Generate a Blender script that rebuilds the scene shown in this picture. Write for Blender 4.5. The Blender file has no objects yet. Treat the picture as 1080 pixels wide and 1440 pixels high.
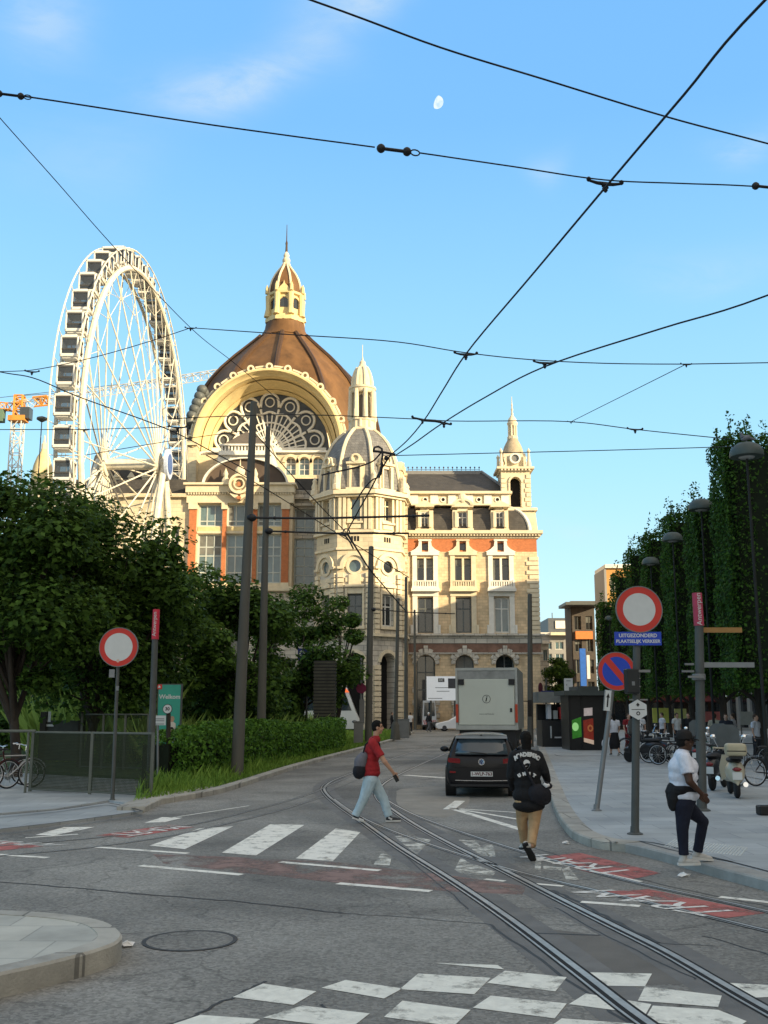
import bpy, bmesh, math, random
import numpy as np
from mathutils import Vector, Matrix, geometry
random.seed(7)
NPR = np.random.default_rng(11)
R = math.radians
S = bpy.context.scene
COL = S.collection

# ---------------------------------------------------------------- camera, sky, sun, exposure
F = 1450.0                       # focal length in photograph pixels (1080 wide)
PIT = math.atan2(276, F)         # the camera looks slightly up
CAMZ = 2.05
cam_data = bpy.data.cameras.new('camera')
cam = bpy.data.objects.new('camera', cam_data)
COL.objects.link(cam)
cam.location = (0, 0, CAMZ)
cam.rotation_euler = (math.pi/2 + PIT, 0, 0)
cam_data.sensor_fit = 'HORIZONTAL'
cam_data.sensor_width = 36.0
cam_data.lens = 36.0*F/1080.0
cam_data.clip_start = 0.1
cam_data.clip_end = 9000
S.camera = cam

SUN_EL = R(15.0)
SUN_AZ = Vector((0.82, -0.57, 0)).normalized()        # ground direction towards the sun: behind the camera, to the right
SUN_DIR = Vector((SUN_AZ.x*math.cos(SUN_EL), SUN_AZ.y*math.cos(SUN_EL), math.sin(SUN_EL)))
sun_data = bpy.data.lights.new('sun', 'SUN')
sun_data.energy = 4.6
sun_data.angle = R(0.5)
sun_data.color = (1.0, 0.80, 0.50)
sun = bpy.data.objects.new('sun', sun_data)
COL.objects.link(sun)
sun.rotation_euler = SUN_DIR.to_track_quat('Z', 'Y').to_euler()
sun.location = (30, -30, 40)

S.view_settings.view_transform = 'Standard'
S.view_settings.look = 'None'
S.view_settings.exposure = 1.02
S.view_settings.gamma = 1.0
S.cycles.max_bounces = 6
S.cycles.transparent_max_bounces = 12

def px_dir(px, py):
    u = (px-540)/F; v = (720-py)/F
    return Vector((u, math.cos(PIT)-v*math.sin(PIT), math.sin(PIT)+v*math.cos(PIT))).normalized()

world = bpy.data.worlds.new('World')
S.world = world
world.use_nodes = True
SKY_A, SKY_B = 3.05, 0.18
def make_sky():
    nt = world.node_tree; N = nt.nodes; L = nt.links
    for n in list(N): N.remove(n)
    out = N.new('ShaderNodeOutputWorld'); bg = N.new('ShaderNodeBackground')
    sky = N.new('ShaderNodeTexSky'); sky.sky_type = 'NISHITA'; sky.sun_disc = False
    sky.sun_elevation = SUN_EL
    sky.sun_rotation = math.atan2(SUN_AZ.x, SUN_AZ.y)
    sky.altitude = 0; sky.air_density = 1.0; sky.dust_density = 0.3; sky.ozone_density = 2.5
    bg.inputs['Strength'].default_value = 0.15
    tc = N.new('ShaderNodeTexCoord')
    def vm(op, a, b=None):
        n = N.new('ShaderNodeVectorMath'); n.operation = op
        if isinstance(a, (tuple, Vector)): n.inputs[0].default_value = a
        else: L.new(a, n.inputs[0])
        if b is not None:
            if isinstance(b, (tuple, Vector)): n.inputs[1].default_value = b
            else: L.new(b, n.inputs[1])
        return n
    def m(op, a, b=None, c=None):
        n = N.new('ShaderNodeMath'); n.operation = op
        for i, x in enumerate((a, b, c)):
            if x is None: continue
            if isinstance(x, (int, float)): n.inputs[i].default_value = x
            else: L.new(x, n.inputs[i])
        return n.outputs[0]
    D = tc.outputs['Generated']
    nz = N.new('ShaderNodeTexNoise'); nz.inputs['Scale'].default_value = 9; nz.inputs['Detail'].default_value = 7; nz.inputs['Roughness'].default_value = 0.62
    nz.inputs['Distortion'].default_value = 0.6
    mp = N.new('ShaderNodeMapping'); mp.inputs['Scale'].default_value = (0.9, 1.0, 3.2); mp.inputs['Rotation'].default_value = (0, R(-14), 0)
    L.new(D, mp.inputs['Vector']); L.new(mp.outputs[0], nz.inputs['Vector'])
    nf = N.new('ShaderNodeMapRange'); nf.inputs[1].default_value = 0.28; nf.inputs[2].default_value = 0.62
    L.new(nz.outputs['Fac'], nf.inputs[0])
    # thin cirrus wisps, each an elongated soft patch of the sky dome
    total = None
    for (x0, y0, x1, y1, wid, amt) in ((215, 150, 435, 100, 30, .62), (430, 110, 470, 10, 55, .22), (440, 12, 580, -12, 28, .6), (-20, 40, 140, 15, 60, .34), (1000, 225, 1100, 195, 20, .5), (740, 250, 800, 235, 22, .28),
                                       (880, 395, 1090, 380, 30, .25), (0, 260, 260, 200, 60, .12), (760, 740, 860, 760, 14, .25)):
        a = px_dir(x0, y0); b = px_dir(x1, y1); c = (a+b).normalized()
        e1 = (b-a); half = e1.length/2; e1.normalize(); e2 = c.cross(e1).normalized()
        p1 = m('DIVIDE', vm('DOT_PRODUCT', D, tuple(e1)).outputs['Value'], half*0.75)
        # subtract the centre so the patch sits on its own direction
        p1 = m('SUBTRACT', p1, c.dot(e1)/(half*0.75))
        p2 = m('DIVIDE', vm('DOT_PRODUCT', D, tuple(e2)).outputs['Value'], wid/F*0.8)
        bend = m('MULTIPLY', m('MULTIPLY', p1, p1), 0.35)
        p2 = m('ADD', p2, bend)
        q = m('ADD', m('MULTIPLY', p1, p1), m('MULTIPLY', p2, p2))
        front = m('GREATER_THAN', vm('DOT_PRODUCT', D, tuple(c)).outputs['Value'], 0.5)
        g_ = m('MULTIPLY', m('MULTIPLY', m('POWER', 2.718, m('MULTIPLY', q, -0.8)), amt*1.15), front)
        total = g_ if total is None else m('ADD', total, g_)
    fac = m('MINIMUM', m('MULTIPLY', total, nf.outputs[0]), 0.8)
    # clear evening blue, paler towards the horizon, over the Nishita sky's own glow round the sun
    sz = N.new('ShaderNodeSeparateXYZ'); L.new(D, sz.inputs[0])
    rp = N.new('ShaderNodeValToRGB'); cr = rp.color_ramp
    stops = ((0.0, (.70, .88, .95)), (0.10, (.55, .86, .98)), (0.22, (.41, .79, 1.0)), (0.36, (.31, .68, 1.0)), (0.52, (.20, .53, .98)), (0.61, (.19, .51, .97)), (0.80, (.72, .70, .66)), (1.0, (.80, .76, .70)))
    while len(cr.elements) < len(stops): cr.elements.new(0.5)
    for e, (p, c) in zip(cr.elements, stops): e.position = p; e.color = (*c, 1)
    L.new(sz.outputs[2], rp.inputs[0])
    # hazy, paler half of the dome on the sun's side
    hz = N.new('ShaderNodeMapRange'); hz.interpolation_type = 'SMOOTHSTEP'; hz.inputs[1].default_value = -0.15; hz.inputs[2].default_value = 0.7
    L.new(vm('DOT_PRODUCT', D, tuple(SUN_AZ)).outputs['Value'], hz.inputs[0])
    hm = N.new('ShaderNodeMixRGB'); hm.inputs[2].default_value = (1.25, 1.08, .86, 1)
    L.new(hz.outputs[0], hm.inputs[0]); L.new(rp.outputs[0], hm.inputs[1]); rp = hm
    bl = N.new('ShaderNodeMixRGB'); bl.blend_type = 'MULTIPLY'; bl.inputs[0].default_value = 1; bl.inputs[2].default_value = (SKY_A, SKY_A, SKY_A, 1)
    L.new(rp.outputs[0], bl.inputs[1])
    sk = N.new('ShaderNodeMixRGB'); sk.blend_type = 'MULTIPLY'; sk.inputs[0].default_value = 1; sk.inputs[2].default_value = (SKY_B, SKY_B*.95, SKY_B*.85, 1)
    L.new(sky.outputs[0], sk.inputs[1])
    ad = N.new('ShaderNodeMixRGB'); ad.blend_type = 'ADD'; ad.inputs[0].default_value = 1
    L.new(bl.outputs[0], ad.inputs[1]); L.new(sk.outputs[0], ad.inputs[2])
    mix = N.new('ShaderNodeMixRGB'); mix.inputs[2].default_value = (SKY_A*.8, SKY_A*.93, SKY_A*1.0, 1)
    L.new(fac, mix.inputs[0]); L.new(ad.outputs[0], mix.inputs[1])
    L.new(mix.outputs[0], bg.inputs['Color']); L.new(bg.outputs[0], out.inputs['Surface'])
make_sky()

# ---------------------------------------------------------------- pixel <-> place helpers
def ray(px, py):
    u = (px-540)/F; v = (720-py)/F
    y = math.cos(PIT)-v*math.sin(PIT)
    return u/y, (math.sin(PIT)+v*math.cos(PIT))/y
def at(px, py, Y):
    a, b = ray(px, py); return Vector((a*Y, Y, CAMZ+b*Y))
def g(px, py, z=0.0):
    a, b = ray(px, py); Y = (z-CAMZ)/b
    return Vector((a*Y, Y, z))
def FX(px, Y, pyref=820): return ray(px, pyref)[0]*Y
def FZ(py, Y): return CAMZ+ray(540, py)[1]*Y

# ---------------------------------------------------------------- objects
W = {}
def thing(name, label, cat, loc=(0, 0, 0), rz=0.0, group=None):
    o = bpy.data.objects.new(name, None); COL.objects.link(o)
    o.location = loc; o.rotation_euler = (0, 0, rz)
    o.empty_display_size = 0.3
    o['label'] = label; o['category'] = cat
    if group: o['group'] = group
    W[o.name] = Matrix.Translation(loc) @ Matrix.Rotation(rz, 4, 'Z')
    return o
def tag(o, label, cat, group=None):
    o['label'] = label; o['category'] = cat
    if group: o['group'] = group
    return o
def link_mesh(name, me, mats, parent=None):
    o = bpy.data.objects.new(name, me); COL.objects.link(o)
    for m_ in (mats if isinstance(mats, (list, tuple)) else [mats]): me.materials.append(m_)
    if parent:
        o.parent = parent
        W[o.name] = W[parent.name]
    else:
        W[o.name] = Matrix.Identity(4)
    return o
def copy_tree(o, parent=None):
    c = o.copy(); COL.objects.link(c)
    if parent: c.parent = parent
    for ch in list(o.children): copy_tree(ch, c)
    return c

class MB:
    def __init__(s): s.v = []; s.f = []; s.mi = []; s.m = 0
    def add(s, vs, fs):
        b = len(s.v); s.v += [tuple(x) for x in vs]
        s.f += [tuple(i+b for i in f) for f in fs]; s.mi += [s.m]*len(fs)
    def box(s, x0, x1, y0, y1, z0, z1, M=None):
        vs = [Vector((x, y, z)) for z in (z0, z1) for y in (y0, y1) for x in (x0, x1)]
        if M is not None: vs = [M @ v for v in vs]
        s.add(vs, [(0, 2, 3, 1), (4, 5, 7, 6), (0, 1, 5, 4), (2, 6, 7, 3), (0, 4, 6, 2), (1, 3, 7, 5)])
    def cbox(s, c, sz, M=None):
        T = Matrix.Translation(c)
        if M is not None: T = T @ M.to_4x4()
        s.box(-sz[0]/2, sz[0]/2, -sz[1]/2, sz[1]/2, -sz[2]/2, sz[2]/2, T)
    def bar(s, a, b, w, h=None):
        a = Vector(a); b = Vector(b); s.tube([a, b], (w/2)*1.2, 4)
    def tube(s, pts, r, n=8, cap=True, closed=False):
        pts = [Vector(p) for p in pts]; k = len(pts)
        rs = r if isinstance(r, (list, tuple)) else [r]*k
        base = len(s.v); up = None; fs = []; vs = []
        for i in range(k):
            if closed: d = pts[(i+1) % k]-pts[i-1]
            else: d = pts[min(i+1, k-1)]-pts[max(i-1, 0)]
            if d.length < 1e-9: d = Vector((0, 0, 1))
            d.normalize()
            if up is None:
                up = Vector((0, 0, 1)) if abs(d.z) < 0.9 else Vector((1, 0, 0))
            x = up.cross(d)
            if x.length < 1e-6: x = d.orthogonal()
            x.normalize(); y = d.cross(x); up = y
            for j in range(n):
                t = 2*math.pi*(j+0.5)/n
                vs.append(pts[i]+(x*math.cos(t)+y*math.sin(t))*rs[i])
        for i in range(k if closed else k-1):
            i2 = (i+1) % k
            for j in range(n):
                j2 = (j+1) % n
                fs.append((i*n+j, i*n+j2, i2*n+j2, i2*n+j))
        if cap and not closed:
            fs.append(tuple(range(n-1, -1, -1))); fs.append(tuple((k-1)*n+j for j in range(n)))
        s.add(vs, fs)
    def lathe(s, c, prof, n=24, rot=0.0, a0=0.0, a1=2*math.pi, M=None):
        full = abs(a1-a0-2*math.pi) < 1e-6
        cnt = n if full else n+1
        vs = []; fs = []
        for (r_, z_) in prof:
            for j in range(cnt):
                t = rot+a0+(a1-a0)*j/n
                v = Vector((r_*math.cos(t), r_*math.sin(t), z_))
                if M is not None: v = M @ v
                vs.append(v+Vector(c))
        for i in range(len(prof)-1):
            for j in range(n):
                j2 = (j+1) % cnt
                fs.append((i*cnt+j, i*cnt+j2, (i+1)*cnt+j2, (i+1)*cnt+j))
        if full:
            if prof[0][0] > 1e-6: fs.append(tuple(range(n-1, -1, -1)))
            if prof[-1][0] > 1e-6: fs.append(tuple((len(prof)-1)*n+j for j in range(n)))
        s.add(vs, fs)
    def ell(s, c, rx, ry, rz, n=14, m=8, M=None):
        prof = [(max(1e-4, math.sin(math.pi*i/m)), -math.cos(math.pi*i/m)) for i in range(m+1)]
        D = Matrix.Diagonal((rx, ry, rz)).to_4x4()
        if M is not None: D = M.to_4x4() @ D
        s.lathe(c, prof, n, M=D)
    def prism(s, pts, d0, d1, T=None):
        """polygon of (u, w) extruded along d; T maps (u, w, d) to a point, default (x, z, y)"""
        if T is None: T = lambda u, w, d: (u, d, w)
        n = len(pts)
        tri = geometry.tessellate_polygon([[Vector((p[0], p[1], 0)) for p in pts]])
        vs = [T(p[0], p[1], d0) for p in pts]+[T(p[0], p[1], d1) for p in pts]
        fs = [tuple(t) for t in tri]+[tuple(i+n for i in reversed(t)) for t in tri]
        fs += [(i, (i+1) % n, (i+1) % n+n, i+n) for i in range(n)]
        s.add(vs, fs)
    def poly(s, pts):
        n = len(pts)
        tri = geometry.tessellate_polygon([[Vector(p) for p in pts]])
        s.add(pts, [tuple(t) for t in tri])
    def arc(s, cx, cz, ri, ro, d0, d1, a0=0, a1=math.pi, n=24, T=None, ez=1.0):
        """ring sector (arch moulding) with thickness d0..d1"""
        if T is None: T = lambda u, w, d: (u, d, w)
        vs = []
        for i in range(n+1):
            t = a0+(a1-a0)*i/n; c_, s_ = math.cos(t), math.sin(t)*ez
            for (r_, d) in ((ri, d0), (ro, d0), (ro, d1), (ri, d1)):
                vs.append(T(cx+r_*c_, cz+r_*s_, d))
        fs = []
        for i in range(n):
            for k in range(4):
                k2 = (k+1) % 4
                fs.append((i*4+k, i*4+k2, (i+1)*4+k2, (i+1)*4+k))
        if abs(a1-a0-2*math.pi) > 1e-6:
            fs.append((0, 1, 2, 3)); fs.append((n*4+3, n*4+2, n*4+1, n*4))
        s.add(vs, fs)
    def disc(s, cx, cz, r, d, n=24, T=None):
        if T is None: T = lambda u, w, dd: (u, dd, w)
        s.add([T(cx+r*math.cos(2*math.pi*i/n), cz+r*math.sin(2*math.pi*i/n), d) for i in range(n)], [tuple(range(n))])
    def build(s, name, mats, parent=None, local=False, smooth=None, fix=True):
        me = bpy.data.meshes.new(name)
        vs = s.v
        if parent is not None and not local:
            I = W[parent.name].inverted(); vs = [tuple(I @ Vector(v)) for v in vs]
        me.from_pydata(vs, [], s.f)
        for i, p in enumerate(me.polygons): p.material_index = s.mi[i]
        if fix:
            bm = bmesh.new(); bm.from_mesh(me)
            bmesh.ops.recalc_face_normals(bm, faces=bm.faces)
            bm.to_mesh(me); bm.free()
        if smooth is not None:
            me.polygons.foreach_set('use_smooth', [True]*len(me.polygons))
            me.set_sharp_from_angle(angle=R(smooth))
        me.update()
        return link_mesh(name, me, mats, parent)
def struct(o): o['kind'] = 'structure'; return o

# ---------------------------------------------------------------- materials
MATS = {}
def mk(name, col, rough=0.6, var=0.15, scale=3.0, bump=0.0, bscale=40.0, metal=0.0, spec=0.28, coat=0.0, col2=None, pat=None, emit=None, world=False, dist=0.02, aniso=(1, 1, 1)):
    if name in MATS: return MATS[name]
    mt = bpy.data.materials.new(name); mt.use_nodes = True
    nt = mt.node_tree; N = nt.nodes; L = nt.links
    b = N['Principled BSDF']
    b.inputs['Roughness'].default_value = rough; b.inputs['Metallic'].default_value = metal
    b.inputs['Specular IOR Level'].default_value = spec
    if coat: b.inputs['Coat Weight'].default_value = coat; b.inputs['Coat Roughness'].default_value = 0.08
    tc = N.new('ShaderNodeTexCoord'); vec = tc.outputs['Object']
    if aniso != (1, 1, 1):
        mp = N.new('ShaderNodeMapping'); mp.inputs['Scale'].default_value = aniso
        L.new(vec, mp.inputs['Vector']); vec = mp.outputs[0]
    nz = N.new('ShaderNodeTexNoise'); nz.inputs['Scale'].default_value = scale; nz.inputs['Detail'].default_value = 8; nz.inputs['Roughness'].default_value = 0.62
    L.new(vec, nz.inputs['Vector'])
    rp = N.new('ShaderNodeMapRange'); rp.inputs[1].default_value = 0.28; rp.inputs[2].default_value = 0.72
    L.new(nz.outputs['Fac'], rp.inputs[0])
    mix = N.new('ShaderNodeMixRGB')
    c = Vector(col[:3])
    lo = tuple(c*(1-var)) if col2 is None else tuple(c)
    hi = tuple(c*(1+var)) if col2 is None else tuple(col2[:3])
    mix.inputs[1].default_value = (*lo, 1); mix.inputs[2].default_value = (*hi, 1)
    L.new(rp.outputs[0], mix.inputs[0])
    colour = mix.outputs[0]; height = None
    if pat:   # masonry courses: (brick width, row height, mortar, mortar colour factor, axis)
        bw, rh, mo, mf, ax = pat
        sx = N.new('ShaderNodeSeparateXYZ'); L.new(tc.outputs['Object'], sx.inputs[0])
        cb = N.new('ShaderNodeCombineXYZ')
        if ax == 'z':
            ad = N.new('ShaderNodeMath'); ad.operation = 'ADD'; L.new(sx.outputs[0], ad.inputs[0]); L.new(sx.outputs[1], ad.inputs[1])
            L.new(ad.outputs[0], cb.inputs[0]); L.new(sx.outputs[2], cb.inputs[1])
        else:
            L.new(sx.outputs[0], cb.inputs[0]); L.new(sx.outputs[1], cb.inputs[1])
        bk = N.new('ShaderNodeTexBrick'); bk.inputs['Scale'].default_value = 1.0
        bk.inputs['Brick Width'].default_value = bw; bk.inputs['Row Height'].default_value = rh
        bk.inputs['Mortar Size'].default_value = mo; bk.inputs['Mortar Smooth'].default_value = 0.2
        bk.inputs['Color1'].default_value = (0.88, 0.88, 0.88, 1); bk.inputs['Color2'].default_value = (1.1, 1.08, 1.05, 1)
        bk.inputs['Mortar'].default_value = (mf, mf, mf, 1)
        L.new(cb.outputs[0], bk.inputs['Vector'])
        mu = N.new('ShaderNodeMixRGB'); mu.blend_type = 'MULTIPLY'; mu.inputs[0].default_value = 1
        L.new(colour, mu.inputs[1]); L.new(bk.outputs['Color'], mu.inputs[2]); colour = mu.outputs[0]
        height = bk.outputs['Fac']
    L.new(colour, b.inputs['Base Color'])
    if bump:
        n2 = N.new('ShaderNodeTexNoise'); n2.inputs['Scale'].default_value = bscale; n2.inputs['Detail'].default_value = 5
        L.new(vec, n2.inputs['Vector'])
        bp = N.new('ShaderNodeBump'); bp.inputs['Strength'].default_value = bump; bp.inputs['Distance'].default_value = dist
        if height is not None:
            mm = N.new('ShaderNodeMath'); mm.operation = 'SUBTRACT'
            L.new(n2.outputs['Fac'], mm.inputs[0]); L.new(height, mm.inputs[1]); L.new(mm.outputs[0], bp.inputs['Height'])
        else: L.new(n2.outputs['Fac'], bp.inputs['Height'])
        L.new(bp.outputs[0], b.inputs['Normal'])
    if emit:
        b.inputs['Emission Color'].default_value = (*emit[:3], 1); b.inputs['Emission Strength'].default_value = emit[3]
    MATS[name] = mt
    return mt

def mk_paint(name, col, wear=0.5, scale=5.0):
    """road paint that has worn through in places"""
    mt = mk(name, col, rough=0.75, var=0.14, scale=9, bump=0.2)
    nt = mt.node_tree; N = nt.nodes; L = nt.links
    tc = N.new('ShaderNodeTexCoord')
    nz = N.new('ShaderNodeTexNoise'); nz.inputs['Scale'].default_value = scale; nz.inputs['Detail'].default_value = 9; nz.inputs['Roughness'].default_value = 0.72
    L.new(tc.outputs['Object'], nz.inputs['Vector'])
    rp = N.new('ShaderNodeMapRange'); rp.inputs[1].default_value = wear-0.09; rp.inputs[2].default_value = wear+0.09
    rp.inputs[3].default_value = 1.0; rp.inputs[4].default_value = 0.0
    L.new(nz.outputs['Fac'], rp.inputs[0])
    tr = N.new('ShaderNodeBsdfTransparent'); mx = N.new('ShaderNodeMixShader')
    out = [n for n in N if n.type == 'OUTPUT_MATERIAL'][0]
    L.new(rp.outputs[0], mx.inputs[0]); L.new(tr.outputs[0], mx.inputs[1]); L.new(N['Principled BSDF'].outputs[0], mx.inputs[2])
    L.new(mx.outputs[0], out.inputs['Surface'])
    return mt

def mk_leaf(name, c0, c1, rough=0.5, trans=0.25):
    mt = bpy.data.materials.new(name); mt.use_nodes = True
    nt = mt.node_tree; N = nt.nodes; L = nt.links
    b = N['Principled BSDF']; b.inputs['Roughness'].default_value = rough; b.inputs['Specular IOR Level'].default_value = 0.12
    ge = N.new('ShaderNodeNewGeometry'); rp = N.new('ShaderNodeValToRGB')
    rp.color_ramp.elements[0].color = (*c0, 1); rp.color_ramp.elements[1].color = (*c1, 1)
    L.new(ge.outputs['Random Per Island'], rp.inputs[0])
    L.new(rp.outputs[0], b.inputs['Base Color'])
    tl = N.new('ShaderNodeBsdfTranslucent'); mx = N.new('ShaderNodeMixShader'); mx.inputs[0].default_value = trans
    hs = N.new('ShaderNodeHueSaturation'); hs.inputs['Value'].default_value = 1.5; hs.inputs['Hue'].default_value = 0.48
    L.new(rp.outputs[0], hs.inputs['Color']); L.new(hs.outputs[0], tl.inputs[0])
    out = [n for n in N if n.type == 'OUTPUT_MATERIAL'][0]
    L.new(b.outputs[0], mx.inputs[1]); L.new(tl.outputs[0], mx.inputs[2]); L.new(mx.outputs[0], out.inputs['Surface'])
    MATS[name] = mt
    return mt

def text_mesh(name, s, size, M, mat, parent, ext=0.002, align='CENTER', local=True, bold=0.0):
    cu = bpy.data.curves.new(name, 'FONT'); cu.body = s; cu.size = size; cu.align_x = align; cu.align_y = 'CENTER'
    cu.extrude = ext; cu.resolution_u = 3; cu.offset = bold
    o = bpy.data.objects.new(name+'_tmp', cu); COL.objects.link(o)
    dg = bpy.context.evaluated_depsgraph_get()
    me = bpy.data.meshes.new_from_object(o.evaluated_get(dg))
    bpy.data.objects.remove(o); bpy.data.curves.remove(cu)
    me.name = name
    if parent is not None and not local: M = W[parent.name].inverted() @ M
    me.transform(M)
    me.materials.clear()
    return link_mesh(name, me, mat, parent)
def face_cam(loc, rz=0.0, rx=math.pi/2):
    """text matrix: upright text facing -Y (turned by rz), standing at loc"""
    return Matrix.Translation(loc) @ Matrix.Rotation(rz, 4, 'Z') @ Matrix.Rotation(rx, 4, 'X')

def catmull(P, n=6):
    P = [Vector(p) for p in P]; out = []
    for i in range(len(P)-1):
        p0 = P[max(i-1, 0)]; p1 = P[i]; p2 = P[i+1]; p3 = P[min(i+2, len(P)-1)]
        # centripetal parametrisation: pixel-traced points are very unevenly spaced on the ground
        t0 = 0; t1 = t0+max(1e-4, (p1-p0).length**.5); t2 = t1+max(1e-4, (p2-p1).length**.5); t3 = t2+max(1e-4, (p3-p2).length**.5)
        for k in range(n):
            t = t1+(t2-t1)*k/n
            a1 = p0*((t1-t)/(t1-t0))+p1*((t-t0)/(t1-t0)); a2 = p1*((t2-t)/(t2-t1))+p2*((t-t1)/(t2-t1)); a3 = p2*((t3-t)/(t3-t2))+p3*((t-t2)/(t3-t2))
            b1 = a1*((t2-t)/(t2-t0))+a2*((t-t0)/(t2-t0)); b2 = a2*((t3-t)/(t3-t1))+a3*((t-t1)/(t3-t1))
            out.append(b1*((t2-t)/(t2-t1))+b2*((t-t1)/(t2-t1)))
    out.append(P[-1]); return out
def gpath(px, z=0.0, n=6): return catmull([g(x, y, z) for x, y in px], n)
def offset_path(P, d):
    out = []
    for i in range(len(P)):
        t = P[min(i+1, len(P)-1)]-P[max(i-1, 0)]; t.z = 0
        if t.length < 1e-9: t = Vector((1, 0, 0))
        t.normalize(); nrm = Vector((-t.y, t.x, 0)); out.append(P[i]+nrm*d)
    return out
# ---------------------------------------------------------------- ground, road, pavements, kerbs, rails, markings
def mk_asphalt():
    mt = mk('asphalt', (.226, .220, .197), rough=.8, var=.16, scale=.7, bump=.55, bscale=90, dist=.012)
    nt = mt.node_tree; N = nt.nodes; L = nt.links; b = N['Principled BSDF']
    src = b.inputs['Base Color'].links[0].from_socket
    tc = N.new('ShaderNodeTexCoord')
    # stone chippings
    vo = N.new('ShaderNodeTexVoronoi'); vo.inputs['Scale'].default_value = 38
    L.new(tc.outputs['Object'], vo.inputs['Vector'])
    hs = N.new('ShaderNodeSeparateColor'); L.new(vo.outputs['Color'], hs.inputs[0])
    r1 = N.new('ShaderNodeMapRange'); r1.inputs[3].default_value = .72; r1.inputs[4].default_value = 1.30; L.new(hs.outputs[0], r1.inputs[0])
    m1 = N.new('ShaderNodeMixRGB'); m1.blend_type = 'MULTIPLY'; m1.inputs[0].default_value = 1
    L.new(src, m1.inputs[1]); L.new(r1.outputs[0], m1.inputs[2])
    # big dark and pale stains
    n2 = N.new('ShaderNodeTexNoise'); n2.inputs['Scale'].default_value = .22; n2.inputs['Detail'].default_value = 7; n2.inputs['Distortion'].default_value = 1.2
    L.new(tc.outputs['Object'], n2.inputs['Vector'])
    r2 = N.new('ShaderNodeMapRange'); r2.inputs[1].default_value = .35; r2.inputs[2].default_value = .65; r2.inputs[3].default_value = .64; r2.inputs[4].default_value = 1.2; L.new(n2.outputs['Fac'], r2.inputs[0])
    m2 = N.new('ShaderNodeMixRGB'); m2.blend_type = 'MULTIPLY'; m2.inputs[0].default_value = 1
    L.new(m1.outputs[0], m2.inputs[1]); L.new(r2.outputs[0], m2.inputs[2])
    # fine cracks
    v3 = N.new('ShaderNodeTexVoronoi'); v3.feature = 'DISTANCE_TO_EDGE'; v3.inputs['Scale'].default_value = .42
    wn = N.new('ShaderNodeTexNoise'); wn.inputs['Scale'].default_value = 1.4; wn.inputs['Detail'].default_value = 5
    L.new(tc.outputs['Object'], wn.inputs['Vector'])
    va = N.new('ShaderNodeVectorMath'); va.operation = 'MULTIPLY_ADD'; va.inputs[1].default_value = (1.6, 1.6, 0)
    L.new(wn.outputs['Color'], va.inputs[0]); L.new(tc.outputs['Object'], va.inputs[2]); L.new(va.outputs[0], v3.inputs['Vector'])
    r3 = N.new('ShaderNodeMapRange'); r3.inputs[1].default_value = .0; r3.inputs[2].default_value = .012; r3.inputs[3].default_value = .55; r3.inputs[4].default_value = 1; L.new(v3.outputs['Distance'], r3.inputs[0])
    m3 = N.new('ShaderNodeMixRGB'); m3.blend_type = 'MULTIPLY'; m3.inputs[0].default_value = .8
    L.new(m2.outputs[0], m3.inputs[1]); L.new(r3.outputs[0], m3.inputs[2])
    L.new(m3.outputs[0], b.inputs['Base Color'])
    return mt
M_ASPH = mk_asphalt()
M_GROUND = mk('ground_paving', (.15, .145, .13), rough=.85, var=.2, scale=.8, bump=.3, pat=(.3, .15, .012, .7, 'xy'))
M_BLUESTONE = mk('bluestone_paving', (.33, .36, .37), rough=.7, var=.22, scale=.7, bump=.25, bscale=60, pat=(.9, .6, .008, .62, 'xy'), dist=.006)
M_ISLAND = mk('concrete_paving', (.45, .45, .40), rough=.75, var=.3, scale=.9, bump=.25, pat=(.6, .6, .009, .7, 'xy'), dist=.006)
M_KERB = mk('kerb_concrete', (.36, .35, .31), rough=.8, var=.28, scale=2.2, bump=.4, pat=(.95, .95, .014, .5, 'xy'))
M_PAINT = mk_paint('white_road_paint', (.80, .78, .69), .60, 4.5)
M_PAINT_W = mk_paint('worn_road_paint', (.66, .65, .57), .50, 3.5)
M_RED = mk_paint('red_road_paint', (.42, .135, .115), .55, 2.2)
M_REDOLD = mk_paint('faded_red_asphalt', (.25, .165, .14), .50, 1.3)
M_STEEL = mk('rail_steel', (.40, .39, .36), rough=.42, var=.25, scale=6, metal=.35)
M_BLACK = mk('dark_joint', (.02, .02, .02), rough=.9)
M_SEAM = mk('tar_seam', (.045, .043, .04), rough=.6)
M_GRASS0 = mk('lawn_soil', (.055, .085, .025), rough=.9, var=.35, scale=2.5, bump=.5)

def flat(name, pts, z, mat):
    mb = MB(); mb.poly([(p.x, p.y, z) for p in pts]); o = mb.build(name, mat); return o
def slab(name, pts, z, mat, zb=-.05):
    mb = MB(); mb.prism([(p.x, p.y) for p in pts], zb, z, lambda u, w, d: (u, w, d)); return mb.build(name, mat)
def ribbon(mb, P, d0, d1, z0, z1=None):
    A = offset_path(P, d0); B = offset_path(P, d1); n = len(P)
    vs = [(p.x, p.y, z0) for p in A]+[(p.x, p.y, z0 if z1 is None else z1) for p in B]
    mb.add(vs, [(i, i+1, n+i+1, n+i) for i in range(n-1)])
def kerbstone(mb, P, w, z, zb=-.03):
    """raised kerb along P (P = street edge), w > 0 to the left of travel"""
    A = P; B = offset_path(P, w); n = len(P); bev = .02*(1 if w > 0 else -1)
    C = offset_path(P, bev)
    rows = [[(p.x, p.y, zb) for p in A], [(p.x, p.y, z-.02) for p in A], [(p.x, p.y, z) for p in C], [(p.x, p.y, z) for p in B], [(p.x, p.y, zb) for p in B]]
    vs = [v for r_ in rows for v in r_]; fs = []
    for k in range(4):
        for i in range(n-1): fs.append((k*n+i, k*n+i+1, (k+1)*n+i+1, (k+1)*n+i))
    fs.append(tuple(k*n for k in range(5))); fs.append(tuple(k*n+n-1 for k in reversed(range(5))))
    mb.add(vs, fs)

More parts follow.
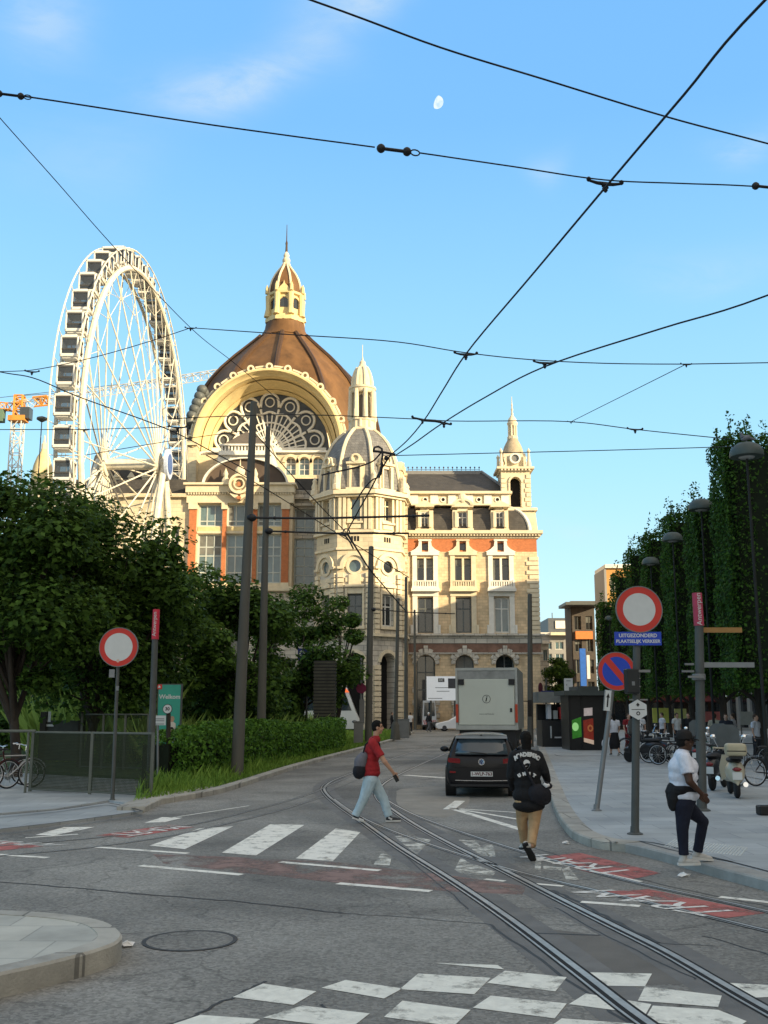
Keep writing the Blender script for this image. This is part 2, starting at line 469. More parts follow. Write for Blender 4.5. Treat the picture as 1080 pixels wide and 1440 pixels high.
struct(flat('ground', [Vector((-1500, -400, 0)), Vector((1500, -400, 0)), Vector((1500, 3000, 0)), Vector((-1500, 3000, 0))], -.012, M_GROUND))

# left kerb line, from the lowered crossing corner along the lawn to the pole island
LK_PX = [(203, 1143), (212, 1134), (245, 1128), (300, 1118), (345, 1105), (380, 1093), (410, 1083), (440, 1074), (475, 1064), (505, 1056), (540, 1046), (566, 1038), (583, 1030)]
LK = gpath(LK_PX, 0, 5)
# right kerb line, from the near right going up the street
RK_PX = [(1180, 1283), (1080, 1254), (1000, 1232), (930, 1211), (880, 1199), (842, 1194), (812, 1184), (794, 1168), (781, 1145), (773, 1120), (767, 1095), (761, 1070), (756, 1050), (752, 1036)]
RK = gpath(RK_PX, 0, 5)

# the road: one asphalt sheet from behind the camera to the station forecourt
road = [Vector((-14, -8, 0)), Vector((16, -8, 0)), Vector((16, 9, 0))]+[p for p in RK[4:]]+[g(768, 1024), g(800, 1020.5), Vector((30, 96, 0)), Vector((-30, 96, 0)), Vector((-30, 70, 0))]+[g(560, 1026), g(585, 1027)]+[p for p in reversed(LK)]+[g(150, 1152), g(0, 1171), g(-200, 1190), Vector((-14, 9, 0))]
mb = MB(); mb.poly([(p.x, p.y, 0) for p in road]); struct(mb.build('road', M_ASPH))

# near-left traffic island
ISL = [g(x, y, .17) for x, y in ((-300, 1275), (0, 1280), (60, 1283), (110, 1288), (148, 1296), (166, 1306), (172, 1316), (162, 1326), (135, 1336), (95, 1347), (50, 1358), (0, 1369), (-120, 1398), (-320, 1440))]
ISLs = catmull(ISL, 4)
isl_in = [Vector((p.x, p.y, 0)) for p in offset_path(ISLs, -.16)]
struct(slab('traffic_island', isl_in, .168, M_ISLAND))
mb = MB(); kerbstone(mb, [Vector((p.x, p.y, 0)) for p in ISLs], -.2, .175); struct(mb.build('kerb', M_KERB, smooth=30))

# left pavement with the dropped crossing (bluestone)
lp = [g(x, y, .0) for x, y in ((-260, 1196), (-100, 1182), (0, 1170), (75, 1161), (150, 1151), (200, 1143.5))]
lp2 = [Vector((p.x, p.y, 0)) for p in lp]+[g(212, 1128), g(216, 1104), g(150, 1100), g(40, 1094), g(-40, 1090), g(-300, 1080), g(-420, 1110)]
struct(slab('pavement', lp2, .05, M_BLUESTONE))
# raised back part of that pavement
lp3 = [g(x, y, 0) for x, y in ((-260, 1165), (0, 1150), (80, 1143), (152, 1131), (205, 1139), (214, 1125), (216, 1102), (40, 1092), (-300, 1080))]
struct(slab('pavement', lp3, .085, M_BLUESTONE))
mb = MB()
for seg in (((-100, 1178), (0, 1166), (80, 1157), (198, 1141)), ((-100, 1156), (0, 1146.5), (80, 1139), (150, 1129)), ((150, 1129), (178, 1134), (200, 1141))):
    ribbon(mb, gpath(seg, .09, 5), -.03, .03, .094)
struct(mb.build('paving_joint', M_SEAM))

# lawn strip along the left kerb, back to the trees
lawn_edge = offset_path(LK[2:], .22)
lawn = [Vector((p.x, p.y, 0)) for p in lawn_edge]+[g(560, 1030), g(470, 1026), g(300, 1030), g(100, 1032), g(-200, 1036), g(-300, 1060), g(0, 1084), g(214, 1100)]
struct(slab('lawn', lawn, .10, M_GRASS0))
mb = MB(); kerbstone(mb, LK, .24, .125); struct(mb.build('kerb', M_KERB, smooth=30))
# dropped kerb slab at the corner of the lawn
mb = MB(); kerbstone(mb, gpath([(203, 1143), (240, 1126), (300, 1113)], 0), .55, .118); struct(mb.build('kerb', M_KERB, smooth=30))

# right pavement
rp_in = [Vector((p.x, p.y, 0)) for p in offset_path(RK, -.30)]
rpave = rp_in+[g(752, 1024), Vector((22, 92, 0)), Vector((36, 92, 0)), Vector((36, 4, 0)), Vector((8, 4, 0))]
struct(slab('pavement', rpave, .128, M_BLUESTONE))
mb = MB(); kerbstone(mb, RK[20:], -.32, .135); struct(mb.build('kerb', M_KERB, smooth=30))
mb = MB(); kerbstone(mb, RK[:21], -.32, .131); struct(mb.build('kerb', mk('dropped_kerb', (.30, .30, .28), rough=.8, var=.2, bump=.3), smooth=30))
mb = MB()
for seg in (((845, 1186), (900, 1183), (1000, 1205), (1090, 1228)), ((780, 1061), (795, 1064), (900, 1059), (980, 1056)), ((898, 1183), (960, 1199), (1030, 1212))):
    ribbon(mb, gpath(seg, .13, 5), -.022, .022, .1335)
ribbon(mb, gpath([(905, 1060), (960, 1072), (1000, 1082), (1090, 1100)], .13), -.03, .03, .1335)
struct(mb.build('paving_joint', M_SEAM))
# tactile paving: rows of pale studs let into the pavement where the man steps up
mb = MB()
A0 = g(935, 1190, .13); A1 = g(1040, 1203, .13); A2 = g(1050, 1192, .13)
for i in range(26):
    for j in range(9):
        p = A0.lerp(A1, i/25)+(A2-A1)*(j/8)
        mb.lathe((p.x, p.y, .128), [(.016, 0), (.015, .008), (.009, .010), (0.0001, .010)], 6)
struct(mb.build('tactile_paving', mk('tactile_white', (.56, .58, .56), rough=.7)))
# far station forecourt
struct(flat('forecourt', [Vector((-40, 93, 0)), Vector((34, 93, 0)), Vector((34, 130, 0)), Vector((-40, 130, 0))], .006, mk('forecourt_setts', (.25, .235, .205), rough=.8, var=.2, scale=.6, bump=.3, pat=(.22, .14, .012, .65, 'xy'))))

# ---- tram rails
def tram_track(label, rails):
    t = thing('tram_track', label, 'tram track', (0, 0, 0), 0, 'grooved tram tracks in the asphalt')
    for P, sc in rails:
        mb = MB(); ribbon(mb, P, -.034*sc, .026*sc, .006); ribbon(mb, P, .070*sc, .092*sc, .006)
        r_ = mb.build('rail', M_STEEL, t)
        mb = MB(); ribbon(mb, P, .026*sc, .070*sc, .0055); ribbon(mb, P, -.060*sc, -.034*sc, .005); ribbon(mb, P, .092*sc, .112*sc, .005)
        mb.build('groove', M_BLACK, r_)
L2 = gpath([(1010, 1505), (900, 1430), (820, 1369), (720, 1294), (640, 1240), (560, 1190), (510, 1155), (478, 1133), (459, 1116), (456, 1108), (466, 1099), (490, 1089), (523, 1077), (560, 1064), (596, 1052), (630, 1042), (655, 1034)], 0, 8)
R2 = gpath([(1210, 1490), (1080, 1420), (1015, 1383), (940, 1340), (860, 1300), (790, 1265), (720, 1229), (640, 1190), (585, 1160), (553, 1139), (536, 1126), (531, 1114), (540, 1102), (560, 1090), (585, 1078), (612, 1066), (640, 1054), (664, 1044)], 0, 8)
tram_track('wide double rail curving from the bottom right past the red shirted walker', [(L2, 1), (R2, 1)])
U3 = gpath([(1230, 1322), (1080, 1282), (985, 1261), (890, 1240), (815, 1220), (740, 1199), (660, 1174), (590, 1149), (557, 1133), (538, 1121)], 0, 6)
D3 = gpath([(1230, 1346), (1080, 1309), (960, 1280), (850, 1255), (740, 1229), (665, 1207), (600, 1186), (540, 1164), (500, 1145), (470, 1124)], 0, 6)
tram_track('pair of rails branching off to the right beside the red TRAM letters', [(U3, .75), (D3, .75)])
U1 = gpath([(-200, 1208), (0, 1190), (150, 1177), (270, 1160), (350, 1141), (400, 1128), (440, 1115), (472, 1100), (510, 1086)], 0, 6)
D1 = gpath([(-200, 1222), (0, 1204), (130, 1192), (250, 1174), (330, 1156), (400, 1138), (455, 1120)], 0, 6)
tram_track('thin pair of rails running off to the left in front of the metal gate', [(U1, .5), (D1, .5)])

# ---- painted markings (all laid on the asphalt a few millimetres up)
def quad_px(mb, q, z=.004): mb.poly([tuple(g(x, y, z)) for x, y in q])
def line_px(mb, a, b, w, z=.004): ribbon(mb, [g(*a, z), g(*b, z)], -w/2, w/2, z)
mb = MB()
for q in (((210, 1189), (280, 1165), (328, 1162), (260, 1194)), ((312, 1199), (380, 1159), (428, 1160), (360, 1203)), ((416, 1207), (472, 1165), (507, 1170), (468, 1211)),
          ((50, 1174), (90, 1163), (133, 1163), (75, 1175)), ((203, 1157), (228, 1149), (257, 1150), (232, 1156))):
    quad_px(mb, q)
struct(mb.build('zebra_crossing', M_PAINT))
mb = MB()
for q in (((525, 1216), (537, 1199), (551, 1204), (548, 1217)), ((555, 1176), (572, 1174), (606, 1181), (586, 1202), (566, 1186)), ((639, 1223), (648, 1206), (660, 1213), (697, 1226), (694, 1231), (650, 1229)), ((645, 1181), (668, 1182), (690, 1204), (676, 1203)),
          ((693, 1187), (697, 1204), (688, 1205), (676, 1190)), ((790, 1222), (800, 1219), (814, 1237), (796, 1237)), ((753, 1200), (762, 1203), (760, 1226), (752, 1222)), ((764, 1217), (790, 1220), (789, 1224), (764, 1222))):
    quad_px(mb, q)
struct(mb.build('zebra_crossing', M_PAINT_W))
mb = MB()
for a, b, w in (((-120, 1194), (67, 1206), .13), ((134, 1191), (264, 1200), .13), ((394, 1212), (534, 1224), .13), ((197, 1217), (340, 1230), .14), ((475, 1242), (606, 1253), .14), ((817, 1268), (900, 1274), .12), ((1012, 1261), (1085, 1269), .12), ((1130, 1293), (1200, 1300), .12),
                ((745, 1242), (792, 1246), .09), ((682, 1236), (710, 1239), .09), ((36, 1178), (110, 1173), .1), ((240, 1150), (350, 1133), .06), ((570, 1090), (628, 1094), .32)):
    line_px(mb, a, b, w)
for a, b, w in (((631, 1138), (647, 1126), .24), ((636, 1137), (735, 1167), .17), ((640, 1137), (735, 1153), .12), ((640, 1137), (735, 1143), .1), ((755, 1207), (900, 1240), .1)):
    line_px(mb, a, b, w, .0042)
struct(mb.build('lane_marking', M_PAINT))
# chequered square marking in front of the camera
CH = [((562, 1391), (588, 1369), (690, 1375), (667, 1398)), ((685, 1382), (710, 1365), (797, 1374), (781, 1394)), ((815, 1367), (917, 1369), (907, 1387), (850, 1386)), ((897, 1407), (907, 1387), (1015, 1400), (1010, 1416)), ((1024, 1382), (1080, 1385), (1120, 1400), (1060, 1403)),
      ((800, 1412), (824, 1397), (916, 1412), (908, 1426)), ((665, 1417), (690, 1400), (797, 1411), (780, 1432)), ((540, 1430), (566, 1407), (662, 1420), (638, 1443)), ((327, 1402), (370, 1383), (445, 1394), (413, 1413)), ((452, 1389), (486, 1378), (566, 1390), (540, 1404)),
      ((370, 1431), (425, 1414), (520, 1425), (493, 1446)), ((905, 1436), (918, 1414), (1010, 1420), (1050, 1436), (1030, 1450)), ((243, 1440), (282, 1427), (366, 1433), (330, 1456)), ((770, 1446), (790, 1432), (900, 1440), (890, 1462)), ((610, 1354), (700, 1357), (709, 1363), (640, 1357))]
mb = MB()
for q in CH: quad_px(mb, q)
struct(mb.build('chequered_marking', mk_paint('chequer_paint', (.74, .73, .64), .615, 3.2)))
# red patches with TRAM lettering, and the faded red cycle crossing
mb = MB()
for q in (((134, 1175), (237, 1160), (274, 1163), (180, 1178)), ((-60, 1187), (0, 1182), (62, 1190), (0, 1196))): quad_px(mb, q, .003)
for q in (((752, 1206), (815, 1199), (930, 1228), (884, 1237), (830, 1227)), ((845, 1254), (912, 1250), (1076, 1284), (1020, 1291), (930, 1274))): quad_px(mb, q, .003)
struct(mb.build('red_marking', M_RED))
mb = MB()
quad_px(mb, ((215, 1201), (330, 1205), (480, 1213), (640, 1232), (740, 1246), (735, 1258), (640, 1254), (480, 1242), (330, 1226), (230, 1214)), .002)
struct(mb.build('faded_cycle_crossing', M_REDOLD))
def road_text(s, px0, px1, px_up, size_k, mat):
    """lettering on the asphalt: baseline runs from px0 to px1, the letters' tops point to px_up"""
    a = g(*px0, .0065); b = g(*px1, .0065); c = g(*px_up, .0065)
    x = (b-a); wlen = x.length; x.normalize(); up = (c-a); h = up.length; up = up.normalized()
    o = text_mesh('road_lettering', s, 1.0, Matrix.Identity(4), mat, None, 0.0, 'LEFT')
    xs = [v.co.x for v in o.data.vertices]; ys = [v.co.y for v in o.data.vertices]
    x0, x1, y0, y1 = min(xs), max(xs), min(ys), max(ys)
    for v in o.data.vertices:
        p = a+x*((v.co.x-x0)/(x1-x0)*wlen)+up*((v.co.y-y0)/(y1-y0)*h); v.co = p
    struct(o)
    return o
M_LET = mk_paint('lettering_paint', (.72, .70, .64), .60, 5)
road_text('TRAM', (1052, 1284), (860, 1251), (988, 1288), 1, M_LET)
road_text('TRAM', (900, 1226), (768, 1201), (858, 1231), 1, M_LET)
road_text('TRAM', (146, 1174), (236, 1161), (182, 1176), 1, M_LET)
road_text('TRAM', (-50, 1185), (50, 1190), (0, 1182), 1, M_LET)

# repaired patches in the asphalt
M_PA = mk('asphalt_patch_dark', (.150, .142, .126), rough=.85, var=.22, scale=1.2, bump=.5, bscale=90, dist=.012)
M_PB = mk('asphalt_patch_pale', (.285, .265, .225), rough=.85, var=.22, scale=1.2, bump=.5, bscale=90, dist=.012)
for nm, mt_, q_ in (('asphalt_patch', M_PA, ((718, 1303), (845, 1315), (980, 1378), (900, 1384), (790, 1340))), ('asphalt_patch', M_PB, ((560, 1110), (640, 1104), (628, 1150), (575, 1142)))):
    struct(flat(nm, [p+Vector((random.uniform(-.04, .04), random.uniform(-.04, .04), 0)) for p in catmull([g(x, y, 0) for x, y in q_+(q_[0],)], 5)[:-1]], .0012, mt_))
mb = MB()
for P in (L2, R2): ribbon(mb, P[:len(P)*2//3], -.26, .30, .0016)
struct(mb.build('track_bed', mk('track_bed_asphalt', (.155, .150, .138), rough=.7, var=.25, scale=2.5, bump=.4, bscale=90, dist=.01)))
# tar seams and cracks drawn by the repairs in the photo
def wob(pts, z=.0035, amp=.02, n=7):
    P = gpath(pts, z, n); return [p+Vector((random.uniform(-amp, amp), random.uniform(-amp, amp), 0)) for p in P]
mb = MB()
for pts, w in ((((-60, 1236), (0, 1240), (120, 1250), (240, 1260), (360, 1270), (480, 1284)), .035), (((480, 1284), (600, 1292), (690, 1300)), .014), (((776, 1252), (800, 1262), (860, 1293), (925, 1326)), .05), (((718, 1302), (740, 1310), (845, 1315)), .035),
               (((600, 1212), (650, 1250), (718, 1302)), .025), (((612, 1056), (560, 1078), (500, 1098), (455, 1118)), .02), (((745, 1190), (850, 1222), (960, 1250), (1090, 1276)), .018),
               (((540, 1180), (590, 1220), (660, 1278)), .02), (((980, 1378), (860, 1318), (780, 1276)), .02), (((885, 1440), (760, 1350), (690, 1300)), .03), (((450, 1412), (470, 1425), (490, 1440)), .02), (((240, 1440), (280, 1425), (330, 1400), (375, 1380)), .03),
               (((990, 1316), (1090, 1345)), .015), (((925, 1326), (1000, 1330)), .012), (((260, 1120), (420, 1083), (560, 1046)), .02)):
    ribbon(mb, wob(pts), -w/2, w/2, .0035)
struct(mb.build('tar_seam', M_SEAM))
# manhole cover with its cut ring in the asphalt
mc = g(267, 1323, 0)
t = thing('manhole_cover', 'round manhole cover sunk in the asphalt beside the near left kerb corner', 'manhole', tuple(mc))
mb = MB(); mb.arc(mc.x, mc.y, .385, .425, .002, .006, 0, 2*math.pi, 40, lambda u, w, d: (u, w, d)); mb.build('ring', M_SEAM, t)
mb = MB(); mb.lathe(tuple(mc), [(.386, .001), (.386, .0045), (.0001, .0045)], 32)
mb.build('cover', M_ASPH, t)
# scraps of litter
for (px, py, lab, sz) in ((180, 1331, 'crumpled white paper beside the near left kerb corner', .06), (797, 1187, 'crushed white cup lying on the road beside the right kerb', .06), (961, 1233, 'flat white paper scrap on the road in front of the white shirted man', .07)):
    p = g(px, py, .0)
    mb = MB(); mb.ell((p.x, p.y, sz*.35), sz*1.1, sz*.8, sz*.35, 7, 4)
    mb.v = [(x+random.uniform(-.02, .02), y+random.uniform(-.02, .02), max(.004, z+random.uniform(-.012, .012))) for x, y, z in mb.v]
    tag(mb.build('litter', mk('paper', (.7, .7, .68), rough=.8)), lab, 'litter')
# ---------------------------------------------------------------- the railway station
M_CREAM = mk('cream_sandstone', (.58, .50, .355), rough=.8, var=.16, scale=.9, bump=.25, bscale=14, pat=(.9, .42, .02, .74, 'z'))
M_CREAMP = mk('cream_stone_plain', (.62, .54, .39), rough=.8, var=.15, scale=1.6, bump=.2, bscale=12)
M_TAN = mk('tan_stone', (.60, .465, .30), rough=.85, var=.24, scale=1.1, bump=.35, bscale=9, pat=(.55, .3, .02, .78, 'z'))
M_GREY = mk('weathered_grey_stone', (.52, .49, .43), rough=.85, var=.24, scale=.8, bump=.4, bscale=8, pat=(1.1, .5, .035, .5, 'z'))
M_BRICK = mk('red_brick', (.46, .165, .07), rough=.8, var=.15, scale=3, bump=.2, pat=(.24, .08, .012, .8, 'z'))
M_MARBLE = mk('brown_marble_frieze', (.19, .105, .075), rough=.5, var=.35, scale=1.5)
M_SLATE = mk('slate_roof', (.062, .058, .054), rough=.55, var=.25, scale=1.5, bump=.3, pat=(.35, .22, .014, .7, 'z'))
M_DOME = mk('brown_dome_copper', (.13, .066, .025), rough=.6, var=.45, scale=.5, bump=.25, bscale=3, aniso=(1, 1, .22))
M_DOMERIB = mk('dark_dome_rib', (.06, .034, .02), rough=.5, var=.2)
M_DARKROOF = mk('dark_lead_roof', (.11, .095, .085), rough=.55, var=.25, scale=.6)
M_YEL = mk('yellow_arch_stone', (.60, .48, .25), rough=.75, var=.14, scale=.7, bump=.2, bscale=6)
M_WHITE = mk('white_stone_trim', (.68, .66, .60), rough=.7, var=.12, scale=2)
M_WFRAME = mk('pale_window_frame', (.60, .60, .56), rough=.5, var=.08)
M_DFRAME = mk('dark_window_frame', (.10, .11, .11), rough=.5, var=.1)
M_GFRAME = mk('grey_green_window_frame', (.42, .46, .44), rough=.5, var=.1)
M_TURSLATE = mk('grey_fish_scale_slate', (.165, .165, .165), rough=.55, var=.25, scale=2, bump=.4, pat=(.36, .3, .02, .62, 'z'))
def mk_glass(name, col, rough=.06):
    return mk(name, col, rough=rough, var=.45, scale=.45, spec=.8)
M_GLASS = mk_glass('dark_window_glass', (.018, .022, .026))
M_GLASSB = mk_glass('pale_blue_window_glass', (.09, .14, .16), .05)
M_GLASSF = mk('fan_window_glass', (.055, .06, .065), rough=.3, var=.5, scale=.5, spec=.3)
M_BLIND = mk('blind_behind_glass', (.15, .155, .145), rough=.35, var=.25, scale=2)
M_VOID = mk('dark_interior', (.012, .012, .013), rough=.9)

def bx(mb, T, u0, u1, w0, w1, d0, d1):
    mb.prism([(u0, w0), (u1, w0), (u1, w1), (u0, w1)], d0, d1, T)
def wall_panel(mb, T, u0, u1, w0, w1, holes, dep):
    us = sorted({u0, u1} | {h[0] for h in holes} | {h[1] for h in holes})
    ws = sorted({w0, w1} | {h[2] for h in holes} | {h[3] for h in holes})
    for i in range(len(us)-1):
        for j in range(len(ws)-1):
            cu = (us[i]+us[i+1])/2; cw = (ws[j]+ws[j+1])/2
            if any(h[0] < cu < h[1] and h[2] < cw < h[3] for h in holes): continue
            mb.add([T(us[i], ws[j], 0), T(us[i+1], ws[j], 0), T(us[i+1], ws[j+1], 0), T(us[i], ws[j+1], 0)], [(0, 1, 2, 3)])
    for h in holes:
        a, b, c, d = h[:4]
        q = [(a, c), (b, c), (b, d), (a, d)]
        for k in range(4):
            p, r_ = q[k], q[(k+1) % 4]
            mb.add([T(*p, 0), T(*r_, 0), T(*r_, dep), T(*p, dep)], [(0, 1, 2, 3)])
        if len(h) > 4:    # arched head
            r_ = (b-a)/2; m_ = (a+b)/2; n = 12
            arcp = [(m_+r_*math.cos(math.pi*i/n), d-r_+r_*math.sin(math.pi*i/n)) for i in range(n+1)]
            mb.add([T(b, d, 0)]+[T(*p, 0) for p in arcp[:n//2+1]], [(0, i+1, i+2) for i in range(n//2)])
            mb.add([T(a, d, 0)]+[T(*p, 0) for p in arcp[n//2:]], [(0, i+1, i+2) for i in range(n//2)])
            for i in range(n):
                mb.add([T(*arcp[i], 0), T(*arcp[i+1], 0), T(*arcp[i+1], dep), T(*arcp[i], dep)], [(0, 1, 2, 3)])
def window(par, T, u0, u1, w0, w1, d, nx, nz, fw, mf, mg, zs=None):
    mb = MB()
    bx(mb, T, u0, u0+fw, w0, w1, d-.05, d+.06); bx(mb, T, u1-fw, u1, w0, w1, d-.05, d+.06)
    bx(mb, T, u0+fw, u1-fw, w0, w0+fw, d-.05, d+.06); bx(mb, T, u0+fw, u1-fw, w1-fw, w1, d-.05, d+.06)
    for i in range(1, nx):
        u = u0+(u1-u0)*i/nx; bx(mb, T, u-fw*.4, u+fw*.4, w0+fw, w1-fw, d-.035, d+.05)
    for z in (zs if zs is not None else [k/nz for k in range(1, nz)]):
        w = w0+(w1-w0)*z; bx(mb, T, u0+fw, u1-fw, w-fw*.4, w+fw*.4, d-.042, d+.045)
    f = mb.build('window', mf, par)
    mb = MB(); bx(mb, T, u0+.01, u1-.01, w0+.01, w1-.01, d+.015, d+.03); mb.build('pane', mg, f)
    rr = random.random()
    if rr < .5 and w1-w0 > 1.6:      # a blind or curtain; pale curtain strips also imitate reflections in the glass
        mb = MB()
        if rr < .28: bx(mb, T, u0+.03, u1-.03, w1-(w1-w0)*random.uniform(.2, .55), w1-.03, d+.004, d+.0145)
        else: bx(mb, T, u0+.03, u0+(u1-u0)*random.uniform(.18, .32), w0+.03, w1-.03, d+.004, d+.0145)
        mb.build('blind' if rr < .28 else 'curtain', M_BLIND, f)
    return f
def balusters(mb, T, u0, u1, w0, w1, d0, d1, n, rail=.12):
    bx(mb, T, u0, u1, w1-rail, w1, d0, d1); bx(mb, T, u0, u1, w0, w0+rail*.7, d0, d1)
    for i in range(n):
        u = u0+(u1-u0)*(i+.5)/n; w = (u1-u0)/n*.28
        bx(mb, T, u-w, u+w, w0+rail*.7, w1-rail, d0+.04, d1-.04)
def dentils(mb, T, u0, u1, w0, w1, d0, d1, n):
    for i in range(n):
        u = u0+(u1-u0)*(i+.25)/n; bx(mb, T, u, u+(u1-u0)/n*.5, w0, w1, d0, d1)
def WP(px, Y, py):     # width in metres of px pixels at depth Y on image row py
    v = (720-py)/F; return px/F/(math.cos(PIT)-v*math.sin(PIT))*Y

ST = thing('railway_station', 'large ornate stone railway station with brown dome, arched fan window and turrets', 'station', (0, 112, 0))

# ======== right wing =========================================================
YW = 105.0
U = lambda px: FX(px, YW, 830)
Z = lambda py: FZ(py, YW)
def TW(u, w, d): return Vector((u, YW+d, w))
wl, wr = U(570), U(757)
holes_lo = [(U(c-13), U(c+13), 0.4, Z(921), 1) for c in (598, 652, 708)]
mb = MB(); wall_panel(mb, TW, wl, wr, 0, Z(918), holes_lo, .9); bx(mb, TW, wl, wr, 0, Z(921), 1.2, 20)
mb.build('wall', M_TAN, ST)
for i, c in enumerate((598, 652, 708)):
    window(ST, TW, U(c-13), U(c+13), .4, Z(921), .7, 2, 4, .14, M_DFRAME, M_GLASS)
    mb = MB()
    for k in range(9):      # rusticated voussoirs
        a0 = math.pi*(k+.06)/9; a1 = math.pi*(k+.94)/9; ro = U(c+22)-U(c) if k % 2 else U(c+19)-U(c)
        mb.arc(U(c), Z(921)-(U(c+13)-U(c)), U(c+13)-U(c)+.02, ro, -.22, .05, a0, a1, 4, TW)
    bx(mb, TW, U(c-3), U(c+3), Z(920), Z(908), -.34, -.20)
    mb.build('arch_surround', M_GREY, ST)
    for s in (-1, 1):
        mb = MB()
        for k in range(7): bx(mb, TW, min(U(c+s*13.3), U(c+s*(19 if k % 2 else 17))), max(U(c+s*13.3), U(c+s*(19 if k % 2 else 17))), .5+k*.62, .5+k*.62+.5, -.16, .02)
        mb.build('arch_quoin', M_GREY, ST)
mb = MB(); bx(mb, TW, wl, wr+.1, Z(918), Z(905), -.05, .9); mb.build('frieze', M_MARBLE, ST)
mb = MB(); bx(mb, TW, wl, wr+.25, Z(905), Z(893), -.12, 1.0); bx(mb, TW, wl, wr+.5, Z(894), Z(891.5), -.5, .6); bx(mb, TW, wl, wr+.3, Z(920), Z(917.6), -.25, .6)
mb.build('string_course', M_GREY, ST)
# first and second floor
h1 = [(U(c-11), U(c+11), Z(890), Z(840)) for c in (598, 651.5, 705)]
h2 = [(U(c-11.5), U(c+11.5), Z(821), Z(785)) for c in (598, 651.5, 705)]
h3 = [(U(c-4.5), U(c+4.5), Z(774), Z(763.5)) for c in (598, 651.5, 705)]
mb = MB(); wall_panel(mb, TW, wl, wr-.02, Z(893), Z(776), h1+h2, .5); bx(mb, TW, wl, wr-.02, Z(921), Z(756), 1.0, 20)
mb.build('wall', M_TAN, ST)
mb = MB(); wall_panel(mb, TW, wl, wr-.04, Z(776), Z(757), h3[:0]+[(U(c-4.5), U(c+4.5), Z(774), Z(763.5)) for c in (598, 651.5, 705)], .4); mb.build('brick_band', M_BRICK, ST)
for c in (598, 651.5, 705):
    window(ST, TW, U(c-11), U(c+11), Z(890), Z(840), .35, 2, 3, .16, M_WFRAME if c > 690 else M_DFRAME, M_GLASSB if c > 690 else M_GLASS, zs=(.68,))
    f = window(ST, TW, U(c-11.5), U(c+11.5), Z(821), Z(785), .30, 2, 1, .10, M_DFRAME, M_GLASS, zs=(.72,))
    window(ST, TW, U(c-4.5), U(c+4.5), Z(774), Z(763.5), .25, 1, 1, .1, M_DFRAME, M_GLASS)
    mb = MB()
    # lower window jambs and lintel
    for s in (-1, 1): bx(mb, TW, *sorted((U(c+s*11.1), U(c+s*18))), Z(891), Z(838), -.16, .03)
    bx(mb, TW, U(c-18.5), U(c+18.5), Z(838.5), Z(832), -.22, .03)
    for s in (-1, 1): bx(mb, TW, *sorted((U(c+s*18.05), U(c+s*21))), Z(891), Z(879), -.3, .03)
    # balcony
    bx(mb, TW, U(c-20), U(c+20), Z(832.3), Z(828.5), -.75, .03); bx(mb, TW, U(c-19), U(c+19), Z(828.6), Z(826), -.6, .03)
    balusters(mb, TW, U(c-15), U(c+15), Z(826.2), Z(817), -.55, -.3, 9)
    for s in (-1, 1): bx(mb, TW, *sorted((U(c+s*15.1), U(c+s*18.5))), Z(826.2), Z(816), -.58, -.2)
    # upper window surround, mullion, entablature and stepped gable
    for s in (-1, 1): bx(mb, TW, *sorted((U(c+s*11.6), U(c+s*18))), Z(826.1), Z(781), -.18, .03)
    bx(mb, TW, U(c-1.5), U(c+1.5), Z(821), Z(785), -.05, .36)
    bx(mb, TW, U(c-20), U(c+20), Z(781.2), Z(776.5), -.30, .03)
    mb.prism([(U(c-22), Z(776.6)), (U(c+22), Z(776.6)), (U(c+12), Z(771)), (U(c+6.2), Z(767)), (U(c-6.2), Z(767)), (U(c-12), Z(771))], -.28, .02, TW) if False else None
    for s in (-1, 1):
        mb.prism([(U(c+s*22), Z(776.6)), (U(c+s*4.7), Z(776.6)), (U(c+s*4.7), Z(761)), (U(c+s*8.5), Z(761)), (U(c+s*9.5), Z(768)), (U(c+s*14), Z(772.5))], -.24, .02, TW)
    bx(mb, TW, U(c-9.5), U(c+9.5), Z(761.2), Z(759), -.3, .03)
    mb.build('window_surround', M_WHITE if c != 651.5 else M_CREAMP, ST)
mb = MB()
for k in range(30):      # quoins on the right corner
    z0 = Z(892)+k*.47
    if z0+.42 > Z(777): break
    bx(mb, TW, U(741 if k % 2 else 745), wr+.10, z0, z0+.40, -.12, .03); bx(mb, TW, wr-.01, wr+.09, z0, z0+.40, .031, 1.4 if k % 2 else .9)
mb.build('quoin', M_CREAMP, ST); mb = MB()
for c0, c1 in ((571, 575.5),): bx(mb, TW, U(c0), U(c1), Z(892), Z(776), -.1, .03)
mb.build('quoin', M_CREAMP, ST)
mb = MB(); bx(mb, TW, wl, wr+.15, Z(757.2), Z(754.5), -.15, .8); bx(mb, TW, wl, wr+.55, Z(751.5), Z(747), -.65, .8); bx(mb, TW, wl, wr+.35, Z(754.6), Z(751.4), -.3, .8)
dentils(mb, TW, wl, wr+.3, Z(754.4), Z(751.6), -.5, -.31, 44)
mb.build('cornice', M_CREAMP, ST)
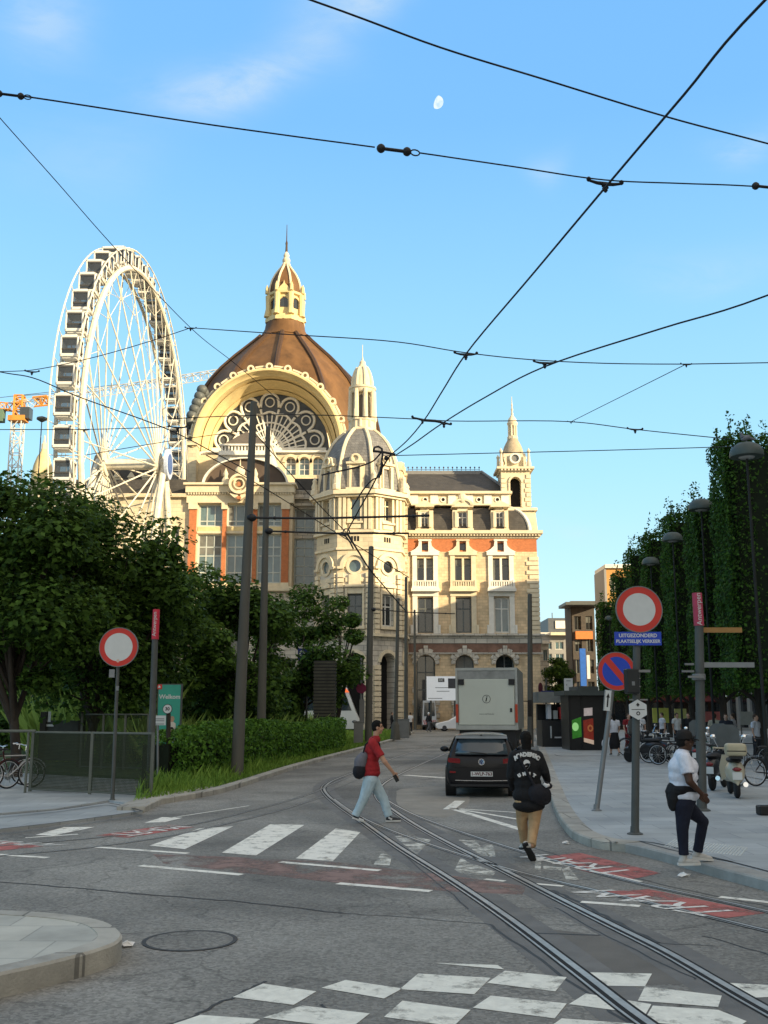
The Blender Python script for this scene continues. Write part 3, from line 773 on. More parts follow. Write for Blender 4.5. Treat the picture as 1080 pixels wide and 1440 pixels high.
# mansard
def hip_roof(name, xl, xr, z0, z1, d0, depth, inset, n, mat, convex=True, xinset=None):
    mb = MB(); rows = []
    for i in range(n+1):
        t = i/n
        if convex: zz = z0+(z1-z0)*math.sin(t*math.pi/2); s_ = inset*(1-math.cos(t*math.pi/2))
        else: zz = z0+(z1-z0)*t; s_ = inset*t
        xs = s_ if xinset is None else s_*xinset/inset
        rows.append([TW(xl, zz, d0+s_), TW(xr-xs, zz, d0+s_), TW(xr-xs, zz, d0+depth-s_), TW(xl, zz, d0+depth-s_)])
    vs = [v for r_ in rows for v in r_]; fs = []
    for i in range(n):
        for k in range(4): fs.append((i*4+k, i*4+(k+1) % 4, (i+1)*4+(k+1) % 4, (i+1)*4+k))
    fs.append(tuple((n)*4+k for k in range(4)))
    mb.add(vs, fs); return mb.build(name, mat, ST)
hip_roof('mansard_roof', wl, U(748), Z(747.5), Z(708), .25, 16, U(33)-U(0), 10, M_SLATE)
mb = MB(); pr = []
for i in range(11):
    t = i/10*math.pi/2; pr.append(TW(U(748)-(U(33)-U(0))*(1-math.cos(t)), Z(747.5)+(Z(708)-Z(747.5))*math.sin(t), .25+(U(33)-U(0))*(1-math.cos(t))))
mb.tube(pr, .2, 6); mb.build('hip_rib', M_WHITE, ST)
dz = U(33)-U(0)
Z0_ = Z
Z = lambda py: FZ(py, YW+dz-.6)
mb = MB(); bx(mb, TW, wl, U(722), Z(709.5), Z(694), dz-.5, 14); bx(mb, TW, wl, U(726), Z(695), Z(691.5), dz-1.0, 13.5); bx(mb, TW, wl, U(724), Z(711), Z(708.8), dz-.8, 13)
mb.build('attic_wall', M_CREAMP, ST)
for c in (584, 613, 639, 664, 691, 716):
    mb = MB(); bx(mb, TW, U(c-5.5), U(c+5.5), Z(709), Z(695.5), dz-.66, dz-.49); mb.build('attic_panel', M_WHITE, ST)
mb = MB()
for c in (600, 626, 652, 678, 705):
    cc = U(c); w_ = (U(2.6)-U(0)); mb.disc(cc, Z(702.5), w_, dz-.515, 14, TW)
mb.build('oculus', M_VOID, ST)
mb = MB()
for c in (600, 626, 652, 678, 705): mb.arc(U(c), Z(702.5), U(2.6)-U(0), U(4.0)-U(0), dz-.6, dz-.49, 0, 2*math.pi, 16, TW)
mb.build('oculus_ring', M_WHITE, ST)
Z = lambda py: FZ(py, YW+dz-.3) if py > 680 else FZ(py, YW+dz+4.4)
hip_roof('roof', wl, U(725), Z(691.6), Z(664.5), dz-.2, 11.0, 4.6, 3, M_SLATE, False, U(36)-U(0))
mb = MB(); mb.tube([TW(U(725)-.1, Z(691.6)+.1, dz-.2), TW(U(689), Z(664.5)+.1, dz+4.4)], .16, 6); bx(mb, TW, wl, U(689), Z(665.5), Z(662.5), dz+4.2, dz+4.9)
bx(mb, TW, wl, U(686), Z(668.5), Z(665.6), dz+4.0, dz+4.3)
mb.build('ridge', mk('lead_ridge', (.2, .2, .2), rough=.5), ST)
mb = MB()
for k in range(17):
    u = U(577+k*6.8); mb.tube([TW(u, Z(662.6), dz+4.5), TW(u, Z(657.5), dz+4.5)], .03, 5); mb.ell(TW(u, Z(657.2), dz+4.5), .09, .09, .12, 6, 4)
mb.tube([TW(U(577), Z(660), dz+4.5), TW(U(687), Z(660), dz+4.5)], .025, 4)
mb.build('ridge_cresting', M_DOMERIB, ST)
Z = lambda py: FZ(py, YW+.2)
for c in (598, 652, 705):
    big = 1.1 if c == 652 else .95
    d = MB()
    for s in (-1, 1): bx(d, TW, *sorted((U(c+s*6.6*big), U(c+s*13*big))), Z(744), Z(718), -.10 if c == 652 else .1, 2.4)
    bx(d, TW, U(c-14*big), U(c+14*big), Z(747.4), Z(743.9), -.2 if c == 652 else .05, 2.4); bx(d, TW, U(c-6.6*big), U(c+6.6*big), Z(719.5), Z(713), .0 if c == 652 else .2, 2.4)
    for s in (-1, 1): bx(d, TW, *sorted((U(c+s*6.7*big), U(c+s*10*big))), Z(742), Z(720), -.24, -.08 if c == 652 else .12)
    bx(d, TW, U(c-14*big), U(c+14*big), Z(714), Z(711.5), -.35, 2.4)
    if c == 652:
        d.arc(U(c), Z(711.6), 0.0, U(c+14)-U(c), -.3, 2.4, 0, math.pi, 14, TW, .62); d.ell(TW(U(c), Z(702), -.2), .5, .3, .55, 10, 6)
        d.arc(U(c), Z(711.6), U(c+11)-U(c), U(c+15)-U(c), -.45, -.2, 0, math.pi, 14, TW, .62)
    else:
        d.prism([(U(c-14), Z(711.6)), (U(c+14), Z(711.6)), (U(c), Z(704.5))], -.3, 2.4, TW)
    o = d.build('dormer', M_CREAMP, ST)
    window(o, TW, U(c-6.6*big), U(c+6.6*big), Z(744), Z(719.4), .35, 2, 1, .13, M_WFRAME, M_GLASS, zs=(.66,))

# clock tower at the right end ------------------------------------------------
ctx, cty = U(732), YW+3.4
hwT = U(753)-U(732)
def TC(u, w, d): return Vector((ctx+u, cty-hwT+d, w))
def TCr(u, w, d): return Vector((ctx+hwT-d, cty+u, w))
def TCl(u, w, d): return Vector((ctx-hwT+d, cty-u, w))
Z = lambda py: FZ(py, cty-hwT*(1 if py > 640 else .3))
CT = MB()
zb0, zb1 = Z(715), Z(663)
hole = [(-(U(7.8)-U(0)), U(7.8)-U(0), Z(713), Z(671), 1)]
for T in (TC, TCr, TCl): wall_panel(CT, T, -hwT, hwT, zb0, zb1, hole, .8)
bx(CT, TC, -hwT-.25, hwT+.35, Z(748), zb0, -.2, hwT*2+.2)
bx(CT, TC, -hwT-.45, hwT+.65, Z(719), Z(715), -.5, hwT*2+.4)
CT.prism([(hwT+.3, Z(748)), (hwT+.7, Z(748)), (hwT+.5, Z(722)), (hwT+.3, Z(719))], -.1, 1.5, TC)
for T in (TC, TCr):
    CT.arc(0, Z(671)-(U(7.8)-U(0)), U(7.8)-U(0)+.02, U(10.5)-U(0), -.15, .04, 0, math.pi, 14, T)
    for s in (-1, 1): bx(CT, T, *sorted((s*(U(7.9)-U(0)), s*(U(10.5)-U(0)))), Z(713), Z(679), -.12, .04)
    for s in (-1, 1):
        for k in range(7): bx(CT, T, *sorted((s*(hwT-.01), s*(hwT-(.55 if k % 2 else .4)))), zb0+.25+k*.5, zb0+.25+k*.5+.42, -.1, .03)
bx(CT, TC, -hwT-.15, hwT+.15, Z(663), Z(660), -.15, hwT*2+.15); bx(CT, TC, -hwT-.45, hwT+.45, Z(660), Z(657), -.4, hwT*2+.4)
dentils(CT, TC, -hwT-.1, hwT+.1, Z(662.4), Z(660), -.38, -.14, 9)
bx(CT, TC, -hwT+.35, hwT-.35, Z(657), Z(640), .3, hwT*2-.3)
for s in (-1, 1):     # scrolls and corner pinnacles
    CT.prism([(s*(hwT-.2), Z(657)), (s*.9, Z(657)), (s*.9, Z(641)), (s*1.2, Z(645)), (s*(hwT-.5), Z(652))], -.05, .6, TC)
    for dd in (.05, hwT*2-.05):
        CT.lathe(TC(s*(hwT-.05), 0, dd), [(.24, Z(657)), (.24, Z(650)), (.16, Z(648)), (.13, Z(640)), (.20, Z(637.5)), (.10, Z(635.5)), (.0001, Z(633))], 8)
CTo = CT.build('clock_tower', M_CREAMP, ST, smooth=30)
mb = MB(); bx(mb, TC, -hwT+.85, hwT-.85, zb0+.05, zb1-.05, .9, hwT*2-.9); mb.build('bell_chamber', M_VOID, CTo)
mb = MB(); mb.arc(0, Z(645), U(5.6)-U(0), U(8)-U(0), -.25, .32, 0, 2*math.pi, 24, TC); mb.build('clock_ring', M_WHITE, CTo)
mb = MB(); mb.arc(0, Z(645), 0.001, U(5.7)-U(0), -.08, .31, 0, 2*math.pi, 24, TC); mb.build('clock_face', mk('grey_clock_face', (.17, .17, .16), rough=.4), CTo)
mb = MB(); c_ = (ctx, cty, 0); q = lambda h: U(h)-U(0)
mb.lathe(c_, [(q(16.5), Z(641)), (q(16.5), Z(638)), (q(15.4), Z(634)), (q(13.5), Z(628)), (q(10.5), Z(622)), (q(8), Z(618)), (q(7.8), Z(616))], 16)
mb.build('small_dome', mk('stone_dome', (.36, .30, .21), rough=.7, var=.2), CTo, smooth=40)
mb = MB()
mb.lathe(c_, [(q(8), Z(617)), (q(8), Z(613)), (q(6.6), Z(612.5)), (q(6.6), Z(612))], 8)
for k in range(8):
    a = math.pi/8+k*math.pi/4; p = Vector((ctx+math.cos(a)*q(5.7), cty+math.sin(a)*q(5.7), 0)); mb.tube([p+Vector((0, 0, Z(612.5))), p+Vector((0, 0, Z(596)))], .10, 6)
mb.lathe(c_, [(q(6.6), Z(598)), (q(7.4), Z(596)), (q(8.3), Z(594)), (q(7), Z(592.5)), (q(6), Z(588)), (q(3.6), Z(585)), (q(1.6), Z(582)), (q(2.0), Z(580)), (q(1.2), Z(578)), (q(1.8), Z(574)), (q(.8), Z(571)), (q(1.3), Z(568)), (q(.6), Z(565)), (.03, Z(556))], 12)
mb.build('lantern', M_CREAMP, CTo, smooth=35)

# ======== octagonal corner turret ===========================================
YO = 104.0
UO = lambda px: FX(px, YO, 760)
ZO = lambda py: FZ(py, YO-4.2)
ocx, ocy = UO(508), YO
AP = UO(508+59)-UO(508)
pxm = AP/59
side = AP*2*math.tan(math.pi/8)/2
def TO(k):
    a = -math.pi/2+R(-6.8)+k*math.pi/4
    n = Vector((math.cos(a), math.sin(a), 0)); t = Vector((-math.sin(a), math.cos(a), 0))
    def T(u, w, d): 
        p = Vector((ocx, ocy, 0))+n*(AP-d)+t*u; return Vector((p.x, p.y, w))
    return T
TR = thing('tmp', '', '') if False else None
lowm, upm, trim = MB(), MB(), MB()
wn = []
for k in range(-3, 5):
    T = TO(k)
    if k in (-1, 0, 1, 2):
        hw1 = 11*pxm*(1.0 if k == 0 else .98)
        door = (-12*pxm, 12*pxm, .05, ZO(918), 1)
        f1 = (-10*pxm, 10*pxm, ZO(880), ZO(835))
        wall_panel(lowm, T, -side, side, 0, ZO(893), [door], 1.2)
        wall_panel(lowm, T, -side, side, ZO(893), ZO(806), [f1], .5)
        ro = 9*pxm; rnd = (-ro, ro, ZO(796)-ro, ZO(796)+ro)
        wall_panel(upm, T, -side, side, ZO(806), ZO(770), [rnd], .5)
        f2 = (-7*pxm, 7*pxm, ZO(731), ZO(700))
        wall_panel(upm, T, -side, side, ZO(770), ZO(696), [f2], .45)
        # round window: fill the corners of the square opening with a ring
        trim.arc(0, ZO(796), ro*.92, ro*1.32, -.14, .12, 0, 2*math.pi, 22, T)
        for q_ in range(4):
            a0 = q_*math.pi/2; pts = [(ro*.95*math.cos(a0+i*math.pi/12), ZO(796)+ro*.95*math.sin(a0+i*math.pi/12)) for i in range(7)]
            cxn = (ro*1.02*(1 if q_ in (0, 3) else -1), ZO(796)+ro*1.02*(1 if q_ in (0, 1) else -1))
            upm.add([T(*cxn, .02)]+[T(*p, .02) for p in pts], [(0, i+1, i+2) for i in range(6)])
        trim.arc(0, ZO(797), 15*pxm, 20*pxm, -.3, .05, 0, math.pi, 20, T)
        trim.arc(0, ZO(797), 12.6*pxm, 15*pxm, -.14, .05, 0, math.pi, 20, T)
        for s in (-1, 1):
            bx(trim, T, *sorted((s*15*pxm, s*23.4*pxm)), ZO(800), ZO(796.6), -.36, .03)
            for i in range(13):       # banded pilasters
                zz = ZO(893)+.1+i*.5
                if zz+.42 < ZO(800.2): bx(trim, T, *sorted((s*15.2*pxm, s*23*pxm)), zz, zz+.40, -.26, .03)
            for i in range(12):
                zz = .2+i*.5
                if zz+.42 < ZO(905): bx(trim, T, *sorted((s*13*pxm, s*23.6*pxm)), zz, zz+.41, -.24, .03)
        bx(trim, T, -12.6*pxm, 12.6*pxm, ZO(818), ZO(812), -.12, .03); bx(trim, T, -13*pxm, 13*pxm, ZO(825.5), ZO(822), -.3, .03)
        trim.prism([(-13.5*pxm, ZO(822)), (13.5*pxm, ZO(822)), (0, ZO(815.5))], -.24, .02, T) if k != 0 else bx(trim, T, -8*pxm, 8*pxm, ZO(821.8), ZO(808), -.2, .02)
        for s in (-1, 1): bx(trim, T, *sorted((s*10.1*pxm, s*13*pxm)), ZO(881), ZO(827), -.16, .03)
        bx(trim, T, -14*pxm, 14*pxm, ZO(884.5), ZO(880.5), -.35, .03)
        bx(trim, T, -10*pxm, 10*pxm, ZO(834.5), ZO(827), -.06, .05)
        trim.arc(0, ZO(918)-12*pxm, 12.2*pxm, 16.5*pxm, -.2, .03, 0, math.pi, 16, T)
        # band, panels and paired pilasters beside the upper window
        for s in (-1, 1):
            bx(trim, T, *sorted((s*7.1*pxm, s*10.5*pxm)), ZO(734), ZO(699), -.16, .03)
            bx(trim, T, *sorted((s*12.5*pxm, s*16.5*pxm)), ZO(745), ZO(700), -.3, .03)
            bx(trim, T, *sorted((s*18.5*pxm, s*22.5*pxm)), ZO(745), ZO(700), -.3, .03)
        bx(trim, T, -11*pxm, 11*pxm, ZO(736), ZO(733.5), -.28, .03); bx(trim, T, -8*pxm, 8*pxm, ZO(743), ZO(737), -.12, .03)
        bx(trim, T, -7*pxm, 7*pxm, ZO(748.5), ZO(746), -.1, .03)
        wn.append((T, k, f1, f2, ro, door))
    else:
        wall_panel(lowm, T, -side, side, 0, ZO(806), [], .5); wall_panel(upm, T, -side, side, ZO(806), ZO(696), [], .5)
lowm.build('turret_base', M_GREY, ST)
TU = upm.build('turret', M_CREAM, ST)
for (w0, w1, e) in ((895, 891, .55), (773, 770, .18), (749, 745.5, .30), (699, 696, .45), (696, 690.5, .75), (690.5, 688.5, .45)):
    trim.lathe((ocx, ocy, 0), [((AP+e)/math.cos(math.pi/8), ZO(w0)), ((AP+e)/math.cos(math.pi/8), ZO(w1)), (AP*.8, ZO(w1)+.002)], 8, rot=-math.pi/2+R(-6.8)+math.pi/8)
trim.build('turret_trim', M_CREAMP, ST)
for T, k, f1, f2, ro, door in wn:
    window(ST, T, *f1, .38, 2, 1, .14, M_WFRAME if k == 1 else M_DFRAME, M_GLASS, zs=(.62,))
    window(ST, T, *f2, .35, 2 if k else 1, 1, .12, M_CREAMP, M_GLASS if k else M_GLASSB, zs=(.7,) if k else ())
    mb = MB(); mb.arc(0, ZO(796), .001, ro*.95, .10, .16, 0, 2*math.pi, 22, T); mb.build('round_window', M_GLASSB if k < 1 else M_GLASS, ST)
    mb = MB(); bx(mb, T, door[0]-.05, door[1]+.05, .05, door[3]+.05, 1.18, 1.3); mb.build('doorway', M_VOID, ST)
    mb = MB()
    for i in (-1, 0, 1): bx(mb, T, i*4.2*pxm-1.4*pxm, i*4.2*pxm+1.4*pxm, ZO(761), ZO(754), -.02, .03)
    mb.build('vent_window', M_VOID, ST)
# pier between the turret and the wing
mb = MB()
for k in range(46):
    z0 = .1+k*.5
    if z0+.44 > ZO(698): break
    bx(mb, TW, UO(560), UO(573.5), z0, z0+.43, -.9 if k % 2 else -.84, .9)
bx(mb, TW, UO(560), UO(573.5), 0, ZO(698), -.75, .9); bx(mb, TW, UO(559), UO(575.5), ZO(698), ZO(690), -1.2, .9)
bx(mb, TW, UO(563), UO(572), ZO(690), ZO(655), -.6, 1.2); bx(mb, TW, UO(562), UO(573.5), ZO(655), ZO(651), -.8, 1.3); bx(mb, TW, UO(566), UO(571), ZO(651), ZO(641), -.3, .9)
mb.build('pier', M_CREAM, ST)
# cupola
oq = lambda p: p*pxm
rot8 = -math.pi/2+R(-6.8)+math.pi/8
prof = [(62, 688.5), (60.5, 675), (57.5, 660), (53.5, 645), (48.5, 632), (42.5, 622), (35, 614), (27, 608), (20.5, 604)]
ZQ = lambda r_, y_: FZ(y_, YO-r_*pxm*.7)
mb = MB(); mb.lathe((ocx, ocy, 0), [(oq(r_), ZQ(r_, y_)) for r_, y_ in prof], 8, rot=rot8)
CU = mb.build('cupola', M_TURSLATE, ST)
mb = MB()
for k in range(8):
    a = rot8+k*math.pi/4
    mb.tube([Vector((ocx+oq(r_+.3)*math.cos(a), ocy+oq(r_+.3)*math.sin(a), ZQ(r_, y_))) for r_, y_ in prof], .19, 6)
mb.build('cupola_rib', M_CREAMP, CU)
for k in (-1, 0, 1, 2):      # dormers of the cupola
    T = TO(k); d = MB(); d0 = .1
    for s in (-1, 1): bx(d, T, *sorted((s*6*pxm, s*12*pxm)), ZO(688), ZO(652), d0, d0+2.6)
    bx(d, T, -6*pxm, 6*pxm, ZO(656.5), ZO(652), d0+.1, d0+2.6); bx(d, T, -13*pxm, 13*pxm, ZO(652), ZO(649), d0-.2, d0+2.6)
    d.arc(0, ZO(649), 0.001, 9.5*pxm, d0-.05, d0+2.8, 0, math.pi, 16, T, 1.25); d.arc(0, ZO(644.5), 4.2*pxm, 6*pxm, d0-.25, d0, 0, 2*math.pi, 14, T)
    for s in (-1, 1): bx(d, T, *sorted((s*6.2*pxm, s*8.5*pxm)), ZO(686), ZO(654), d0-.15, d0+.02)
    bx(d, T, -13*pxm, 13*pxm, ZO(688.4), ZO(685.5), d0-.25, d0+.5)
    o = d.build('dormer', M_CREAMP, ST)
    window(o, T, -6*pxm, 6*pxm, ZO(687.5), ZO(656.4), d0+.5, 2, 1, .13, M_WFRAME, M_GLASS if k == 0 else M_GLASSB, zs=(.62,))
for k in range(8):           # ornaments standing on the turret's corners
    a = rot8+k*math.pi/4; r_ = (AP+.25)/math.cos(math.pi/8)
    mb = MB() if k == 0 else mb
    mb.lathe((ocx+r_*math.cos(a), ocy+r_*math.sin(a), 0), [(.42, ZO(688.6)), (.42, ZO(682)), (.3, ZO(680.5)), (.34, ZO(676)), (.2, ZO(671)), (.26, ZO(668.5)), (.0001, ZO(662))], 8)
mb.build('corner_urn', M_CREAMP, ST, smooth=40)
ZOc = lambda py: FZ(py, YO-(.9 if py > 512 else .2))
mb = MB(); C0 = (ocx+.05, ocy, 0)
mb.lathe(C0, [(oq(20.5), ZOc(605)), (oq(20.5), ZOc(601)), (oq(19.3), ZOc(600.5)), (oq(19.3), ZOc(592)), (oq(20.8), ZOc(590.5)), (oq(20.8), ZOc(588.5)), (oq(14), ZOc(588))], 8, rot=rot8)
for k in range(8):
    a = rot8+k*math.pi/4; ct, st_ = math.cos(a), math.sin(a)
    p = Vector((C0[0]+oq(17.2)*ct, C0[1]+oq(17.2)*st_, 0)); mb.tube([p+Vector((0, 0, ZOc(589))), p+Vector((0, 0, ZOc(547)))], [.30, .24], 8)
    p = Vector((C0[0]+oq(18)*math.cos(a+.39), C0[1]+oq(18)*math.sin(a+.39), 0)); mb.tube([p+Vector((0, 0, ZOc(601))), p+Vector((0, 0, ZOc(590)))], .14, 6)
    q_ = Vector((C0[0]+oq(19.5)*ct, C0[1]+oq(19.5)*st_, 0)); mb.tube([q_+Vector((0, 0, ZOc(588))), q_+Vector((0, 0, ZOc(576))), q_+Vector((0, 0, ZOc(573)))], [.18, .14, .02], 6)
mb.lathe(C0, [(oq(11.5), ZOc(589)), (oq(11.5), ZOc(550))], 8, rot=rot8)
mb.lathe(C0, [(oq(16), ZOc(551)), (oq(18), ZOc(549)), (oq(18.5), ZOc(546)), (oq(20), ZOc(545)), (oq(20), ZOc(542.5)), (oq(14.5), ZOc(541)), (oq(14.5), ZOc(536)), (oq(13.5), ZOc(528)), (oq(11), ZOc(520)), (oq(7.5), ZOc(514)), (oq(4.2), ZOc(511)), (oq(4.4), ZOc(508.5)), (oq(1.6), ZOc(506)), (oq(.5), ZOc(500)), (.03, ZOc(484))], 16)
for k in range(8):
    a = rot8+k*math.pi/4; mb.tube([Vector((C0[0]+oq(r_)*math.cos(a), C0[1]+oq(r_)*math.sin(a), ZOc(y_))) for r_, y_ in ((15, 541), (14.8, 535), (13.8, 528), (11.3, 520), (7.8, 514))], .14, 6)
mb.build('cupola_lantern', M_CREAMP, ST, smooth=35)
mb = MB()
for k in range(8):      # the lantern's dark openings
    a = rot8+math.pi/8+k*math.pi/4; n = Vector((math.cos(a), math.sin(a), 0)); t = Vector((-n.y, n.x, 0)); ap = oq(11.55)*math.cos(math.pi/8)+.03
    b0 = Vector((C0[0], C0[1], 0))+n*ap
    mb.add([b0+t*s_*oq(2.7)+Vector((0, 0, z_)) for s_, z_ in ((-1, ZOc(585)), (1, ZOc(585)), (1, ZOc(556)), (0, ZOc(553)), (-1, ZOc(556)))], [(0, 1, 2, 3, 4)])
mb.build('lantern_opening', M_DARKROOF, ST)

# ======== brick pilastered block left of the turret ==========================
YB = 108.0
UB = lambda px: FX(px, YB, 750)
ZB = lambda py: FZ(py, YB)
def TB(u, w, d): return Vector((u, YB+d, w))
x0, x1 = UB(263), UB(411)
bays = ((278.5, 312.5), (318.5, 355.5), (361.5, 396))
mb = MB(); wall_panel(mb, TB, x0, x1, ZB(832), ZB(690), [(UB(a), UB(b), ZB(820), ZB(751)) for a, b in bays]+[(UB(a), UB(b), ZB(740), ZB(709)) for a, b in bays], .6)
bx(mb, TB, x0, x1, ZB(832), ZB(690), 1.2, 14)
mb.build('wall', M_CREAMP, ST)
mb = MB()
for a, b in ((266, 276), (312.6, 318.4), (355.6, 361.4), (396.5, 406.5)): bx(mb, TB, UB(a), UB(b), ZB(820), ZB(717), -.35 if b-a > 7 else -.22, .03)
mb.build('brick_pilaster', M_BRICK, ST)
mb = MB()
for a, b in ((266, 276), (312.6, 318.4), (355.6, 361.4), (396.5, 406.5)):
    bx(mb, TB, UB(a-1.2), UB(b+1.2), ZB(717), ZB(708), -.5, .03); bx(mb, TB, UB(a-1), UB(b+1), ZB(826), ZB(820), -.5, .03)
bx(mb, TB, x0-.1, x1+.1, ZB(708), ZB(694), -.45, .9); bx(mb, TB, x0-.2, x1+.2, ZB(694), ZB(681), -.7, .9); bx(mb, TB, x0-.4, x1+.4, ZB(684), ZB(681), -1.0, 1.5)
dentils(mb, TB, x0, x1, ZB(697), ZB(694.2), -.65, -.44, 40)
bx(mb, TB, x0-.5, x1+.3, ZB(832), ZB(826), -.9, .8)
for a, b in bays: bx(mb, TB, UB(a-1.5), UB(b+1.5), ZB(750), ZB(747), -.1, .1)
mb.build('entablature', M_CREAMP, ST)
mb = MB()
for a, b in bays: bx(mb, TB, UB(a-.5), UB(b+.5), ZB(746.8), ZB(741), -.05, .1)
mb.build('spandrel', mk('yellow_spandrel', (.62, .50, .26), rough=.6), ST)
for a, b in bays:
    window(ST, TB, UB(a), UB(b), ZB(820), ZB(751), .4, 3, 4, .16, M_GFRAME, M_GLASSB, zs=(.22, .56, .74))
    window(ST, TB, UB(a), UB(b), ZB(740), ZB(709), .4, 3, 2, .16, M_GFRAME, M_GLASSB, zs=(.25,))
# ground floor under it
mb = MB(); wall_panel(mb, TB, x0-14, x1+6, 0, ZB(832), [(UB(a+4), UB(b-4), .1, ZB(880), 1) for a, b in bays], .8); bx(mb, TB, x0-14, x1+6, 0, ZB(832), 1.2, 14); mb.build('wall', M_GREY, ST)
for a, b in bays: window(ST, TB, UB(a+4), UB(b-4), .1, ZB(880), .6, 2, 3, .14, M_DFRAME, M_GLASS)
# left continuation, mostly behind the big wheel
mb = MB(); hl = [(UB(196+i*22), UB(208+i*22), ZB(a_), ZB(b_)) for i in range(3) for a_, b_ in ((775, 740), (815, 790))]
wall_panel(mb, TB, x0-14, x0, ZB(832), ZB(700), hl, .5); bx(mb, TB, x0-14, x0, ZB(832), ZB(700), 1.0, 14); bx(mb, TB, x0-14.3, x0, ZB(700), ZB(695), -.5, 14); mb.build('wall', M_CREAM, ST)
for h in hl: window(ST, TB, *h, .35, 2, 2, .12, M_WFRAME, M_GLASS)
mb = MB(); bx(mb, TB, x0-13.5, x0-.6, ZB(695), ZB(670), 1.5, 12); mb.build('roof', M_SLATE, ST)
# shaded glass bay between block and turret
def TG(u, w, d): return Vector((u, YB+2.4+d, w))
mb = MB(); wall_panel(mb, TG, UB(406), UB(446), 0, ZB(690), [(UB(411.5), UB(440), ZB(818), ZB(752)), (UB(411.5), UB(440), ZB(743), ZB(710))], .5); bx(mb, TG, UB(406), UB(446), 0, ZB(690), 1, 10)
bx(mb, TG, UB(406), UB(444), ZB(706), ZB(702), -.4, .3); bx(mb, TG, UB(406), UB(444), ZB(697), ZB(692), -.8, .3)
mb.build('wall', M_GREY, ST)
window(ST, TG, UB(411.5), UB(440), ZB(818), ZB(752), .35, 2, 5, .14, M_GFRAME, M_GLASSB, zs=(.2, .4, .62, .8))
window(ST, TG, UB(411.5), UB(440), ZB(743), ZB(710), .35, 2, 2, .14, M_GFRAME, M_GLASSB, zs=(.22,))
mb = MB(); balusters(mb, TG, UB(411), UB(444), ZB(692), ZB(685), -.7, -.4, 16, .08); mb.build('balustrade', M_GREY, ST)
mb = MB(); bx(mb, TG, UB(410), UB(445), ZB(685), ZB(665), .4, 6); mb.build('roof', M_SLATE, ST)
# lunette roof end over the brick block and the round cartouche
lcx, lcz = UB(342), ZB(681); lr = UB(342+61)-UB(342)
mb = MB(); mb.arc(lcx, lcz, .001, lr*.955, .75, 12, 0, math.pi, 32, TB, .66*1.0); mb.build('lunette', mk('brown_lunette', (.095, .07, .055), rough=.7, var=.2, scale=.5), ST)
mb = MB(); mb.arc(lcx, lcz, lr*.965, lr*1.01, .3, 3, 0, math.pi, 36, TB, .66); mb.build('lunette_moulding', M_WHITE, ST)
mb = MB(); mb.arc(lcx, lcz, lr*.952, lr*1.0, 3, 14, 0, math.pi, 30, TB, .64); mb.build('roof', M_DARKROOF, ST)
cz_, cx_ = ZB(684), UB(337); s1 = UB(1)-UB(0)
mb = MB()
for ro, ri, d in ((14.5, 11, -1.5), (10.9, 8, -1.2), (7.9, 6, -1.5), (5.9, 3.5, -1.1)): mb.arc(cx_, cz_, ri*s1, ro*s1, d, -.6, 0, 2*math.pi, 28, TB)
mb.ell(TB(cx_, ZB(665.5), -.9), .55, .4, .6, 10, 6); mb.tube([TB(cx_, ZB(664), -.9), TB(cx_, ZB(649), -.9)], [.12, .03], 6)
for s in (-1, 1):
    mb.lathe(TB(cx_+s*21*s1, 0, -.5), [(.42, ZB(681)), (.40, ZB(676)), (.2, ZB(672)), (.28, ZB(668)), (.12, ZB(663)), (.0001, ZB(659))], 8)
    mb.prism([(cx_+s*14*s1, ZB(697)), (cx_+s*18*s1, ZB(693)), (cx_+s*8*s1, ZB(702)), (cx_+s*2*s1, ZB(706)), (cx_+s*2*s1, ZB(699))], -1.3, -.6, TB)
mb.build('cartouche', M_CREAMP, ST, smooth=35)
mb = MB(); mb.arc(cx_, cz_, .001, 3.4*s1, -1.3, -.6, 0, 2*math.pi, 18, TB); mb.arc(cx_, ZB(703.5), .001, 3.4*s1, -1.45, -.6, 0, 2*math.pi, 14, TB, .7); mb.build('coat_of_arms', mk('gilt_red_stone', (.36, .15, .07), rough=.6, var=.4, scale=4), ST)
# small gabled front seen against the fan window
YP = 116.0
def TP(u, w, d): return Vector((u, YP+d, w))
UP = lambda px: FX(px, YP, 625)
ZP = lambda py: FZ(py, YP)
mb = MB(); dentils(mb, TP, UP(310), UP(380), ZP(634), ZP(627), 0, .5, 15); bx(mb, TP, UP(308), UP(382), ZP(640), ZP(634), -.2, 8); bx(mb, TP, UP(308), UP(382), ZP(627), ZP(624.5), -.2, 8); bx(mb, TP, UP(310), UP(380), ZP(634), ZP(627), .5, 8)
bx(mb, TP, UP(306), UP(384), ZP(700), ZP(640), .3, 8); mb.build('pediment_base', M_WHITE, ST)
mb = MB(); mb.prism([(UP(313), ZP(624.4)), (UP(378), ZP(624.4)), (UP(346), ZP(606))], .2, 7.5, TP); mb.build('gable', M_DARKROOF, ST)

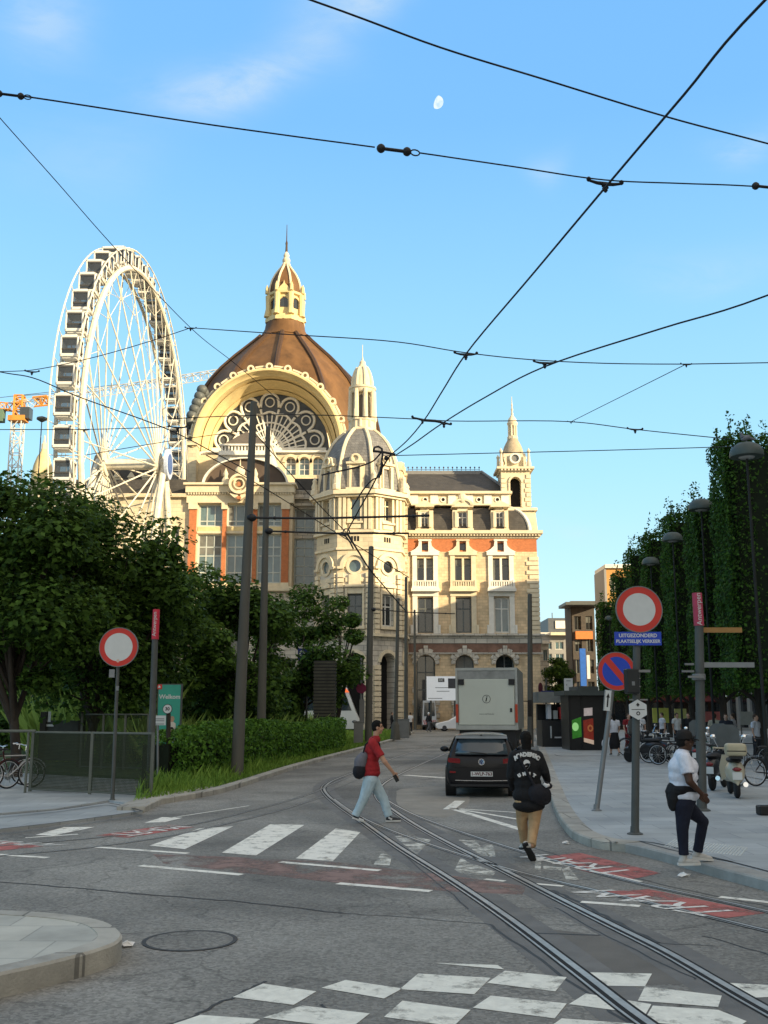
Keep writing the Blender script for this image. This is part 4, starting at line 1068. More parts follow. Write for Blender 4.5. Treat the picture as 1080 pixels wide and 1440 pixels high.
# ======== the great arch ======================================================
YA = 123.0
ZA = lambda py: FZ(py, YA)
UA = lambda px: FX(px, YA, 610)
YG = YA+3.2
def TA(u, w, d): return Vector((u, YA+d, w))
ax, az = UA(378.5), ZA(634)
gx, gz = FX(379, YG, 600), FZ(634, YG)
mg = WP(1, YG, 590)
m1 = WP(1, YA, 590)
eg = (FZ(551, YG)-gz)/(80*mg)
ez = eg*mg/m1*.99
ezo = (ZA(523.5)-az)/(105*m1)
def TAo(u, w, d): return Vector((u, YA+d, az+(w-az)*ezo))
def TAi(u, w, d): return Vector((u, YA+d, gz+(w-gz)*eg))
mb = MB()
n = 40; rows = []
for (r_, e, d) in ((105, ezo, -1.6), (103.5, ezo, -2.0), (101, ezo, -2.0), (99.5, ezo, -1.2), (97, ezo, -1.0), (96, ezo, .4)):
    rows.append([TA(ax+r_*m1*math.cos(math.pi*i/n), az+r_*m1*e*math.sin(math.pi*i/n), d) for i in range(n+1)])
vs = [v for r_ in rows for v in r_]; mb.add(vs, [(k*(n+1)+i, k*(n+1)+i+1, (k+1)*(n+1)+i+1, (k+1)*(n+1)+i) for k in range(len(rows)-1) for i in range(n)])
mb.arc(ax, az, 102*m1, 105*m1, -1.6, 6, 0, math.pi, n, TAo)
mb.build('arch_moulding', M_YEL, ST, smooth=40)
mb = MB(); rows = []
for (r_, e, d) in ((96, ezo, .4), (94.5, ezo, .0), (92.5, (ez+ezo)/2, 1.2), (89.5, ez, 2.4), (88.7, ez, 2.2), (86, ez, 3.2)):
    rows.append([TA(ax+r_*m1*math.cos(math.pi*i/n), az+r_*m1*e*math.sin(math.pi*i/n), d) for i in range(n+1)])
vs = [v for r_ in rows for v in r_]; mb.add(vs, [(k*(n+1)+i, k*(n+1)+i+1, (k+1)*(n+1)+i+1, (k+1)*(n+1)+i) for k in range(len(rows)-1) for i in range(n)])
mb.build('arch_soffit', M_YEL, ST, smooth=40)
# scrolled cresting round the extrados
mb = MB()
for i in range(13):
    a = math.pi*(i+.5)/13; rr = 108.5*m1
    cx2, cz2 = ax+rr*math.cos(a), az+rr*ezo*math.sin(a)
    mb.arc(cx2, cz2, 2.6*m1, 5.2*m1, -1.4, -.6, 0, 2*math.pi, 16, TA)
    if i < 12:
        a2 = math.pi*(i+1.5)/13
        for f_ in (106.5, 109.5):
            P = [TA(ax+f_*m1*math.cos(a+(a2-a)*t), az+f_*m1*ezo*math.sin(a+(a2-a)*t), -1.0) for t in ((.25, .5, .75) if f_ > 107 else (.1, .5, .9))]
            mb.tube(P, .16, 5)
mb.build('scroll_cresting', M_CREAMP, ST)
# fan window: glass, petals, spokes and rings
mb = MB(); mb.arc(gx, gz, .001, 84*mg, 3.30, 3.36, 0, math.pi, 40, TAi)
FW = mb.build('fan_window', M_GLASSF, ST)
mb = MB()
def fan(r_, a): return TA(gx+r_*mg*math.cos(a), gz+r_*mg*eg*math.sin(a), 3.15)
nl = 7
# the fan springs from a point low on the axis; seven petals with a round eye at each end
edges = [math.pi*k/nl for k in range(nl+1)]
for k in range(nl+1):
    a = edges[k]
    if 0 < k < nl: mb.tube([fan(10, a), fan(57, a)], .17, 5)
for k in range(nl):
    a0, a1 = edges[k], edges[k+1]; am = (a0+a1)/2; ha = (a1-a0)/2
    re, rr = 65.5, 8.6
    # petal head: an arch from edge to edge round the eye
    P = []
    for i in range(13):
        t = -1+2*i/12; ang = am+ha*.98*t*(1 if abs(t) < .99 else 1); rad = 57+20.5*math.sqrt(max(0, 1-t*t*.98))
        P.append(fan(rad, am+ha*.96*t))
    mb.tube(P, .18, 6)
    mb.tube([fan(re, am)+Vector((rr*mg*math.cos(2*math.pi*i/16)*.72, 0, rr*mg*eg*math.sin(2*math.pi*i/16)*.72)) for i in range(16)], .095, 5, closed=True)
    P = [fan(49+3.5*math.cos((i/6-.5)*math.pi), a0+(a1-a0)*i/6) for i in range(7)]
    mb.tube(P, .16, 5)
    for s_ in (.33, .67): mb.tube([fan(14, a0+(a1-a0)*s_), fan(51, a0+(a1-a0)*s_)], .10, 4)
for rr in (20, 29, 38): mb.tube([fan(rr, math.pi*i/30) for i in range(31)], .13, 5)
mb.tube([fan(10, math.pi*i/16) for i in range(17)], .2, 5)
bx(mb, TA, gx-80*mg, gx+80*mg, gz-.15, gz+.35, 2.9, 3.25)
mb.build('tracery', M_WHITE, FW)
# below the springing: sill, arcade wall
mb = MB(); bx(mb, TA, ax-108*m1, ax+108*m1, ZA(640), az, .2, 6); bx(mb, TA, ax-86*m1, ax+86*m1, ZA(637), ZA(634.5), -.4, 1)
mb.build('arch_sill', M_WHITE, ST)
hh = [(UA(402+i*19), UA(417+i*19), ZA(668), ZA(643), 1) for i in range(3)]
mb = MB(); wall_panel(mb, TA, ax-108*m1, ax+108*m1, ZA(760), ZA(640), hh, .6); bx(mb, TA, ax-108*m1, ax+108*m1, ZA(760), ZA(640.1), 1, 6)
for h in hh: mb.arc((h[0]+h[1])/2, h[3]-(h[1]-h[0])/2, (h[1]-h[0])/2, (h[1]-h[0])/2+.35, -.25, .03, 0, math.pi, 14, TA); 
mb.build('wall', M_CREAM, ST)
for h in hh: window(ST, TA, *h[:4], .4, 2, 3, .1, M_WFRAME, M_GLASSB)
mb = MB()
for s in (-1, 1):
    mb = MB(); bx(mb, TA, *sorted((ax+s*97*m1, ax+s*109*m1)), ZA(700), ZA(632), -1.8, 5); bx(mb, TA, *sorted((ax+s*96*m1, ax+s*111*m1)), ZA(632), ZA(627), -2.2, 5); mb.build('pier', M_CREAM, ST)

# ======== the dome ===========================================================
YD = 150.0
ZD = lambda py: FZ(py, YD-(2.4 if 362 < py < 500 else 2.4*max(0, py-318)/44 if py <= 362 else max(0, 2.4-(py-500)*.06)))
dx = FX(400.5, YD, 480)
dm = lambda p, py: WP(p, YD, py)
NS = 12; rotD = -math.pi/2
dp = [(136, 640), (135, 615), (129, 590), (120, 570), (107, 550), (92, 530), (74, 508), (57, 491), (44, 479), (36, 471)]
mb = MB(); mb.lathe((dx, YD, 0), [(dm(r_, y_), ZD(y_)) for r_, y_ in dp], NS, rot=rotD)
DO = mb.build('dome', M_DOME, ST)
mb = MB()
for k in range(NS):
    a = rotD+k*2*math.pi/NS
    mb.tube([Vector((dx+dm(r_+.6, y_)*math.cos(a), YD+dm(r_+.6, y_)*math.sin(a), ZD(y_))) for r_, y_ in dp[1:]], .36, 6)
mb.build('dome_rib', M_DOMERIB, DO)
mb = MB(); mb.lathe((dx, YD, 0), [(dm(138, 640), 15), (dm(138, 640), ZD(640))], NS, rot=rotD); mb.build('drum', M_CREAM, ST)
# dark scrolled ornaments down the dome's left shoulder
mb = MB()
for i in range(6):
    y_ = 548+i*9; x_ = FX(284-i*3.6, YD-16, y_)
    for d in (0, 1.5): mb.ell((x_, YD-16+d, FZ(y_, YD-16)), .75, .7, .7, 10, 6)
mb.build('shoulder_ornament', mk('dark_zinc', (.09, .10, .10), rough=.5, var=.3), DO, smooth=60)
mb = MB()
mb.lathe((dx, YD, 0), [(dm(37, 471), ZD(471.5)), (dm(35.5, 471), ZD(469.5)), (dm(34, 470), ZD(468)), (dm(28.5, 460), ZD(458)), (dm(27, 450), ZD(449))], 24)
mb.build('neck', M_DOME, DO, smooth=30)
mb = MB()
mb.lathe((dx, YD, 0), [(dm(29, 448), ZD(449.5)), (dm(29, 448), ZD(445)), (dm(27, 446), ZD(444.5)), (dm(26, 442), ZD(441)), (dm(22.5, 440), ZD(440)), (dm(22.5, 420), ZD(413)), (dm(26.5, 412), ZD(411.5)), (dm(27, 410), ZD(408.5)), (dm(20, 408), ZD(408))], 8, rot=rotD+math.pi/8)
for k in range(8):
    a = rotD+math.pi/8+k*math.pi/4
    P = lambda r_, y_: Vector((dx+dm(r_, y_)*math.cos(a), YD+dm(r_, y_)*math.sin(a), ZD(y_)))
    mb.tube([P(26, 442), P(24.8, 430), P(24.5, 412)], [.55, .4, .5], 8); mb.tube([P(27, 409), P(27, 401), P(27, 396)], [.3, .25, .02], 6)
    a += math.pi/8; Q = Vector((math.cos(a), math.sin(a), 0)); tt = Vector((-Q.y, Q.x, 0)); base = Vector((dx, YD, 0))+Q*dm(22.5, 420)*math.cos(math.pi/8)
    Tk = lambda u, w, d, base=base, tt=tt, Q=Q: base+tt*u-Q*d+Vector((0, 0, w))
    if k % 2 == 1:
        mb.prism([(-.95, ZD(411)), (.95, ZD(411)), (.7, ZD(404)), (.15, ZD(399)), (0, ZD(394)), (-.15, ZD(399)), (-.7, ZD(404))], -.35, .6, Tk)
    mb.arc(0, ZD(424)+.2, .62, .9, -.2, .1, 0, math.pi, 10, Tk)
mb.build('dome_lantern', M_YEL, ST, smooth=30)
mb = MB()
for k in range(8):
    a = rotD+math.pi/4+k*math.pi/4-math.pi/4; Q = Vector((math.cos(a), math.sin(a), 0)); tt = Vector((-Q.y, Q.x, 0)); b0 = Vector((dx, YD, 0))+Q*(dm(22.5, 420)*math.cos(math.pi/8)+.03)
    w_ = .6
    mb.add([b0+tt*s_*w_+Vector((0, 0, z_)) for s_, z_ in ((-1, ZD(431)), (1, ZD(431)), (1, ZD(420)), (0, ZD(417)), (-1, ZD(420)))], [(0, 1, 2, 3, 4)])
mb.build('lantern_window', M_GLASS, ST)
lp_ = [(23.5, 409), (23.2, 404), (22, 396), (19.5, 388), (15.5, 380), (10, 372), (5.5, 366), (4, 362)]
mb = MB(); mb.lathe((dx, YD, 0), [(dm(r_, y_), ZD(y_)) for r_, y_ in lp_], 8, rot=rotD+math.pi/8); mb.build('lantern_roof', M_DOME, ST)
mb = MB()
for k in range(8):
    a = rotD+math.pi/8+k*math.pi/4; mb.tube([Vector((dx+dm(r_+.3, y_)*math.cos(a), YD+dm(r_+.3, y_)*math.sin(a), ZD(y_))) for r_, y_ in lp_], .18, 5)
mb.lathe((dx, YD, 0), [(dm(4, 362), ZD(363)), (dm(4.2, 362), ZD(361)), (dm(5.5, 360), ZD(359.5)), (dm(5.5, 358), ZD(357)), (dm(3.5, 356), ZD(355)), (dm(4.2, 354), ZD(352)), (dm(3, 352), ZD(350)), (dm(1.6, 350), ZD(348))], 12)
mb.build('lantern_rib', M_CREAMP, ST, smooth=35)
mb = MB(); mb.lathe((dx, YD, 0), [(dm(1.8, 348), ZD(349)), (dm(1.4, 345), ZD(340)), (dm(1.8, 345), ZD(338)), (dm(.8, 345), ZD(335)), (.04, ZD(316))], 8); mb.build('spire', M_DOMERIB, ST)
# ---------------------------------------------------------------- the big wheel (its axle lies across the view)
M_WHITEST = mk('wheel_white_steel', (.62, .58, .48), rough=.5, var=.2, scale=2)
M_CABIN = mk('cabin_white', (.62, .61, .57), rough=.35, var=.06)
M_CABGL = mk_glass('cabin_glass', (.04, .045, .05), .12)
def _see_through(mt, f_):
    nt = mt.node_tree; tr = nt.nodes.new('ShaderNodeBsdfTransparent'); mx = nt.nodes.new('ShaderNodeMixShader'); mx.inputs[0].default_value = f_
    out = [n for n in nt.nodes if n.type == 'OUTPUT_MATERIAL'][0]; nt.links.new(tr.outputs[0], mx.inputs[1]); nt.links.new(nt.nodes['Principled BSDF'].outputs[0], mx.inputs[2]); nt.links.new(mx.outputs[0], out.inputs['Surface'])
_see_through(M_CABGL, .62)
M_CABDK = mk('cabin_dark_sill', (.05, .05, .05), rough=.5)
hub = at(197, 653, 98.0); WR = 19.4
X1 = -23.65; X0 = X1-2.0; hub.x = X1
FWH = thing('ferris_wheel', 'tall white ferris wheel with glazed cabins seen nearly edge on behind the trees', 'ferris wheel', (X1-1, hub.y, 0))
def wp(x, a, r_): return Vector((x+.026*r_*math.cos(a), hub.y+r_*math.cos(a), hub.z+r_*math.sin(a)))
NSP = 24; NG = 48
for x, big in ((X1, 1), (X0, 0)):
    mb = MB()
    mb.tube([wp(x, 2*math.pi*i/96, WR-.75) for i in range(96)], .25 if big else .17, 8, closed=True)
    mb.tube([wp(x, 2*math.pi*i/96, WR+1.05) for i in range(96)], .07, 6, closed=True)
    mb.build('rim', M_WHITEST, FWH, smooth=40)
    mb = MB()
    for i in range(NG):
        a = 2*math.pi*(i+.5)/NG; mb.tube([wp(x, a, WR-.75), wp(x, a, WR+1.05)], .035, 5)
    for i in range(NSP):
        a = 2*math.pi*(i+.5)/NSP; a2 = 2*math.pi*(i+1.5)/NSP
        mb.tube([wp(x, a, WR*.84), wp(x, a2, WR*.84)], .03, 5)
        mb.tube([wp(x, a, WR*.84), wp(x, a+math.pi/NSP, WR-.75)], .03, 5); mb.tube([wp(x, a2, WR*.84), wp(x, a+math.pi/NSP, WR-.75)], .03, 5)
    mb.build('rim_lattice', M_WHITEST, FWH)
mb = MB()
for i in range(NG):
    a = 2*math.pi*(i+.5)/NG
    mb.tube([wp(X1, a, WR-.75), wp(X0, a, WR-.75)], .04, 5)
    if i % 2: mb.tube([wp(X1, a, WR-.75), wp(X0, a+2*math.pi/NG, WR-.75)], .04, 4)
mb.build('cross_bracing', M_WHITEST, FWH)
for i in range(NSP):
    a = 2*math.pi*(i+.5)/NSP
    for x, xh in ((X1, X1+1.6), (X0, X0-1.6)):
        mb = MB(); mb.tube([wp(xh, a+.3, .9), wp(x, a, WR-.8)], [.085, .055], 6); mb.build('spoke', M_WHITEST, FWH)
mb = MB(); mb.tube([(X0-2.4, hub.y, hub.z), (X1+2.4, hub.y, hub.z)], .55, 16)
for xh in (X1+1.6, X0-1.6): mb.tube([(xh-.25, hub.y, hub.z), (xh+.25, hub.y, hub.z)], 1.15, 24)
mb.build('hub', M_WHITEST, FWH, smooth=40)
mb = MB(); mb.tube([(X1+2.45, hub.y, hub.z), (X1+2.75, hub.y, hub.z)], 1.5, 28); mb.build('hub_disc', mk('hub_blue_white', (.45, .52, .66), rough=.4), FWH)
mb = MB(); mb.tube([(X1+2.74, hub.y, hub.z), (X1+2.80, hub.y, hub.z)], 1.0, 28); mb.build('hub_emblem', mk('hub_dark_blue', (.06, .12, .32), rough=.4), FWH)
for x in (X1+2.2, X0-2.2):
    for s in (-1, 1):
        a = Vector((x, hub.y, hub.z+.4)); b = Vector((x+(.4 if x > hub.x else -3.0), hub.y+s*11.5, 0))
        mb = MB(); mb.tube([a, b], [.32, .42], 8)
        mb.build('support_leg', M_WHITEST, FWH)
        mb = MB(); off = Vector((0, s*-1.3, 0))
        mb.tube([a+off*.2, b+off], .14, 6)
        for k in range(14):
            t0, t1 = k/14, (k+1)/14
            mb.tube([a.lerp(b, t0), (a+off*.2).lerp(b+off, t1)], .07, 5); mb.tube([(a+off*.2).lerp(b+off, t0), a.lerp(b, t1)], .07, 5)
        mb.build('leg_lattice', M_WHITEST, FWH)
# cabins
bodym = MB()
w, d, h = .74, .75, .90
for (x0, x1, y0, y1, z0, z1) in ((-w, w, -d, d, -h, -h+.28), (-w, w, -d, d, h-.22, h), (-w, -w+.16, -d, -d+.16, -h, h), (w-.16, w, -d, -d+.16, -h, h), (-w, -w+.16, d-.16, d, -h, h), (w-.16, w, d-.16, d, -h, h)):
    bodym.box(x0, x1, y0, y1, z0, z1)
bodym.box(-w*.7, w*.7, -d*.7, d*.7, h-.01, h+.14); bodym.box(-w-.25, w+.25, -.1, .1, h+.05, h+.18); bodym.box(-w*.8, w*.8, -d*.8, d*.8, -h-.12, -h+.01)
g0 = None
for i in range(NG):
    a = 2*math.pi*i/NG; c = wp((X0+X1)/2, a, WR+.15)
    c = c-Vector(FWH.location)
    if g0 is None:
        g0 = bodym.build('cabin', M_CABIN, FWH, local=True)
        bv = g0.modifiers.new('bevel', 'BEVEL'); bv.width = .07; bv.segments = 2
        mb = MB(); mb.box(-w+.05, w-.05, -d+.05, d-.05, -h+.27, h-.21); gw = mb.build('cabin_glazing', M_CABGL, g0, local=True)
        mb = MB(); mb.box(-w+.02, w-.02, -d+.02, d-.02, -.34, -.20); mb.box(-w+.2, w-.2, -.12, .12, -.62, -.5); mb.box(-w+.02, w-.02, -d+.02, d-.02, h-.36, h-.215); mb.build('cabin_sill', M_CABDK, g0, local=True)
        o = g0
    else: o = copy_tree(g0, FWH)
    o.location = c

# ---------------------------------------------------------------- tower crane far to the left
M_CRW = mk('crane_white', (.55, .53, .48), rough=.5); M_CRO = mk('crane_orange', (.62, .26, .05), rough=.5, var=.1); M_CRD = mk('crane_cab_dark', (.05, .06, .07), rough=.3)
CY = 190.0
ct0 = at(18, 700, CY); ctop = at(18, 588, CY)
CR = thing('tower_crane', 'orange topped tower crane with a long lattice jib reaching behind the wheel', 'crane', (ct0.x, CY, 0))
def lattice(mb, a, b, wdt, n, r_=.07, tri=False):
    a = Vector(a); b = Vector(b); d = (b-a).normalized(); s_ = d.cross(Vector((0, 1, 0)) if abs(d.y) < .8 else Vector((1, 0, 0))).normalized(); u_ = d.cross(s_)
    cs = [s_*wdt/2+u_*wdt/2, -s_*wdt/2+u_*wdt/2, -s_*wdt/2-u_*wdt/2, s_*wdt/2-u_*wdt/2]
    if tri: cs = [s_*wdt/2+u_*wdt/2, s_*wdt/2-u_*wdt/2, -s_*wdt/2]
    k = len(cs)
    for c in cs: mb.tube([a+c, b+c], r_*1.3, 5)
    for i in range(n):
        p, q_ = a.lerp(b, i/n), a.lerp(b, (i+1)/n)
        for j in range(k):
            c, c2 = cs[j], cs[(j+1) % k]
            mb.tube([p+c, q_+c2] if i % 2 else [p+c2, q_+c], r_, 4); mb.tube([q_+c, q_+c2], r_, 4)
mb = MB(); lattice(mb, (ct0.x, CY, 0), (ct0.x, CY, ctop.z), 1.9, 24, .09); mb.build('mast', M_CRW, CR)
mb = MB(); lattice(mb, (ct0.x, CY, ctop.z), (ct0.x, CY, at(18, 557, CY).z), 1.5, 3, .16); mb.box(ct0.x-1.6, ct0.x+1.6, CY-1.2, CY+1.2, ctop.z-.7, ctop.z+.3); mb.build('slewing_head', M_CRO, CR)
c = at(37, 582, CY); mb = MB(); mb.box(c.x-.9, c.x+.9, CY-1, CY+1, c.z-1.1, c.z+1.1); mb.build('cab', M_CRD, CR)
mb = MB(); j0 = at(18, 572, CY); j1 = Vector(at(335, 522, CY)); j1.z = j0.z+ (at(335, 522, CY).z-j0.z); lattice(mb, j0, j1, 1.5, 30, .06, True); mb.build('jib', M_CRW, CR)
mb = MB(); a_ = at(48, 566, CY); b_ = at(68, 564, CY); lattice(mb, a_, b_, 1.6, 2, .15, True); mb.build('jib_root', M_CRO, CR)
mb = MB(); k0 = at(18, 572, CY); k1 = at(-60, 566, CY); lattice(mb, k0, k1, 1.4, 8, .1, True); mb.build('counter_jib', M_CRO, CR)
mb = MB(); p = at(2, 585, CY); mb.box(p.x-3.5, p.x+.5, CY-.8, CY+.8, p.z-1.2, p.z+1.2); mb.build('counterweight', mk('crane_green_block', (.12, .19, .13), rough=.7), CR)
mb = MB(); mb.tube([at(18, 557, CY), j0.lerp(j1, .62)+Vector((0, 0, .8))], .06, 4); mb.tube([at(18, 557, CY), j0.lerp(j1, .3)+Vector((0, 0, .8))], .06, 4); mb.tube([at(18, 557, CY), k1], .06, 4); mb.build('tie_rod', M_CRD, CR)

# ---------------------------------------------------------------- buildings seen through and beside the wheel
YM = 132.0
UM = lambda px: FX(px, YM, 670)
ZM = lambda py: FZ(py, YM)
def TM(u, w, d): return Vector((u, YM+d, w))
B1 = thing('mansard_building', 'pale old building with a dark mansard roof standing behind the ferris wheel', 'building', (UM(190), YM, 0))
hs_ = [(UM(70+i*24), UM(80+i*24), ZM(800), ZM(750)) for i in range(8)]+[(UM(70+i*24), UM(80+i*24), ZM(740), ZM(715)) for i in range(8)]
mb = MB(); wall_panel(mb, TM, UM(58), UM(268), 0, ZM(700), hs_, .4); bx(mb, TM, UM(58), UM(268), 0, ZM(700), 1, 14); mb.build('wall', M_CREAM, B1)
for h_ in hs_: window(B1, TM, *h_, .3, 2, 2, .14, M_WFRAME, M_GLASS)
mb = MB(); bx(mb, TM, UM(58)-.4, UM(268)+.2, ZM(701), ZM(697), -.7, 14); mb.build('cornice', M_CREAMP, B1)
mb = MB(); mb.prism([(UM(100), ZM(697)), (UM(268), ZM(697)), (UM(262), ZM(652)), (UM(152), ZM(652)), (UM(120), ZM(690))], .6, 12, TM); mb.build('roof', M_SLATE, B1)
mb = MB(); mb.prism([(UM(128), ZM(697)), (UM(152), ZM(697)), (UM(151), ZM(660)), (UM(147), ZM(642)), (UM(140), ZM(636)), (UM(133), ZM(642)), (UM(129), ZM(660))], -.4, 5, TM); mb.build('turret_roof', M_SLATE, B1)
mb = MB()
for c in (165, 185, 205, 225, 245): bx(mb, TM, UM(c-4), UM(c+4), ZM(692), ZM(672), -.2, 3); mb.prism([(UM(c-5.5), ZM(672)), (UM(c+5.5), ZM(672)), (UM(c), ZM(664))], -.4, 3, TM)
mb.build('dormer_row', M_CREAMP, B1)
YS = 170.0
sp = at(60, 660, YS)
B2 = thing('domed_building', 'small cream domed tower with a finial rising left of the ferris wheel', 'building', (sp.x, YS, 0))
k_ = YS/F
mb = MB(); mb.lathe((sp.x, YS, 0), [(17*k_, 0), (17*k_, at(60, 690, YS).z), (19*k_, at(60, 688, YS).z), (19*k_, at(60, 684, YS).z), (15*k_, at(60, 682, YS).z)], 16); mb.build('drum', M_CREAM, B2)
mb = MB(); mb.lathe((sp.x, YS, 0), [(15*k_, at(60, 684, YS).z), (15.5*k_, at(60, 670, YS).z), (13*k_, at(60, 655, YS).z), (9*k_, at(60, 643, YS).z), (4*k_, at(60, 635, YS).z), (4*k_, at(60, 632, YS).z)], 16); mb.build('dome', M_YEL, B2, smooth=50)
mb = MB(); mb.lathe((sp.x, YS, 0), [(4*k_, at(60, 633, YS).z), (4*k_, at(60, 625, YS).z), (2*k_, at(60, 622, YS).z), (.05, at(60, 612, YS).z)], 8); mb.build('finial', M_CREAMP, B2)
# a mast with a floodlight disc
YF = 80.0; p0 = at(57, 620, YF); 
LM = thing('floodlight_mast', 'thin mast with a round lamp head rising between crane and ferris wheel', 'lamp mast', (p0.x, YF, 0))
mb = MB(); mb.tube([(p0.x, YF, 0), (p0.x, YF, at(57, 592, YF).z)], [.09, .04], 8); mb.build('pole', M_DFRAME, LM)
mb = MB(); z_ = at(57, 590, YF).z; mb.lathe((p0.x, YF, z_), [(.1, -.2), (.42, 0), (.4, .15), (.0001, .3)], 16); mb.build('lamp_head', M_DFRAME, LM, smooth=40)

# ---------------------------------------------------------------- buildings of the street on the right
YR = 96
M_RB = [mk('facade_grey_render', (.30, .29, .27), rough=.8, var=.12, scale=.4), mk('facade_brown_brick', (.085, .075, .068), rough=.8, var=.2, pat=(.24, .08, .012, .8, 'z')), mk('facade_pale_render', (.45, .43, .39), rough=.8, var=.1, scale=.4), mk('facade_ochre', (.50, .27, .09), rough=.8, var=.12, scale=.5)]
def side_building(label, x, y0, y1, h, mat, storeys, bays_, roofm, dep=14, group='buildings along the right side of the street', ground=True):
    """a block whose street front faces -X at X = x"""
    b = thing('street_building', label, 'building', (x, (y0+y1)/2, 0), 0, None)
    T = lambda u, w, d: Vector((x+d, u, w))
    gf = 4.2; sh = (h-gf-.6)/storeys; bw = (y1-y0)/bays_
    holes = [(y0+bw*(i+.5)-.65, y0+bw*(i+.5)+.65, gf+sh*j+.7, gf+sh*j+.7+min(1.9, sh-1.1)) for i in range(bays_) for j in range(storeys)]
    gh = [(y0+bw*(i+.5)-bw*.38, y0+bw*(i+.5)+bw*.38, .3, 3.3) for i in range(bays_)]
    mb = MB(); wall_panel(mb, T, y0, y1, 0, h, holes+gh, .35); bx(mb, T, y0, y1, 0, h-.02, .8, dep); mb.build('wall', mat, b)
    mb = MB(); bx(mb, T, y0-.02, y1+.02, h-.02, h+.35, -.45, dep); bx(mb, T, y0, y1, gf-.3, gf, -.12, .1); mb.build('cornice', roofm, b)
    for h_ in holes: window(b, T, *h_, .22, 2, 1, .09, M_WFRAME, M_GLASS, zs=(.7,))
    mb = MB()
    for h_ in gh: bx(mb, T, *h_, .2, .3)
    mb.build('shop_window', M_GLASS, b)
    return b
mbx = None
side_building('grey street block far behind the hedge trees, its ground floor cafe in shade', 33, 92, 101, 19.5, M_RB[0], 4, 3, M_DARKROOF)
side_building('grey rendered block behind the middle of the clipped tree row', 33, 74, 91.9, 20.6, M_RB[2], 5, 5, M_DARKROOF)
side_building('brown brick block behind the nearest clipped hedge trees', 33, 56, 73.9, 25.5, M_RB[1], 6, 6, M_DARKROOF)
side_building('pale rendered block beside the near pavement on the right', 33, 20, 55.9, 24, M_RB[2], 6, 11, M_DARKROOF)
side_building('tall grey block on the right behind the camera', 33, -50, 19.9, 24, M_RB[0], 6, 16, M_DARKROOF)
def front_building(name, label, px0, px1, Y, ytop, mat, roofm, rows, cols, wtop, wbot, fm, gm, dep=16, setback=None, wk=.3):
    u0, u1 = FX(px0, Y, 920), FX(px1, Y, 920); T = lambda u, w, d: Vector((u, Y+d, w)); h = FZ(ytop, Y)
    b = thing(name, label, 'building', ((u0+u1)/2, Y, 0))
    zt, zb = FZ(wtop, Y), FZ(wbot, Y); sh = (zt-zb)/rows; bw = (u1-u0)/cols
    holes = [(u0+bw*(i+.5)-bw*wk, u0+bw*(i+.5)+bw*wk, zb+sh*j+sh*.22, zb+sh*j+sh*.85) for i in range(cols) for j in range(rows)]
    mb = MB(); wall_panel(mb, T, u0, u1, 0, h, holes, .3); bx(mb, T, u0, u1, 0, h-.02, .6, dep); mb.build('wall', mat, b)
    mb = MB(); bx(mb, T, u0-.15, u1+.15, h-.02, h+.4, -.35, dep); mb.build('cornice', roofm, b)
    for h_ in holes: window(b, T, *h_, .2, 2, 1, (u1-u0)/cols*.04, fm, gm)
    return b, T, u0, u1, h
M_PALEF = mk('pale_flat_facade', (.27, .27, .265), rough=.8, var=.08, scale=.5)
b, T, u0, u1, h = front_building('apartment_block', 'white modern apartment block at the far end of the street', 762, 812, 170, 893, M_PALEF, M_WHITE, 5, 3, 900, 985, M_WHITE, M_GLASSB, wk=.36)
mb = MB(); bx(mb, T, FX(773, 170, 880), u1, h+.4, FZ(868, 170), 1.5, 12); mb.build('penthouse', mk('dark_penthouse', (.09, .10, .115), rough=.5), b)
mb = MB(); bx(mb, T, FX(783, 170, 880), FX(797, 170, 880), FZ(883, 170), FZ(872, 170), 1.3, 1.6); mb.build('penthouse_window', M_WHITE, b)
mb = MB(); bx(mb, T, FX(772, 170, 880), u1, FZ(894, 170), FZ(890, 170), -1.6, .2); mb.build('terrace', mk('terrace_cream', (.62, .55, .40), rough=.6), b)
mb = MB(); mb.tube([(FX(785, 170, 870), 176, FZ(868, 170)), (FX(785, 170, 870), 176, FZ(857, 170))], .08, 5); mb.build('aerial', M_DFRAME, b)
front_building('apartment_block', 'grey stone house partly hidden by the right edge of the station', 752, 772, 135, 905, M_GREY, M_WHITE, 3, 2, 910, 985, M_WHITE, M_GLASSB)
b, T, u0, u1, h = front_building('street_house', 'narrow dark house with an orange top storey and a long blue banner', 806, 838, 128, 850, M_RB[1], M_DARKROOF, 4, 2, 862, 985, M_DFRAME, M_GLASS, dep=5)
mb = MB(); bx(mb, T, u0+.3, u0+2.4, FZ(899, 128), FZ(888, 128), -.5, .1); mb.build('orange_panel', mk('orange_panel', (.6, .2, .06), rough=.6), b)
mb = MB(); bx(mb, T, FX(807, 128, 920)-1.2, u1+.6, FZ(853, 128), FZ(849, 128), -2.4, 3); mb.build('roof_canopy', M_DFRAME, b)
mb = MB(); bx(mb, T, FX(812, 128, 920), FX(820, 128, 920), FZ(965, 128), FZ(913, 128), -1.6, -1.2); mb.build('blue_banner', mk('banner_blue', (.03, .13, .50), rough=.5), b)
mb = MB(); bx(mb, T, FX(822, 128, 920), FX(826, 128, 920), FZ(955, 128), FZ(922, 128), -1.3, -1.0); mb.build('white_banner', M_WHITE, b)
b, T, u0, u1, h = front_building('street_house', 'tall ochre rendered house showing above the clipped hedge trees', 857, 905, 115, 799, M_RB[3], M_WHITE, 5, 2, 806, 985, M_WHITE, M_GLASS, dep=5.5)
mb = MB(); bx(mb, T, u0-.25, u0-.003, 0, FZ(800, 115), -.1, 5.4); mb.build('pale_corner', M_PALEF, b)

